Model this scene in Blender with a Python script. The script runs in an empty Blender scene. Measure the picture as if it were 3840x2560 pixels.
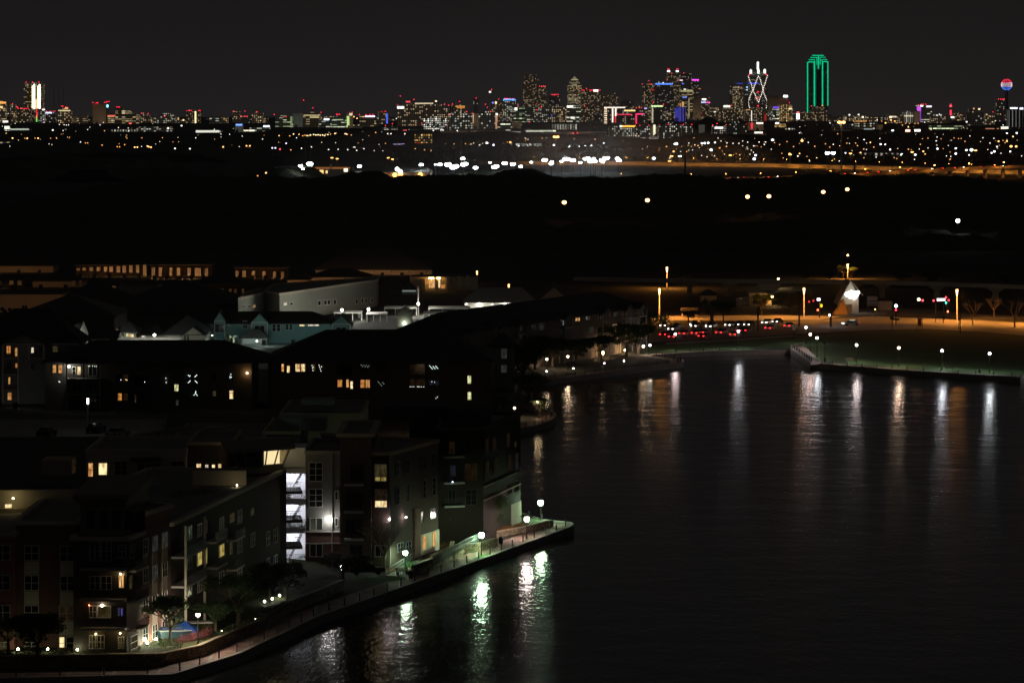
import bpy, math, random
from mathutils import Vector, noise
R = math.radians
C = bpy.context.scene.collection
# ------------------------------------------------------------------ camera, night sky, exposure
F = 13000.0      # focal length in pixels of the 3840 px photograph
HZ = 393.0       # horizon row
H = 60.0         # eye height above the lake
sc = bpy.context.scene
cam_d = bpy.data.cameras.new('camera'); cam = bpy.data.objects.new('camera', cam_d); C.objects.link(cam)
cam.location = (0, 0, H); cam.rotation_euler = (R(90), 0, 0)
cam_d.sensor_width = 36; cam_d.lens = F/3840*36; cam_d.shift_y = -(1280-HZ)/3840
cam_d.clip_start = 1; cam_d.clip_end = 90000
sc.camera = cam
w = bpy.data.worlds.new('World'); sc.world = w; w.use_nodes = True
nt = w.node_tree; bg = nt.nodes['Background']
tc = nt.nodes.new('ShaderNodeTexCoord'); sx = nt.nodes.new('ShaderNodeSeparateXYZ'); cr = nt.nodes.new('ShaderNodeValToRGB')
nt.links.new(tc.outputs['Generated'], sx.inputs[0]); nt.links.new(sx.outputs['Z'], cr.inputs[0]); nt.links.new(cr.outputs[0], bg.inputs[0])
cr.color_ramp.elements[0].position = 0.0; cr.color_ramp.elements[0].color = (0.0232, 0.0203, 0.0206, 1)   # city glow in the overcast
e = cr.color_ramp.elements.new(0.03); e.color = (0.0128, 0.0118, 0.0117, 1)
cr.color_ramp.elements[2].position = 0.5; cr.color_ramp.elements[2].color = (0.0095, 0.0090, 0.0092, 1)
bg.inputs[1].default_value = 0.92
sc.view_settings.view_transform = 'Standard'; sc.view_settings.look = 'None'; sc.view_settings.exposure = 0.0; sc.view_settings.gamma = 1.0
sc.render.engine = 'CYCLES'
cy = sc.cycles
cy.use_denoising = True; cy.denoiser = 'OPENIMAGEDENOISE'
cy.max_bounces = 5; cy.diffuse_bounces = 2; cy.glossy_bounces = 3; cy.transparent_max_bounces = 6
cy.use_light_tree = True; cy.sample_clamp_indirect = 3.0; cy.sample_clamp_direct = 25.0; cy.caustics_reflective = False; cy.caustics_refractive = False
cy.light_sampling_threshold = 0.0

# ------------------------------------------------------------------ measuring helpers: photograph rows and columns to metres
G = {'A': (0, 250, 960/2352), 'B': (960, 250, 960/2352), 'C': (1920, 250, 960/2352), 'D': (2880, 150, 960/2352), 'S': (2400, 150, 900/2352),
     '1': (0, 900, 1200/2352), '2': (1100, 900, 1300/2352), '3': (2300, 900, 1540/2352), '4': (0, 1500, 1100/2352),
     '5': (1000, 1500, 1200/2352), '6': (0, 1900, 1200/2352), '7': (900, 1900, 1400/2352), 'K': (2900, 950, 940/2352), 'J': (1000, 550, 1000/2352), 'v': (0, 0, 3840/2352)}
def uv(r, x, y):
    g = G[r]; return g[0]+x*g[2], g[1]+y*g[2]
def dist(v, z): return F*(H-z)/(v-HZ)
def xat(u, D): return (u-1920)/F*D
def zat(v, D): return H-(v-HZ)*D/F
def gp(r, x, y, z=1.0):
    u, v = uv(r, x, y); D = dist(v, z); return (xat(u, D), D)
def V(*a): return Vector(a)

# ------------------------------------------------------------------ mesh building
class MB:
    def __init__(s): s.v = []; s.f = []; s.m = []; s.mi = 0
    def add(s, vs, fs):
        b = len(s.v); s.v += [tuple(p) for p in vs]
        for f in fs: s.f.append(tuple(b+i for i in f)); s.m.append(s.mi)
        return s
    def obox(s, c, ax, ay, az):
        c = Vector(c); ax = Vector(ax); ay = Vector(ay); az = Vector(az)
        vs = [c+i*ax+j*ay+k*az for k in (-1, 1) for j in (-1, 1) for i in (-1, 1)]
        return s.add(vs, [(0, 2, 3, 1), (4, 5, 7, 6), (0, 1, 5, 4), (2, 6, 7, 3), (0, 4, 6, 2), (1, 3, 7, 5)])
    def box(s, x0, x1, y0, y1, z0, z1):
        return s.obox(((x0+x1)/2, (y0+y1)/2, (z0+z1)/2), ((x1-x0)/2, 0, 0), (0, (y1-y0)/2, 0), (0, 0, (z1-z0)/2))
    def prism(s, pts, z0, z1, top=True, scale_top=None):
        n = len(pts); tp = pts
        if scale_top:
            cx = sum(p[0] for p in pts)/n; cy_ = sum(p[1] for p in pts)/n
            tp = [(cx+(p[0]-cx)*scale_top, cy_+(p[1]-cy_)*scale_top) for p in pts]
        vs = [(p[0], p[1], z0) for p in pts]+[(p[0], p[1], z1) for p in tp]
        fs = [(i, (i+1) % n, n+(i+1) % n, n+i) for i in range(n)]+[tuple(reversed(range(n)))]
        if top: fs.append(tuple(range(n, 2*n)))
        return s.add(vs, fs)
    def tube(s, p0, p1, r0, r1=None, n=6, cap=True):
        r1 = r0 if r1 is None else r1
        p0 = Vector(p0); p1 = Vector(p1); d = (p1-p0).normalized()
        a = d.orthogonal().normalized(); b = d.cross(a)
        vs = []
        for p, r in ((p0, r0), (p1, r1)):
            for i in range(n):
                t = 2*math.pi*i/n; vs.append(p+a*(r*math.cos(t))+b*(r*math.sin(t)))
        fs = [(i, (i+1) % n, n+(i+1) % n, n+i) for i in range(n)]
        if cap: fs += [tuple(reversed(range(n))), tuple(range(n, 2*n))]
        return s.add(vs, fs)
    def ball(s, c, r, rz=None, n=8, k=5):
        rz = rz or r; c = Vector(c); vs = [c+V(0, 0, -rz)]
        for j in range(1, k):
            ph = -math.pi/2+math.pi*j/k
            for i in range(n):
                t = 2*math.pi*i/n; vs.append(c+V(r*math.cos(ph)*math.cos(t), r*math.cos(ph)*math.sin(t), rz*math.sin(ph)))
        vs.append(c+V(0, 0, rz)); fs = []
        for i in range(n):
            fs.append((0, 1+(i+1) % n, 1+i))
            for j in range(k-2):
                a = 1+j*n; fs.append((a+i, a+(i+1) % n, a+n+(i+1) % n, a+n+i))
            a = 1+(k-2)*n; fs.append((a+i, a+(i+1) % n, len(vs)-1))
        return s.add(vs, fs)
    def build(s, name, mats, parent=None, **tags):
        me = bpy.data.meshes.new(name)
        off = parent.matrix_world_loc if False else None
        ox, oy, oz = ORIG.get(parent.name, (0, 0, 0)) if parent else (0, 0, 0)
        me.from_pydata([(x-ox, y-oy, z-oz) for x, y, z in s.v], [], s.f)
        for m in (mats if isinstance(mats, (list, tuple)) else [mats]): me.materials.append(m)
        me.polygons.foreach_set('material_index', s.m); me.update()
        o = bpy.data.objects.new(name, me); C.objects.link(o)
        if parent: o.parent = parent; ORIG[o.name] = (ox, oy, oz)
        for k, v in tags.items(): o[k] = v
        return o
ORIG = {}
def thing(name, label, cat, loc=(0, 0, 0), group=None):
    o = bpy.data.objects.new(name, None); C.objects.link(o); o.location = loc; ORIG[o.name] = tuple(loc)
    o.empty_display_size = 0.5
    o['label'] = label; o['category'] = cat
    if group: o['group'] = group
    return o
def tag(o, label, cat, group=None):
    o['label'] = label; o['category'] = cat
    if group: o['group'] = group
    return o
def recentre(o, loc):
    """put a top-level mesh's origin at its base"""
    me = o.data; L = Vector(loc)
    for v in me.vertices: v.co -= L
    o.location = L; return o
def copy_tree(o, parent=None):
    c = o.copy(); C.objects.link(c)
    if parent: c.parent = parent
    for ch in list(o.children): copy_tree(ch, c)
    return c
def struct(o): o['kind'] = 'structure'; return o

# ------------------------------------------------------------------ materials
MC = {}
def node_mat(name):
    m = bpy.data.materials.new(name); m.use_nodes = True
    return m, m.node_tree, m.node_tree.nodes, m.node_tree.links
def plain(name, rgb, rough=0.85, var=0.25, scale=0.6, metal=0.0, spec=0.3):
    if name in MC: return MC[name]
    m, t, N, L = node_mat(name); b = N['Principled BSDF']
    tc = N.new('ShaderNodeTexCoord'); no = N.new('ShaderNodeTexNoise'); no.inputs['Scale'].default_value = scale; no.inputs['Detail'].default_value = 5
    mx = N.new('ShaderNodeMixRGB'); mx.inputs[1].default_value = (*[c*(1-var) for c in rgb], 1); mx.inputs[2].default_value = (*[min(1, c*(1+var)) for c in rgb], 1)
    L.new(tc.outputs['Object'], no.inputs['Vector']); L.new(no.outputs['Fac'], mx.inputs[0]); L.new(mx.outputs[0], b.inputs['Base Color'])
    b.inputs['Roughness'].default_value = rough; b.inputs['Metallic'].default_value = metal; b.inputs['Specular IOR Level'].default_value = spec
    MC[name] = m; return m
def brick(name, c1, c2, mortar, scale=1.0, rough=0.9):
    if name in MC: return MC[name]
    m, t, N, L = node_mat(name); b = N['Principled BSDF']
    tc = N.new('ShaderNodeTexCoord'); sp = N.new('ShaderNodeSeparateXYZ'); ad = N.new('ShaderNodeMath'); cb = N.new('ShaderNodeCombineXYZ'); br = N.new('ShaderNodeTexBrick')
    L.new(tc.outputs['Object'], sp.inputs[0]); L.new(sp.outputs[0], ad.inputs[0]); L.new(sp.outputs[1], ad.inputs[1]); L.new(ad.outputs[0], cb.inputs[0]); L.new(sp.outputs[2], cb.inputs[1])
    L.new(cb.outputs[0], br.inputs['Vector']); br.inputs['Scale'].default_value = scale
    br.inputs['Color1'].default_value = (*c1, 1); br.inputs['Color2'].default_value = (*c2, 1); br.inputs['Mortar'].default_value = (*mortar, 1)
    br.inputs['Brick Width'].default_value = 0.45; br.inputs['Row Height'].default_value = 0.16; br.inputs['Mortar Size'].default_value = 0.015; br.inputs['Bias'].default_value = 0.0
    L.new(br.outputs['Color'], b.inputs['Base Color']); b.inputs['Roughness'].default_value = rough
    MC[name] = m; return m
def stone(name, rgb):
    if name in MC: return MC[name]
    m, t, N, L = node_mat(name); b = N['Principled BSDF']
    tc = N.new('ShaderNodeTexCoord'); vo = N.new('ShaderNodeTexVoronoi'); vo.inputs['Scale'].default_value = 2.2
    vo2 = N.new('ShaderNodeTexVoronoi'); vo2.feature = 'DISTANCE_TO_EDGE'; vo2.inputs['Scale'].default_value = 2.2
    rp = N.new('ShaderNodeValToRGB'); rp.color_ramp.elements[0].color = (*[c*.35 for c in rgb], 1); rp.color_ramp.elements[1].position = .09; rp.color_ramp.elements[1].color = (1, 1, 1, 1)
    mx = N.new('ShaderNodeMixRGB'); mx.inputs[1].default_value = (*[c*.6 for c in rgb], 1); mx.inputs[2].default_value = (*[c*1.35 for c in rgb], 1)
    mm = N.new('ShaderNodeMixRGB'); mm.blend_type = 'MULTIPLY'; mm.inputs[0].default_value = 1
    L.new(tc.outputs['Object'], vo.inputs['Vector']); L.new(tc.outputs['Object'], vo2.inputs['Vector']); sp = N.new('ShaderNodeSeparateColor')
    L.new(vo.outputs['Color'], sp.inputs[0]); L.new(sp.outputs[0], mx.inputs[0]); L.new(vo2.outputs['Distance'], rp.inputs[0])
    L.new(mx.outputs[0], mm.inputs[1]); L.new(rp.outputs[0], mm.inputs[2]); L.new(mm.outputs[0], b.inputs['Base Color']); b.inputs['Roughness'].default_value = .9
    MC[name] = m; return m
def emit(rgb, s, nee=False):
    k = ('e', tuple(rgb), s, nee)
    if k in MC: return MC[k]
    m, t, N, L = node_mat('glowing_light'); N.remove(N['Principled BSDF']); e = N.new('ShaderNodeEmission')
    e.inputs[0].default_value = (*rgb, 1); e.inputs[1].default_value = s; L.new(e.outputs[0], N['Material Output'].inputs[0])
    m.cycles.emission_sampling = 'FRONT_BACK' if nee else 'NONE'
    MC[k] = m; return m
def lit_pane(rgb, s):
    """a window with the lamp on behind a curtain: folds and furniture break up the light"""
    k = ('p', tuple(rgb), s)
    if k in MC: return MC[k]
    m, t, N, L = node_mat('lit_window_pane'); N.remove(N['Principled BSDF']); e = N.new('ShaderNodeEmission')
    tc = N.new('ShaderNodeTexCoord'); mp = N.new('ShaderNodeMapping'); mp.inputs['Scale'].default_value = (1.6, 1.6, .55); no = N.new('ShaderNodeTexNoise'); no.inputs['Scale'].default_value = 1.6; no.inputs['Detail'].default_value = 3
    rp = N.new('ShaderNodeValToRGB'); rp.color_ramp.elements[0].position = .36; rp.color_ramp.elements[1].position = .62
    rp.color_ramp.elements[0].color = (rgb[0]*.42, rgb[1]*.30, rgb[2]*.22, 1); rp.color_ramp.elements[1].color = (*rgb, 1)
    L.new(tc.outputs['Object'], mp.inputs[0]); L.new(mp.outputs[0], no.inputs['Vector']); L.new(no.outputs['Fac'], rp.inputs[0]); L.new(rp.outputs[0], e.inputs[0])
    e.inputs[1].default_value = s; L.new(e.outputs[0], N['Material Output'].inputs[0]); m.cycles.emission_sampling = 'NONE'
    MC[k] = m; return m
def city(name, wall, cw, ch, p, ca, cb, s, fw=.6, fh=.55, dim=.03, strip=0.0):
    """facade with a grid of windows, some of them lit; cw, ch are the window pitch in metres"""
    if name in MC: return MC[name]
    m, t, N, L = node_mat('city_facade_'+name); b = N['Principled BSDF']
    def mt(op, a, c=None, d=None):
        n = N.new('ShaderNodeMath'); n.operation = op
        for i, x in enumerate((a, c, d)):
            if x is None: continue
            if isinstance(x, (int, float)): n.inputs[i].default_value = x
            else: L.new(x, n.inputs[i])
        return n.outputs[0]
    tc = N.new('ShaderNodeTexCoord'); sp = N.new('ShaderNodeSeparateXYZ'); L.new(tc.outputs['Object'], sp.inputs[0])
    oi = N.new('ShaderNodeObjectInfo'); seed = mt('MULTIPLY', oi.outputs['Random'], 97.0)
    u = mt('DIVIDE', mt('ADD', sp.outputs[0], sp.outputs[1]), cw); z = mt('DIVIDE', sp.outputs[2], ch)
    fu = mt('FLOOR', u); fz = mt('FLOOR', z)
    cbn = N.new('ShaderNodeCombineXYZ'); L.new(fu, cbn.inputs[0]); L.new(fz, cbn.inputs[1]); L.new(seed, cbn.inputs[2])
    wn = N.new('ShaderNodeTexWhiteNoise'); wn.noise_dimensions = '3D'; L.new(cbn.outputs[0], wn.inputs['Vector'])
    sc_ = N.new('ShaderNodeSeparateColor'); L.new(wn.outputs['Color'], sc_.inputs[0])
    mu = mt('LESS_THAN', mt('ABSOLUTE', mt('SUBTRACT', mt('FRACT', u), .5)), fw/2)
    mz = mt('LESS_THAN', mt('ABSOLUTE', mt('SUBTRACT', mt('FRACT', z), .5)), fh/2)
    rowc = N.new('ShaderNodeCombineXYZ'); L.new(fz, rowc.inputs[0]); L.new(seed, rowc.inputs[1]); L.new(mt('FLOOR', mt('DIVIDE', u, 7.0)), rowc.inputs[2])
    wr = N.new('ShaderNodeTexWhiteNoise'); wr.noise_dimensions = '3D'; L.new(rowc.outputs[0], wr.inputs['Vector'])
    pe = mt('MULTIPLY', mt('ADD', mt('MULTIPLY', wr.outputs['Value'], 2*strip), 1-strip), p)
    lit = mt('LESS_THAN', wn.outputs['Value'], pe)
    br = mt('MULTIPLY', mt('ADD', mt('MULTIPLY', mt('POWER', sc_.outputs[0], 2.0), .9), .1), s*2.5)
    val = mt('ADD', mt('MULTIPLY', lit, br), dim)  # unlit windows glow faintly too, standing in for street light on the facade
    ge = N.new('ShaderNodeNewGeometry'); gs = N.new('ShaderNodeSeparateXYZ'); L.new(ge.outputs['Normal'], gs.inputs[0])
    side = mt('LESS_THAN', mt('ABSOLUTE', gs.outputs[2]), .5)
    val = mt('MULTIPLY', mt('MULTIPLY', val, side), mt('MULTIPLY', mu, mz))
    mx = N.new('ShaderNodeMixRGB'); mx.inputs[1].default_value = (*ca, 1); mx.inputs[2].default_value = (*cb, 1); L.new(sc_.outputs[1], mx.inputs[0])
    L.new(mx.outputs[0], b.inputs['Emission Color']); L.new(val, b.inputs['Emission Strength'])
    b.inputs['Base Color'].default_value = (*wall, 1); b.inputs['Roughness'].default_value = .8
    m.cycles.emission_sampling = 'NONE'
    MC[name] = m; return m
def leafy(name, rgb):
    if name in MC: return MC[name]
    m, t, N, L = node_mat(name); b = N['Principled BSDF']
    ge = N.new('ShaderNodeNewGeometry'); mx = N.new('ShaderNodeMixRGB'); mx.inputs[1].default_value = (*[c*.5 for c in rgb], 1); mx.inputs[2].default_value = (*[c*1.7 for c in rgb], 1)
    L.new(ge.outputs['Random Per Island'], mx.inputs[0]); L.new(mx.outputs[0], b.inputs['Base Color']); b.inputs['Roughness'].default_value = .7; b.inputs['Specular IOR Level'].default_value = .2
    MC[name] = m; return m

WARM = (1.0, .62, .25); ORANGE = (1.0, .38, .08); WHITE = (1.0, .95, .85); COOL = (.85, .95, 1.0); GREENW = (.72, 1.0, .66); RED = (1.0, .02, .05); YEL = (1.0, .82, .40)
BLUE = (.08, .16, 1.0); PINK = (1.0, .25, .55); VIOLET = (.45, .12, 1.0); CYAN = (.2, .8, 1.0)
asphalt = plain('asphalt', (.06, .058, .055), .8, .3, .8)
roadm = plain('worn_concrete_road', (.24, .225, .20), .85, .25, .4)
concrete = plain('concrete', (.36, .34, .31), .85, .15, 1.2)
palecon = plain('pale_concrete', (.48, .45, .41), .85, .12, .8)
grassm = plain('lawn_grass', (.048, .105, .028), .95, .55, .12)
metal = plain('dark_metal', (.03, .03, .032), .5, .1, 2)
roofd = plain('dark_roof_shingle', (.065, .060, .054), .9, .35, 1.5)
roofg = plain('grey_roof_membrane', (.24, .23, .21), .9, .2, .5)
trim = plain('white_trim', (.70, .68, .63), .6, .06, 2)
glassd = plain('dark_window_glass', (.012, .014, .016), .12, .1, 2, spec=.3)
stucco = plain('beige_stucco', (.46, .38, .27), .9, .10, .7)
stucco2 = plain('pale_stucco', (.52, .47, .38), .9, .10, .7)
greyw = plain('grey_siding', (.30, .31, .29), .85, .10, .8)
tealw = plain('teal_siding', (.22, .36, .34), .85, .10, .8)
redbrick = brick('red_brick', (.17, .055, .040), (.11, .040, .030), (.20, .17, .14))
brownbrick = brick('brown_brick', (.11, .075, .05), (.08, .055, .04), (.16, .14, .12))
ledge = stone('ledge_stone', (.26, .20, .13))

# ------------------------------------------------------------------ lake, ground, quay
Q = [(-90, 355.2), (-60, 355.4), gp('6', 1270, 1236), gp('7', 0, 925), gp('7', 250, 810), gp('7', 500, 690), gp('7', 780, 595), gp('7', 1045, 500), gp('7', 1500, 342), gp('7', 1820, 222),
     gp('7', 2000, 160), gp('7', 2080, 130), gp('7', 2103, 113), gp('7', 2098, 104), gp('7', 2070, 98), (4.5, 493), (1.5, 501), (-.5, 515), (-1, 560), (-.6, 610), gp('5', 1860, 210), gp('5', 1960, 195), gp('5', 2050, 170),
     gp('5', 2110, 140), gp('5', 2130, 112), gp('5', 2118, 92), (6.5, 672), (2.5, 695), (0, 715), (1.5, 738), gp('2', 1720, 955), gp('2', 2000, 915), gp('2', 2352, 868), gp('3', 405, 703), gp('3', 402, 686), gp('3', 215, 660), gp('3', 560, 638), gp('3', 1015, 630),
     gp('3', 1125, 706), gp('3', 1700, 750), gp('3', 2342, 787), (116, 700), (400, 690)]
outer = [(9000, 690), (9000, 16800), (-9000, 16800), (-9000, 40), (-95, 40), (-92, 300)]
gm = MB(); pts = Q+outer
gm.add([(x, y, 1.0) for x, y in pts], [tuple(range(len(pts)))])
gmat = plain('dark_ground', (.035, .035, .026), .95, .45, .02)
ground = struct(gm.build('ground', gmat)); 
wm_, t_, N_, L_ = node_mat('lake_water'); b_ = N_['Principled BSDF']
b_.inputs['Base Color'].default_value = (.006, .008, .008, 1); b_.inputs['Roughness'].default_value = .11; b_.inputs['IOR'].default_value = 1.29
tcn = N_.new('ShaderNodeTexCoord'); mp1 = N_.new('ShaderNodeMapping'); mp1.inputs['Scale'].default_value = (1.5, .40, 1); mp1.inputs['Rotation'].default_value = (0, 0, .12)
n1 = N_.new('ShaderNodeTexNoise'); n1.inputs['Scale'].default_value = 1.1; n1.inputs['Detail'].default_value = 2.5; n1.inputs['Roughness'].default_value = .6
n2 = N_.new('ShaderNodeTexNoise'); n2.inputs['Scale'].default_value = .12; n2.inputs['Detail'].default_value = 2
ad_ = N_.new('ShaderNodeMath'); ad_.operation = 'ADD'; bp = N_.new('ShaderNodeBump'); bp.inputs['Strength'].default_value = 1.0; bp.inputs['Distance'].default_value = .065
ml_ = N_.new('ShaderNodeMath'); ml_.operation = 'MULTIPLY'; ml_.inputs[1].default_value = 2.0
L_.new(tcn.outputs['Object'], mp1.inputs[0]); L_.new(mp1.outputs[0], n1.inputs['Vector']); L_.new(tcn.outputs['Object'], n2.inputs['Vector']); L_.new(n2.outputs['Fac'], ml_.inputs[0])
L_.new(n1.outputs['Fac'], ad_.inputs[0]); L_.new(ml_.outputs[0], ad_.inputs[1]); L_.new(ad_.outputs[0], bp.inputs['Height']); L_.new(bp.outputs[0], b_.inputs['Normal'])
wmb = MB(); wmb.add([(-100, 40, 0), (500, 40, 0), (500, 900, 0), (-100, 900, 0)], [(0, 1, 2, 3)]); water = struct(wmb.build('water', wm_))
# quay wall: a real step from the water to the promenade, with a coping
def offs(pts, d):
    out = []
    for i, p in enumerate(pts):
        a = Vector(pts[max(0, i-1)]); b = Vector(pts[min(len(pts)-1, i+1)]); t = (b-a).normalized()
        out.append((p[0]-t.y*d, p[1]+t.x*d))
    return out
def ribbon(mb, a, b, z):
    for i in range(len(a)-1): mb.add([(*a[i], z), (*b[i], z), (*b[i+1], z), (*a[i+1], z)], [(0, 3, 2, 1)])
QW = offs(Q, -.02); qm = MB(); qi = offs(Q, .45)
for i in range(len(Q)-1):
    a, b, c, d = QW[i], QW[i+1], qi[i+1], qi[i]
    qm.add([(*a, -1), (*b, -1), (*b, 1.12), (*a, 1.12), (*d, 1.12), (*c, 1.12), (*d, 1.0), (*c, 1.0)], [(0, 1, 2, 3), (3, 2, 5, 4), (4, 5, 7, 6)])
struct(qm.build('quay_kerb', plain('quay_concrete', (.30, .275, .25), .85, .25, 1.0)))
pm = MB(); ribbon(pm, qi[:14], offs(Q, 3.9)[:14], 1.004); ribbon(pm, qi[18:], offs(Q, 3.4)[18:], 1.004)
def paver(name, base, band):
    m, t, N, L = node_mat(name); b = N['Principled BSDF']; tc = N.new('ShaderNodeTexCoord'); br = N.new('ShaderNodeTexBrick')
    br.inputs['Scale'].default_value = 1; br.inputs['Brick Width'].default_value = 4.6; br.inputs['Row Height'].default_value = 4.8; br.inputs['Mortar Size'].default_value = .16; br.offset = 0
    br.inputs['Color1'].default_value = (*base, 1); br.inputs['Color2'].default_value = (*[c*.85 for c in base], 1); br.inputs['Mortar'].default_value = (*band, 1)
    no = N.new('ShaderNodeTexNoise'); no.inputs['Scale'].default_value = 1.5; mx = N.new('ShaderNodeMixRGB'); mx.blend_type = 'MULTIPLY'; mx.inputs[0].default_value = .6
    L.new(tc.outputs['Object'], br.inputs['Vector']); L.new(tc.outputs['Object'], no.inputs['Vector']); L.new(br.outputs['Color'], mx.inputs[1]); L.new(no.outputs['Fac'], mx.inputs[2])
    L.new(mx.outputs[0], b.inputs['Base Color']); b.inputs['Roughness'].default_value = .85; return m
struct(pm.build('promenade', paver('promenade_paving', (.36, .22, .17), (.5, .46, .40))))
def poly(name, pts, z, mat, kind='structure'):
    m = MB(); m.add([(x, y, z) for x, y in pts], [tuple(range(len(pts)))]); o = m.build(name, mat); o['kind'] = kind
    me = o.data
    if me.polygons[0].normal.z < 0: me.flip_normals()
    return o
g3 = lambda *a: [gp('3', x, y) for x, y in a]
poly('park_lawn', g3((150, 655), (235, 600), (420, 590), (700, 575), (1020, 552), (1150, 545), (1500, 527), (1800, 522), (2100, 537), (2400, 560), (2400, 780), (1700, 738), (1160, 698), (1090, 604), (1015, 618), (560, 630), (215, 648)), 1.006, grassm)
poly('road', g3((120, 497), (500, 487), (960, 470), (1250, 452), (1500, 436), (1800, 449), (2100, 461), (2500, 482), (2500, 560), (2100, 524), (1800, 508), (1500, 514), (1050, 537), (700, 561), (420, 575), (120, 590)), 1.010, roadm)
poly('sidewalk', g3((100, 436), (600, 432), (1050, 430), (1300, 438), (1180, 456), (700, 461), (100, 458)), 1.008, palecon)
poly('pavement', g3((1280, 412), (1500, 385), (1800, 395), (2000, 420), (2400, 440), (2500, 462), (1900, 440), (1400, 424)), 1.012, plain('lot_paving', (.20, .19, .175), .85, .2, .3))
# low roadside verge path between lawn and road
poly('path', g3((300, 587), (700, 566), (1040, 544), (1052, 551), (700, 575), (300, 597)), 1.014, concrete)
# terraces by the near apartments
terr = [(-90, 362.5), (-60, 362.6), gp('6', 1190, 1130, 1.5), gp('6', 1460, 1070, 1.5), gp('6', 1900, 880, 1.5), gp('7', 300, 640, 1.5), gp('7', 500, 560, 1.5), gp('7', 640, 500, 1.5), (-24, 440), (-60, 470), (-90, 470)]
tm = MB(); tm.prism(terr, .9, 2.0); struct(tm.build('terrace_lawn', plain('dull_lawn', (.05, .060, .020), .95, .5, .2)))  # duller, less green tone than the park lawn
# ------------------------------------------------------------------ the far city
rng = random.Random(7)
st = {
 'warm':  city('warm', (.17, .145, .12), 6.5, 5.5, .46, (1, .62, .28), (1, .85, .55), 1.8, dim=.07),
 'dimw':  city('dim_warm', (.13, .115, .10), 6.0, 5.5, .27, (1, .62, .28), (1, .85, .60), 1.8, dim=.05),
 'dim':   city('dim_mixed', (.10, .095, .09), 6.5, 6.0, .15, (1, .7, .4), (.9, .95, 1), 1.7, dim=.028),
 'mix':   city('mixed', (.14, .13, .12), 6.5, 5.5, .38, (1, .75, .42), (.85, 1, .95), 1.8, dim=.05),
 'strip': city('strips', (.14, .14, .125), 11.0, 6.5, .42, (1, .9, .62), (.85, 1, .8), 1.7, fw=.92, fh=.42, strip=.9),
 'wstrip': city('warm_strips', (.17, .14, .11), 11.0, 6.0, .42, (1, .68, .32), (1, .85, .5), 1.3, fw=.92, fh=.4, strip=.8),
 'green': city('green_strips', (.11, .12, .09), 10.0, 5.5, .42, (.75, 1, .55), (.95, 1, .7), 1.4, fw=.92, fh=.42, strip=.9),
 'dense': city('dense_white', (.2, .19, .17), 4.6, 4.6, .72, (1, .9, .68), (.95, 1, .95), 1.7, strip=.3),
 'dots':  city('balcony_dots', (.11, .105, .09), 3.6, 3.8, .42, (1, .85, .6), (.9, 1, .95), 2.0, fw=.5, fh=.6, dim=.03),
 'dotsd': city('dim_balcony_dots', (.11, .105, .09), 3.4, 3.8, .24, (1, .8, .5), (.9, 1, .95), 1.5, fw=.5, fh=.6, dim=.02),
 'orange': city('orange_dense', (.2, .12, .05), 3.2, 3.4, .72, (1, .50, .10), (1, .75, .30), 1.5, dim=.04),
 'low':   city('low_office', (.13, .12, .10), 5.5, 4.2, .40, (1, .80, .5), (.9, 1, .95), 1.3, fw=.8, fh=.45, strip=.4),
 'column': city('white_columns', (.42, .40, .34), 6.0, 90, .95, (1, .92, .7), (1, .95, .8), .35, fw=.45, fh=.96, dim=.04),
 'tan':   plain('tan_panel', (.62, .50, .38), .9, .08, .05),
 'beige': plain('beige_panel', (.75, .66, .50), .9, .08, .05),
 'dark':  plain('dark_panel', (.05, .045, .04), .9, .2, .05),
 'grey':  plain('grey_panel', (.50, .50, .46), .9, .08, .05),
}
red_e = emit(RED, 4.0)
city_group = {}
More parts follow.
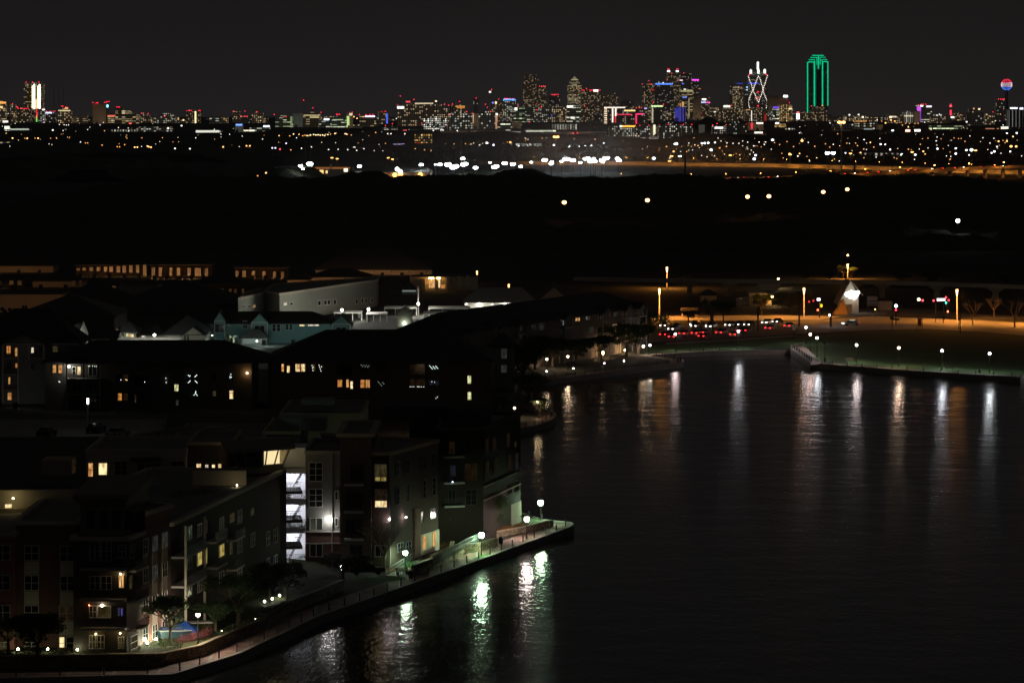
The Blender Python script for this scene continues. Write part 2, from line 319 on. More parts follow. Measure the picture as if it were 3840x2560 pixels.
def building(r, x0, x1, y0, D, style, name, label, cat='tower', ex=(), d=None, shape=None, group=None):
    """one far building standing on the plain; x0..x1 its width, y0 its top, D its distance in km"""
    if ex and isinstance(ex[0], str): ex = (ex,)
    D *= 1000; u0, v0 = uv(r, x0, y0); u1, _ = uv(r, x1, y0)
    X0, X1 = xat(u0, D), xat(u1, D); z1 = zat(v0, D); W = X1-X0; dep = d or min(W*.8, 60)
    cx = (X0+X1)/2
    fl_ = style in ('tan', 'beige', 'grey'); has = bool(ex) or shape or fl_
    o = thing(name, label, cat, (cx, D+dep/2, 1.0), group) if has else None
    mb = MB()
    def pt(x, y):
        u, v = uv(r, x, y); return xat(u, D), zat(v, D)
    if shape == 'round':      # rounded top: steps narrowing
        mb.box(X0, X1, D, D+dep, 1, z1-W*.55)
        for k in range(1, 6):
            t = k/6; hw = W/2*math.sqrt(1-t*t*.75); mb.box(cx-hw, cx+hw, D+1+k*.5, D+dep-1-k*.5, z1-W*.55+W*.55*(k-1)/5, z1-W*.55+W*.55*k/5)
    elif shape == 'dome':
        zb = z1-W*.28; mb.box(X0, X1, D, D+dep, 1, zb)
        for k in range(1, 7):
            t = (k-.3)/6; hw = W/2*math.sqrt(1-t*t*.95); mb.box(cx-hw, cx+hw, D+1+k, D+dep-1-k, zb+W*.28*(k-1)/6, zb+W*.28*k/6)
    elif shape == 'slope':    # stepped roof falling to the right
        n = 9; zr = z1*.62
        for k in range(n):
            a, b = X0+W*k/n, X0+W*(k+1)/n; mb.box(a, b, D, D+dep, 1, z1 if k < 2 else z1-(z1-zr)*(k-1)/(n-2))
    elif shape == 'step':
        mb.box(X0, X1, D, D+dep, 1, z1-14); mb.box(X0+W*.18, X1-W*.18, D+4, D+dep-4, z1-14, z1-5); mb.box(X0+W*.34, X1-W*.34, D+8, D+dep-8, z1-5, z1)
    elif shape == 'notch':
        mb.box(X0, X1, D, D+dep, 1, z1-9); mb.box(X0+W*.1, X0+W*.55, D+3, D+dep-3, z1-9, z1)
    elif shape == 'blocks':
        mb.box(X0, X0+W*.47, D+8, D+dep+8, 1, z1+2); mb.box(X0+W*.47, X1, D, D+dep, 1, z1)
    else:
        mb.box(X0, X1, D, D+dep, 1, z1)
        if z1 > 25 and W > 15: mb.box(X0+W*.3, X0+W*.62, D+dep*.3, D+dep*.7, z1, z1+4)
    m = st[style] if isinstance(style, str) else style
    if not has:
        q = mb.build(name, m); recentre(q, (cx, D+dep/2, 1.0)); q['label'] = label; q['category'] = cat
        if group: q['group'] = group
        return q
    mb.build('facade', m, o)
    if fl_:      # added light that brightens the plain facade; a plate hides it from view
        q = MB(); y_ = D-60; s_ = .30*(3600+z1*z1/4)/16; q.add([(cx-2, y_, 3), (cx+2, y_, 3), (cx+2, y_-2, 6.5), (cx-2, y_-2, 6.5)], [(0, 1, 2, 3)]); h_ = q.build('added_facade_light', emit((1, .76, .5) if style != 'grey' else (.85, .95, .8), round(s_, -1)+10, True), o); q = MB(); q.box(cx-2.6, cx+2.6, y_-2.6, y_-2.4, 1, 7.2); q.build('added_view_shield', metal, h_)
    for e_ in ex:
        if e_[0] == 'r':
            for k in range(1, len(e_), 2):
                X, z = pt(e_[k], e_[k+1]); zz = max(z, 4); b = MB(); s_ = D/15000
                b.ball((X, D+1.5, zz), 2.1*s_, n=6, k=4)
                b.mi = 1; b.tube((X, D+1.5, min(z1, zz)-1), (X, D+1.5, zz-1.4*s_), .5*s_, n=4)
                b.build('warning_light', [red_e, metal], o)
        elif e_[0] == 'm':   # mast x, ytop
            X, z = pt(e_[1], e_[2]); b = MB(); b.tube((X, D+8, z1-1), (X, D+8, z), 1.0, .5, n=5); b.build('mast', metal_l, o)
        else:                # lit sign or light bar: x0,y0,x1,y1,colour,strength,name
            _, a0, b0, a1, b1, col, s_, nm = e_
            Xa, za = pt(a0, b0); Xb, zb_ = pt(a1, b1); b = MB(); b.box(Xa, Xb, D-.9, D-.1, zb_, za); b.build(nm, emit(col, s_), o)
    return o
metal_l = plain('light_metal', (.35, .35, .36), .5, .1, 1)
def S(x0, y0, x1, y1, c, s, n='lit_sign'): return ('s', x0, y0, x1, y1, c, s, n)
def r_(*a): return ('r',)+a
B = building
T, O, N_ = 'tower', 'office_building', 'building'
# --- region A: far left
B('A', -30, 55, 325, 11.0, 'warm', 'office_tower', 'warm-windowed tower cut by the picture edge, with two orange lit bars at its top', T, (S(-30, 324, 55, 341, ORANGE, 2, 'light_bar'), S(-30, 364, 25, 380, WARM, 2, 'light_bar'), S(25, 497, 75, 514, WHITE, 2)))
B('A', 95, 145, 352, 11.2, 'warm', 'office_tower', 'narrow tan tower with one red light on top, beside the tower with orange bars', T, (r_(113, 342),))
B('A', 150, 275, 390, 11.4, 'dimw', 'office_block', 'wide dim block with a long row of red roof lights left of the white-lit tower', N_, (r_(150, 368, 160, 374, 165, 384, 188, 385, 205, 386, 222, 386, 240, 386, 258, 386),))
B('A', 218, 392, 152, 12.0, 'dimw', 'column_lit_tower', 'tallest tower at far left with four brilliant white vertical light columns', T, (
  S(293, 176, 305, 384, YEL, 3.5, 'light_column'), S(308, 162, 322, 386, WHITE, 5, 'light_column'), S(342, 178, 352, 384, YEL, 3.5, 'light_column'), S(357, 164, 371, 388, WHITE, 5, 'light_column'), S(324, 300, 341, 388, WARM, 1.6, 'light_column'),
  S(332, 391, 343, 450, RED, 1.6, 'light_strip'), S(332, 451, 343, 480, ORANGE, 1.6, 'light_strip'), S(332, 481, 343, 512, (.15, 1, .1), 1.6, 'light_strip'), S(283, 405, 289, 490, ORANGE, 1.0, 'light_strip'), r_(240, 143, 298, 143, 358, 143)))
B('A', 350, 412, 395, 11.0, 'mix', 'office_block', 'low lit block with a small white roof sign just right of the white-lit tower', N_, (S(388, 390, 412, 402, WHITE, 3), r_(382, 397)))
B('A', 412, 512, 412, 11.3, 'dim', 'office_tower', 'dark tower with a blue-white roof sign and four red lights', T, (S(416, 418, 478, 431, (.55, .65, 1), 3), r_(430, 411, 460, 411, 488, 411, 502, 411)))
B('A', 530, 655, 375, 11.0, 'warm', 'stepped_tower', 'stepped-top tower with warm light bars around its crown', T, (S(535, 401, 648, 408, YEL, 1.6, 'light_bar'), S(598, 379, 624, 388, WARM, 2, 'light_bar'), r_(566, 364, 578, 364, 605, 372, 622, 378)), shape='step')
B('A', 658, 706, 462, 11.2, 'tan', 'plain_block', 'small plain tan block beside the stepped-top tower', N_)
B('A', 706, 800, 458, 10.8, 'wstrip', 'office_block', 'short block with lit window strips left of the plain tan towers', N_)
B('A', 815, 850, 478, 11.4, 'dim', 'office_block', 'narrow dark block directly left of the plain tan towers', N_)
B('A', 850, 975, 345, 10.8, 'tan', 'plain_tower', 'plain tan twin slab tower with a cyan shield sign at its right shoulder', T, (r_(852, 331, 885, 333, 898, 333), r_(960, 331, 975, 327, 985, 323, 1003, 321), S(980, 350, 996, 376, (.25, .75, 1), 4, 'shield_sign')), shape='blocks')
B('A', 985, 1060, 442, 11.0, 'wstrip', 'office_block', 'block with a red light bar along its roof edge', N_, (S(988, 447, 1060, 457, (1, .12, .08), 1.6, 'light_bar'),))
B('A', 1060, 1272, 378, 10.6, 'wstrip', 'sloping_building', 'striped building whose roof steps down to the right, with a red round emblem', N_, (r_(1072, 372, 1085, 372, 1097, 372), S(1184, 515, 1211, 542, (1, .15, .10), 1.4, 'round_emblem')), shape='slope')
B('A', 1280, 1370, 436, 11.4, 'dimw', 'office_tower', 'dim tower with two red roof lights right of the sloping striped building', T, (r_(1300, 429, 1360, 431),))
B('A', 1385, 1445, 478, 11.2, 'warm', 'office_block', 'short warm-lit block left of the domed building', N_)
B('A', 1440, 1610, 430, 11.0, 'mix', 'domed_building', 'broad building with an arched top outlined by scattered lights', N_, (r_(1512, 456),), shape='dome')
B('A', 1618, 1700, 492, 11.2, 'dimw', 'office_block', 'low block with a tall slim white sign tower beside the arched building', N_, (S(1640, 510, 1650, 595, (.7, .7, .65), .25, 'sign_tower'), S(1632, 468, 1645, 490, WARM, 1)))
B('A', 1708, 1765, 408, 11.0, 'dimw', 'office_tower', 'tower with a cluster of red roof lights left of the yellow light column', T, (r_(1715, 408, 1728, 410, 1742, 405, 1756, 404),))
B('A', 1770, 1840, 412, 11.1, 'dimw', 'column_lit_tower', 'tower with one tall yellow light column down its left edge', T, (S(1789, 411, 1803, 522, YEL, 2.2, 'light_column'), r_(1827, 405, 1838, 405)))
B('A', 1925, 2022, 474, 10.6, 'strip', 'office_block', 'boxy office with rows of greenish white windows', N_)
B('A', 2022, 2095, 468, 10.9, 'warm', 'office_block', 'warm speckled block beside the boxy greenish office', N_)
B('A', 2138, 2205, 412, 11.4, 'dimw', 'office_tower', 'slim tower with a red light on its left corner above the blue-sign box', T, (r_(2145, 410),))
B('A', 2207, 2290, 462, 11.0, 'dim', 'office_tower', 'dark tower topped with three red lights above the blue-sign box', T, (r_(2215, 457, 2248, 457, 2270, 457, 2250, 410), ('m', 2250, 413)))
B('A', 2160, 2235, 527, 7.4, 'grey', 'plain_block', 'grey windowless box with a blue sign on top', N_, (S(2168, 529, 2224, 541, (.15, .3, 1), 3),))
B('A', 1255, 1558, 556, 7.5, 'low', 'hotel', 'long dim hotel with rows of small windows near the left skyline', 'hotel')
B('A', 1010, 1248, 579, 7.4, 'column', 'warehouse', 'low pale warehouse wall left of the long dim hotel', N_)
B('A', 40, 90, 546, 7.6, 'dense', 'shop_building', 'brightly lit corner shop building left of the long white canopy', 'shop', (S(42, 548, 86, 573, (.9, 1, .75), 2.2),))
B('A', 90, 272, 568, 7.7, 'dim', 'canopy_building', 'low building with a long white lit canopy at far left', N_, (S(92, 570, 265, 583, (.9, 1, .85), .7, 'lit_canopy'),))
B('A', 1795, 2030, 582, 7.2, 'dim', 'store_building', 'low store with a bright white lit front', 'shop', (S(1800, 586, 2015, 608, (1, .98, .85), 1.1, 'lit_front'),))
B('A', 2238, 2352, 572, 6.6, 'strip', 'office_block', 'low office with cool white window strips, partly behind trees', N_)
B('A', -20, 106, 688, 5.2, 'low', 'warehouse', 'low dark building with a row of small lit windows at the left edge', N_)
B('A', 1510, 1582, 716, 4.6, 'column', 'shed', 'dim pale shed on the dark plain near the left', 'shed')
B('A', 1668, 1750, 728, 4.5, 'dim', 'store_building', 'small store with a glaring white front on the dark plain', 'shop', (S(1672, 729, 1735, 762, WHITE, 4, 'lit_front'),))
B('A', 2066, 2130, 732, 4.6, 'dim', 'store_building', 'small white-lit store beside orange lamps on the plain', 'shop', (S(2070, 735, 2125, 756, WHITE, 3, 'lit_front'),))
# --- region B
B('B', -40, 62, 430, 11.0, 'warm', 'office_tower', 'orange-windowed tower with a red light, left of the white-sign block', T, (r_(10, 416),))
B('B', 62, 112, 470, 11.2, 'dimw', 'office_tower', 'narrow dim tower behind the small white bar sign', T)
B('B', -60, 122, 556, 7.2, 'strip', 'office_block', 'low wide office with cool window strips and a white bar sign at its right end', N_, (S(68, 541, 125, 556, (.8, .85, 1), 3),))
B('B', 175, 334, 464, 9.0, 'green', 'office_building', 'green-lit office with a bright column at its right edge', O, (S(316, 458, 333, 612, (.8, 1, .45), .35, 'light_column'), r_(168, 441, 255, 463, 275, 463)))
B('B', 336, 430, 428, 9.2, 'grey', 'service_tower', 'plain grey concrete tower with a tall red-tipped mast', T, (('m', 437, 312), r_(437, 310)))
B('B', 430, 590, 432, 9.0, 'wstrip', 'office_building', 'yellow-lit office beside the grey tower with the mast', O, (S(436, 444, 585, 452, YEL, .9, 'lit_floor'), S(495, 462, 580, 470, YEL, 1.2, 'lit_floor'), r_(523, 380, 597, 421), ('m', 523, 384)))
B('B', 577, 692, 484, 8.8, 'strip', 'office_building', 'office with a glowing blue-white name sign on its roof', O, (S(623, 477, 673, 493, (.55, .65, 1), 4),))
B('B', 696, 830, 470, 8.8, 'green', 'office_building', 'green-striped office with two red roof lights', O, (r_(740, 439, 752, 440, 768, 439), S(704, 486, 800, 492, (.75, 1, .6), 1, 'lit_floor')))
B('B', 831, 890, 430, 8.9, 'tan', 'stair_tower', 'tan tower with a bright green-yellow glass column and a lit box on top', T, (S(834, 456, 857, 612, (.7, 1, .35), 1.1, 'light_column'), S(857, 428, 885, 450, (1, .8, .55), 1.2, 'lit_box'), r_(885, 421)))
B('B', 890, 962, 530, 8.6, 'dimw', 'office_block', 'dim lower block right of the bright green-yellow column', N_)
B('B', 950, 1100, 452, 9.2, 'wstrip', 'office_building', 'office with a pale violet roof sign and yellow lower floors', O, (S(1004, 451, 1092, 464, (.75, .70, 1), 3), r_(950, 442, 1010, 442, 1045, 441, 1073, 441)))
B('B', 1100, 1135, 470, 9.6, 'dim', 'office_block', 'narrow dim slab right of the pale violet sign', N_)
B('B', 1125, 1212, 418, 10.5, 'dimw', 'office_tower', 'tower with a blue-lit right edge and red roof lights', T, (S(1196, 432, 1211, 524, BLUE, 1.3, 'blue_light_column'), r_(1137, 421, 1148, 421, 1160, 418, 1187, 413)))
B('B', 1150, 1300, 560, 8.0, 'low', 'parking_garage', 'low beige garage below the blue-edged tower', 'parking garage', (r_(1190, 543, 1253, 525, 1160, 585),))
B('B', 1295, 1660, 352, 9.6, 'dimw', 'hospital_building', 'very wide slab with a white sign at left and a row of warm roof lights', N_, (S(1298, 366, 1360, 386, (.95, 1, .95), 3.5), ('m', 1327, 275), r_(1327, 271, 1450, 302, 1298, 352), S(1377, 317, 1418, 331, (1, .08, .1), 1.6, 'red_sign'), S(1460, 334, 1628, 344, (1, .8, .5), 1.2, 'lit_floor'), S(1645, 312, 1663, 325, YEL, 2, 'lamp')))
B('B', 1660, 1772, 350, 9.7, 'dimw', 'hospital_wing', 'stepped wing at the right end of the very wide slab', N_, (r_(1732, 347, 1770, 356), ), shape='notch')
B('B', 1773, 1812, 357, 10.2, 'dim', 'office_tower', 'narrow tower with one red light beside the orange-topped block', T, (r_(1805, 346),))
B('B', 1815, 1922, 360, 10.4, 'dimw', 'office_tower', 'block with bright orange bars across its top floors', T, (S(1832, 362, 1918, 369, ORANGE, 1.6, 'light_bar'), S(1845, 376, 1918, 382, ORANGE, 1.2, 'light_bar'), r_(1870, 321)))
B('B', 1540, 1756, 478, 8.2, 'dense', 'hospital_block', 'squat block glowing all over with bright white windows', N_, (r_(1523, 520, 1755, 539),))
B('B', 1400, 1490, 572, 7.9, 'low', 'parking_garage', 'small lit garage left of the glowing white block', 'parking garage', (S(1352, 582, 1385, 590, (1, .1, .1), 2, 'red_sign'),))
B('B', 1775, 1990, 432, 8.4, 'mix', 'apartment_tower', 'grid-windowed apartment tower left of the tan lit edge', T, (r_(1803, 440, 1770, 440, 1985, 431, 1935, 414)))
B('B', 1990, 2045, 430, 8.5, 'tan', 'stair_tower', 'tan slab with a warm lit vertical edge between two apartment towers', T, (S(1992, 434, 2000, 520, (1, .6, .35), 1, 'light_column'),))
B('B', 2045, 2202, 424, 8.4, 'mix', 'apartment_tower', 'grid-windowed apartment tower left of the tall pinkish light column', T, (S(2200, 437, 2219, 586, (1, .5, .28), .8, 'light_column'), S(2203, 430, 2221, 445, WHITE, 3, 'lamp'), r_(2155, 413)))
B('B', 2215, 2352, 512, 7.6, 'strip', 'parking_garage', 'long beige garage with cream light strips, left of the downtown', 'parking garage')
B('B', 1690, 2235, 585, 7.2, 'tan', 'arena', 'long low beige hall with blank walls', N_)
B('B', 2160, 2270, 330, 12.0, 'dimw', 'office_tower', 'dim tower with a crane mast and blue and white roof lamps', T, (('m', 2165, 214), r_(2165, 211, 2108, 347, 2125, 375), S(2140, 226, 2160, 240, WHITE, 2.5, 'lamp'), S(2168, 326, 2184, 340, (.2, .2, 1), 2, 'lamp'), S(2196, 322, 2212, 342, YEL, 2.5, 'lamp')))
B('B', 2270, 2380, 300, 12.2, 'mix', 'office_tower', 'tower outlined by a bright blue bar across its roof', T, (S(2272, 297, 2380, 311, (.1, .35, 1), 2.6, 'light_bar'), r_(2285, 294, 2298, 294, 2310, 294, 2335, 294, 2230, 300)))
B('B', 1996, 2046, 300, 12.8, 'dim', 'radio_mast', 'lone mast base with a red light high above the grid-windowed towers', 'mast', (r_(2022, 290),))
B('B', 1460, 1617, 620, 4.6, 'orange', 'apartment_block', 'orange-glowing apartment block with a red lit lower corner', N_, (S(1463, 700, 1540, 742, (1, .06, .01), .8, 'red_lit_floors'),))
B('B', 1617, 1735, 612, 4.65, 'dark', 'apartment_block', 'dark unlit block right of the orange-glowing block', N_)
B('B', 1085, 1345, 686, 5.0, 'dense', 'retail_building', 'low building dense with yellow-white lights left of the lilac garage', N_)
B('B', 1262, 1382, 708, 4.6, city('lilac', (.35, .25, .45), 5, 4, .9, (.62, .38, 1), (.9, .75, 1), 1.5, fw=.85, fh=.7, dim=.2), 'parking_garage', 'small garage lit lilac and violet', 'parking garage')
B('B', 890, 915, 736, 4.5, 'dim', 'shop_building', 'tiny shop with a pink-white sign on the plain', 'shop', (S(892, 738, 914, 752, (1, .8, .65), 2.5),))
B('B', 935, 995, 734, 4.55, 'low', 'shop_building', 'small pale shop right of the pink-white sign', 'shop')
B('B', 560, 620, 742, 4.5, 'dim', 'shop_building', 'small shop with a glaring pinkish white front', 'shop', (S(566, 744, 610, 765, (1, .8, .75), 3, 'lit_front'),))
# --- region C: downtown
B('C', -60, 35, 302, 12.4, 'mix', 'office_tower', 'tower with a blue bar at its roof left of the round-topped tower', T, (S(-10, 303, 34, 314, (.1, .35, 1), 2.2, 'light_bar'), r_(8, 294)))
B('C', 100, 246, 72, 15.2, 'dimw', 'skyscraper', 'dark skyscraper with a rounded top and warm speckled windows', T, (r_(229, 342),), shape='round', d=50)
B('C', 247, 314, 184, 14.8, 'dimw', 'office_tower', 'slim grey tower with four red lights on its flat roof', T, (r_(254, 181, 270, 181, 288, 181, 305, 181),))
B('C', 345, 440, 266, 14.6, 'dim', 'office_tower', 'short dark tower with a bright red row of roof lights', T, (r_(367, 258, 384, 260, 393, 260, 405, 258, 424, 258),))
B('C', 636, 812, 222, 14.4, 'dimw', 'office_tower', 'broad dark slab with red lights and a white sign at its top right', T, (r_(645, 218, 660, 218, 683, 203, 716, 217, 728, 218, 740, 218, 806, 217), S(748, 212, 792, 230, (1, .85, .75), 4)))
B('C', 818, 898, 264, 14.6, 'dimw', 'office_tower', 'dim rectangular tower between the broad slab and the slim stepped one', T)
B('C', 905, 975, 242, 14.9, 'dimw', 'office_tower', 'slim stepped tower with faint warm windows', T, (('m', 888, 235),), shape='step')
B('C', 1000, 1118, 318, 14.2, 'dim', 'office_tower', 'low dark tower behind the red and white outlined hotel', T)
B('C', 18, 132, 376, 11.4, 'green', 'office_building', 'greenish striped office below the round-topped skyscraper', O, (S(24, 378, 48, 402, WHITE, 3, 'round_lamp'),))
B('C', 132, 204, 372, 11.5, 'strip', 'office_building', 'grey striped office left of the mixed low blocks', O, (r_(230, 398, 108, 493, 160, 510, 128, 526)))
B('C', 206, 360, 384, 11.6, 'mix', 'office_building', 'speckled mid-rise with yellow and white windows', O, (r_(268, 372, 280, 468, 190, 523, 300, 478), S(52, 342, 57, 374, (1, .15, .3), 1.4, 'pink_strip')))
B('C', 360, 500, 370, 11.8, 'warm', 'office_building', 'warm speckled mid-rise left of the white-sign office', O, (r_(370, 463, 408, 490, 440, 502, 358, 532), S(345, 440, 368, 465, (.1, .15, 1), 1, 'blue_light')))
B('C', 502, 632, 362, 11.6, 'strip', 'office_building', 'white-striped office with a white roof sign below the pyramid tower', O, (S(505, 361, 560, 376, WHITE, 4), r_(512, 468, 615, 455), S(540, 462, 575, 480, WHITE, 2, 'lamp')))
B('C', 634, 760, 372, 11.9, 'dimw', 'office_building', 'dim brown mid-rise right of the white-striped office', O, (r_(668, 366, 720, 450, 748, 450), S(782, 428, 791, 452, (.1, .2, 1), 2, 'blue_light')))
B('C', 755, 842, 440, 11.0, 'dim', 'office_block', 'dark block just left of the red and white outlined hotel', N_, (S(755, 534, 784, 545, (.2, .3, 1), 2, 'blue_sign'), r_(800, 552, 828, 530)))
hotel = B('C', 845, 1215, 382, 10.6, 'dim', 'outlined_hotel', 'hotel outlined in white, yellow and red light bars', 'hotel', (
  S(846, 372, 1040, 381, (1, .75, .62), 2.6, 'light_bar'), S(918, 382, 931, 514, (1, .75, .62), 2.4, 'light_bar'), S(946, 382, 959, 455, (1, .75, .62), 2.4, 'light_bar'), S(944, 456, 956, 515, (1, .05, .06), 1.3, 'light_bar'),
  S(960, 436, 1100, 446, (1, .05, .12), 1.2, 'light_bar'), S(1030, 399, 1132, 411, (1, .68, .25), 2.2, 'light_bar'), S(1134, 432, 1148, 542, (1, .03, .12), 1.8, 'light_bar'), S(1149, 431, 1213, 441, (1, .05, .22), 2.2, 'light_bar'),
  *[S(848, 386+20*k, 873, 396+20*k, (1, .75, .5), 1.8, 'lit_balcony') for k in range(8)], r_(1140, 380, 1190, 380, 1165, 381)), d=40)
B('C', 1200, 1245, 378, 10.9, 'dimw', 'office_block', 'narrow block with a bluish roof lamp right of the outlined hotel', N_, (S(1212, 380, 1240, 390, (.5, .5, 1), 2, 'lamp'), r_(1190, 425)))
B('C', 1195, 1312, 160, 14.8, 'dimw', 'skyscraper', 'tall dim tower with red lights on both roof corners', T, (r_(1198, 161, 1258, 131, 1268, 162, 1280, 162, 1292, 164, 1295, 326), S(1282, 208, 1320, 222, (.8, .03, .04), .9, 'red_sign')))
B('C', 1312, 1480, 160, 14.2, 'dim', 'skyscraper', 'wide dark skyscraper with a long blue bar along its roof', T, (S(1318, 154, 1478, 166, (.08, .22, 1), 3, 'light_bar'), r_(1300, 330), S(1345, 140, 1353, 150, WHITE, 1, 'lamp'), S(1384, 144, 1394, 154, WHITE, 2, 'lamp')))
tw = B('C', 1418, 1550, 70, 14.9, 'dimw', 'twin_crowned_skyscraper', 'skyscraper with two white-lit turrets each tipped red', T, (S(1426, 34, 1452, 50, (.9, .95, 1), 3.5, 'turret_light'), S(1506, 34, 1531, 50, (.9, .95, 1), 3.5, 'turret_light'), r_(1434, 22, 1445, 24, 1514, 22, 1526, 24, 1468, 60, 1425, 126), S(1540, 121, 1568, 131, (1, .6, .75), 2.5, 'pink_sign'), S(1560, 153, 1582, 162, (.15, .2, 1), 1.5, 'blue_sign')))
for a_, b_x in ((1424, 1456), (1502, 1534)):
    m_ = MB(); D_ = 14900; m_.box(xat(uv('C', a_, 0)[0], D_), xat(uv('C', b_x, 0)[0], D_), D_+2, D_+25, zat(uv('C', 0, 75)[1], D_), zat(uv('C', 0, 36)[1], D_)); m_.build('turret', st['dimw'], tw)
B('C', 1560, 1650, 62, 15.4, 'dim', 'skyscraper', 'nearly unlit skyscraper right of the two-turret tower', T, (r_(1576, 62),))
B('C', 1651, 1722, 117, 15.0, 'dim', 'skyscraper', 'dark tower topped by a magenta bar', T, (S(1652, 117, 1716, 130, (1, .08, .85), 2.6, 'light_bar'), r_(1722, 203), S(1712, 200, 1735, 208, ORANGE, .8, 'lamp')))
B('C', 1541, 1672, 215, 13.8, 'wstrip', 'office_tower', 'tower with yellow crown floor and tan ribbed shaft', T, (S(1550, 220, 1666, 233, (.85, .8, .35), .7, 'lit_floor'), S(1565, 276, 1606, 290, (.15, .25, 1), 1.4, 'blue_light'), S(1620, 290, 1632, 460, (1, .8, .45), .45, 'lit_stairwell'), S(1578, 203, 1598, 217, WHITE, 1.6, 'lamp'), S(1540, 336, 1552, 400, ORANGE, .9, 'light_column')))
B('C', 1498, 1598, 375, 12.0, city('blue_cols', (.10, .10, .2), 4, 90, .8, (.10, .10, 1), (.25, .2, 1), .55, fw=.5, fh=.98, dim=.05), 'office_tower', 'block striped with deep blue vertical lights', T, (S(1560, 330, 1580, 366, (1, .6, .25), .9, 'lit_windows'), S(1500, 385, 1525, 470, (.1, .12, 1), .5, 'blue_light')))
B('C', 1665, 1738, 286, 13.4, 'tan', 'plain_tower', 'plain tan tower between yellow-crowned tower and white-sign tower', T)
B('C', 1738, 1812, 282, 13.2, 'dimw', 'office_tower', 'tan tower with a white sign and a pink and blue band below it', T, (S(1746, 295, 1783, 309, (.95, .95, 1), 4), S(1738, 323, 1780, 335, (.5, .6, 1), 2.2, 'light_band'), S(1781, 325, 1820, 336, (1, .12, .6), 2, 'light_band'), r_(1742, 425, 1745, 438)))
B('C', 1840, 1895, 420, 12.4, 'dimw', 'office_block', 'short block with a white and a red lamp on its roof', N_, (r_(1873, 438), S(1855, 411, 1872, 421, (.9, .95, 1), 2, 'lamp')))
B('C', 1276, 1392, 356, 11.2, 'dim', 'office_tower', 'dark tower with a pale green name sign and lit left stairwell', T, (S(1280, 358, 1386, 370, (.75, 1, .45), 2.0), S(1284, 376, 1297, 528, (1, .9, .6), .7, 'lit_stairwell'), r_(1391, 347)))
B('C', 1905, 2082, 376, 11.8, 'dimw', 'domed_tower', 'dark round-shouldered tower with a cream sign on top', T, (S(1944, 357, 2004, 374, (1, .95, .6), 3.4), r_(2017, 358)), shape='dome')
B('C', 2030, 2122, 188, 14.8, 'warm', 'skyscraper', 'slim speckled tower left of the tower with crossing light chains', T, (S(2062, 152, 2122, 160, (.08, .12, .8), .8, 'light_bar'), S(2030, 188, 2090, 194, (1, .75, .45), .9, 'lit_floor')))
B('C', 2000, 2030, 148, 15.6, 'dim', 'skyscraper', 'unlit slim skyscraper behind the slim speckled tower', T)
# pyramid-topped tower
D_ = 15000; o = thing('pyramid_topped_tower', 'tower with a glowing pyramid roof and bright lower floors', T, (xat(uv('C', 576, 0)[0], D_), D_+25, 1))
X_ = lambda x, r='C': xat(uv(r, x, 0)[0], D_)
Z_ = lambda y, r='C': zat(uv(r, 0, y)[1], D_)
m_ = MB(); m_.box(X_(512), X_(641), D_, D_+50, 1, Z_(178)); m_.build('facade', st['warm'], o)
m_ = MB(); m_.box(X_(524), X_(628), D_+4, D_+46, Z_(178), Z_(150)); m_.box(X_(538), X_(612), D_+8, D_+42, Z_(150), Z_(124)); m_.build('upper_setback', st['wstrip'], o)
m_ = MB(); cx_ = X_(576); m_.add([(X_(544), D_+10, Z_(124)), (X_(608), D_+10, Z_(124)), (X_(608), D_+40, Z_(124)), (X_(544), D_+40, Z_(124)), (cx_, D_+25, Z_(88))], [(0, 1, 4), (1, 2, 4), (2, 3, 4), (3, 0, 4)]); m_.build('glowing_pyramid_roof', emit((.80, .68, .35), .40), o)  # floodlighting on the roof is put in as its own glow
for yy, s_ in ((122, 1.2), (150, .7), (176, .8), (262, .4), (290, .5), (300, .5), (310, .5), (330, .5)):
    m_ = MB(); k_ = 36 if yy < 130 else (50 if yy < 160 else 60); m_.box(X_(576-k_), X_(576+k_-(0 if yy < 200 else 25)), D_-.9, D_-.1, Z_(yy+3), Z_(yy-1)); m_.build('lit_floor', emit((.95, .85, .5), s_*.8), o)
# tower with crossing light chains and white pinnacles
D_ = 15200; o = thing('chain_lit_skyscraper', 'skyscraper wrapped in crossing chains of white bulbs, with glowing white pinnacles', T, (X_(1160, 'S'), D_+28, 1))
m_ = MB(); m_.box(X_(1058, 'S'), X_(1252, 'S'), D_, D_+56, 1, Z_(345, 'S')); m_.box(X_(1075, 'S'), X_(1238, 'S'), D_+6, D_+50, Z_(345, 'S'), Z_(330, 'S')); m_.build('facade', st['dim'], o)
m_ = MB(); m_.box(X_(1082, 'S'), X_(1232, 'S'), D_+5, D_+50, Z_(334, 'S'), Z_(314, 'S')); m_.build('crown_band', emit((.25, .32, .2), .35), o)
for x_, a_, b_y, w_ in ((1086, 296, 332, 11), (1161, 290, 332, 11), (1222, 292, 330, 11), (1155, 220, 292, 10)):
    m_ = MB(); m_.box(X_(x_-w_, 'S'), X_(x_+w_, 'S'), D_-3, D_+5, Z_(b_y, 'S'), Z_(a_, 'S')); m_.ball((X_(x_, 'S'), D_+1, Z_(a_, 'S')), 3.5, n=6, k=4); m_.build('glowing_pinnacle', emit((.92, 1, .85), 2.6), o)
chains = [[(1060, 357), (1075, 398), (1092, 435), (1105, 490), (1078, 555), (1063, 600), (1060, 628), (1075, 665)],
          [(1160, 357), (1150, 378), (1136, 415), (1128, 435), (1116, 470), (1107, 500), (1125, 530), (1140, 570), (1160, 607)],
          [(1162, 360), (1176, 377), (1190, 435), (1201, 455), (1205, 490), (1192, 530), (1175, 570), (1164, 605)],
          [(1250, 352), (1235, 392), (1225, 433), (1213, 457), (1205, 492), (1215, 530), (1235, 572), (1246, 600), (1246, 635), (1238, 665)]]
bulb = emit((1, .9, .75), 3.2)
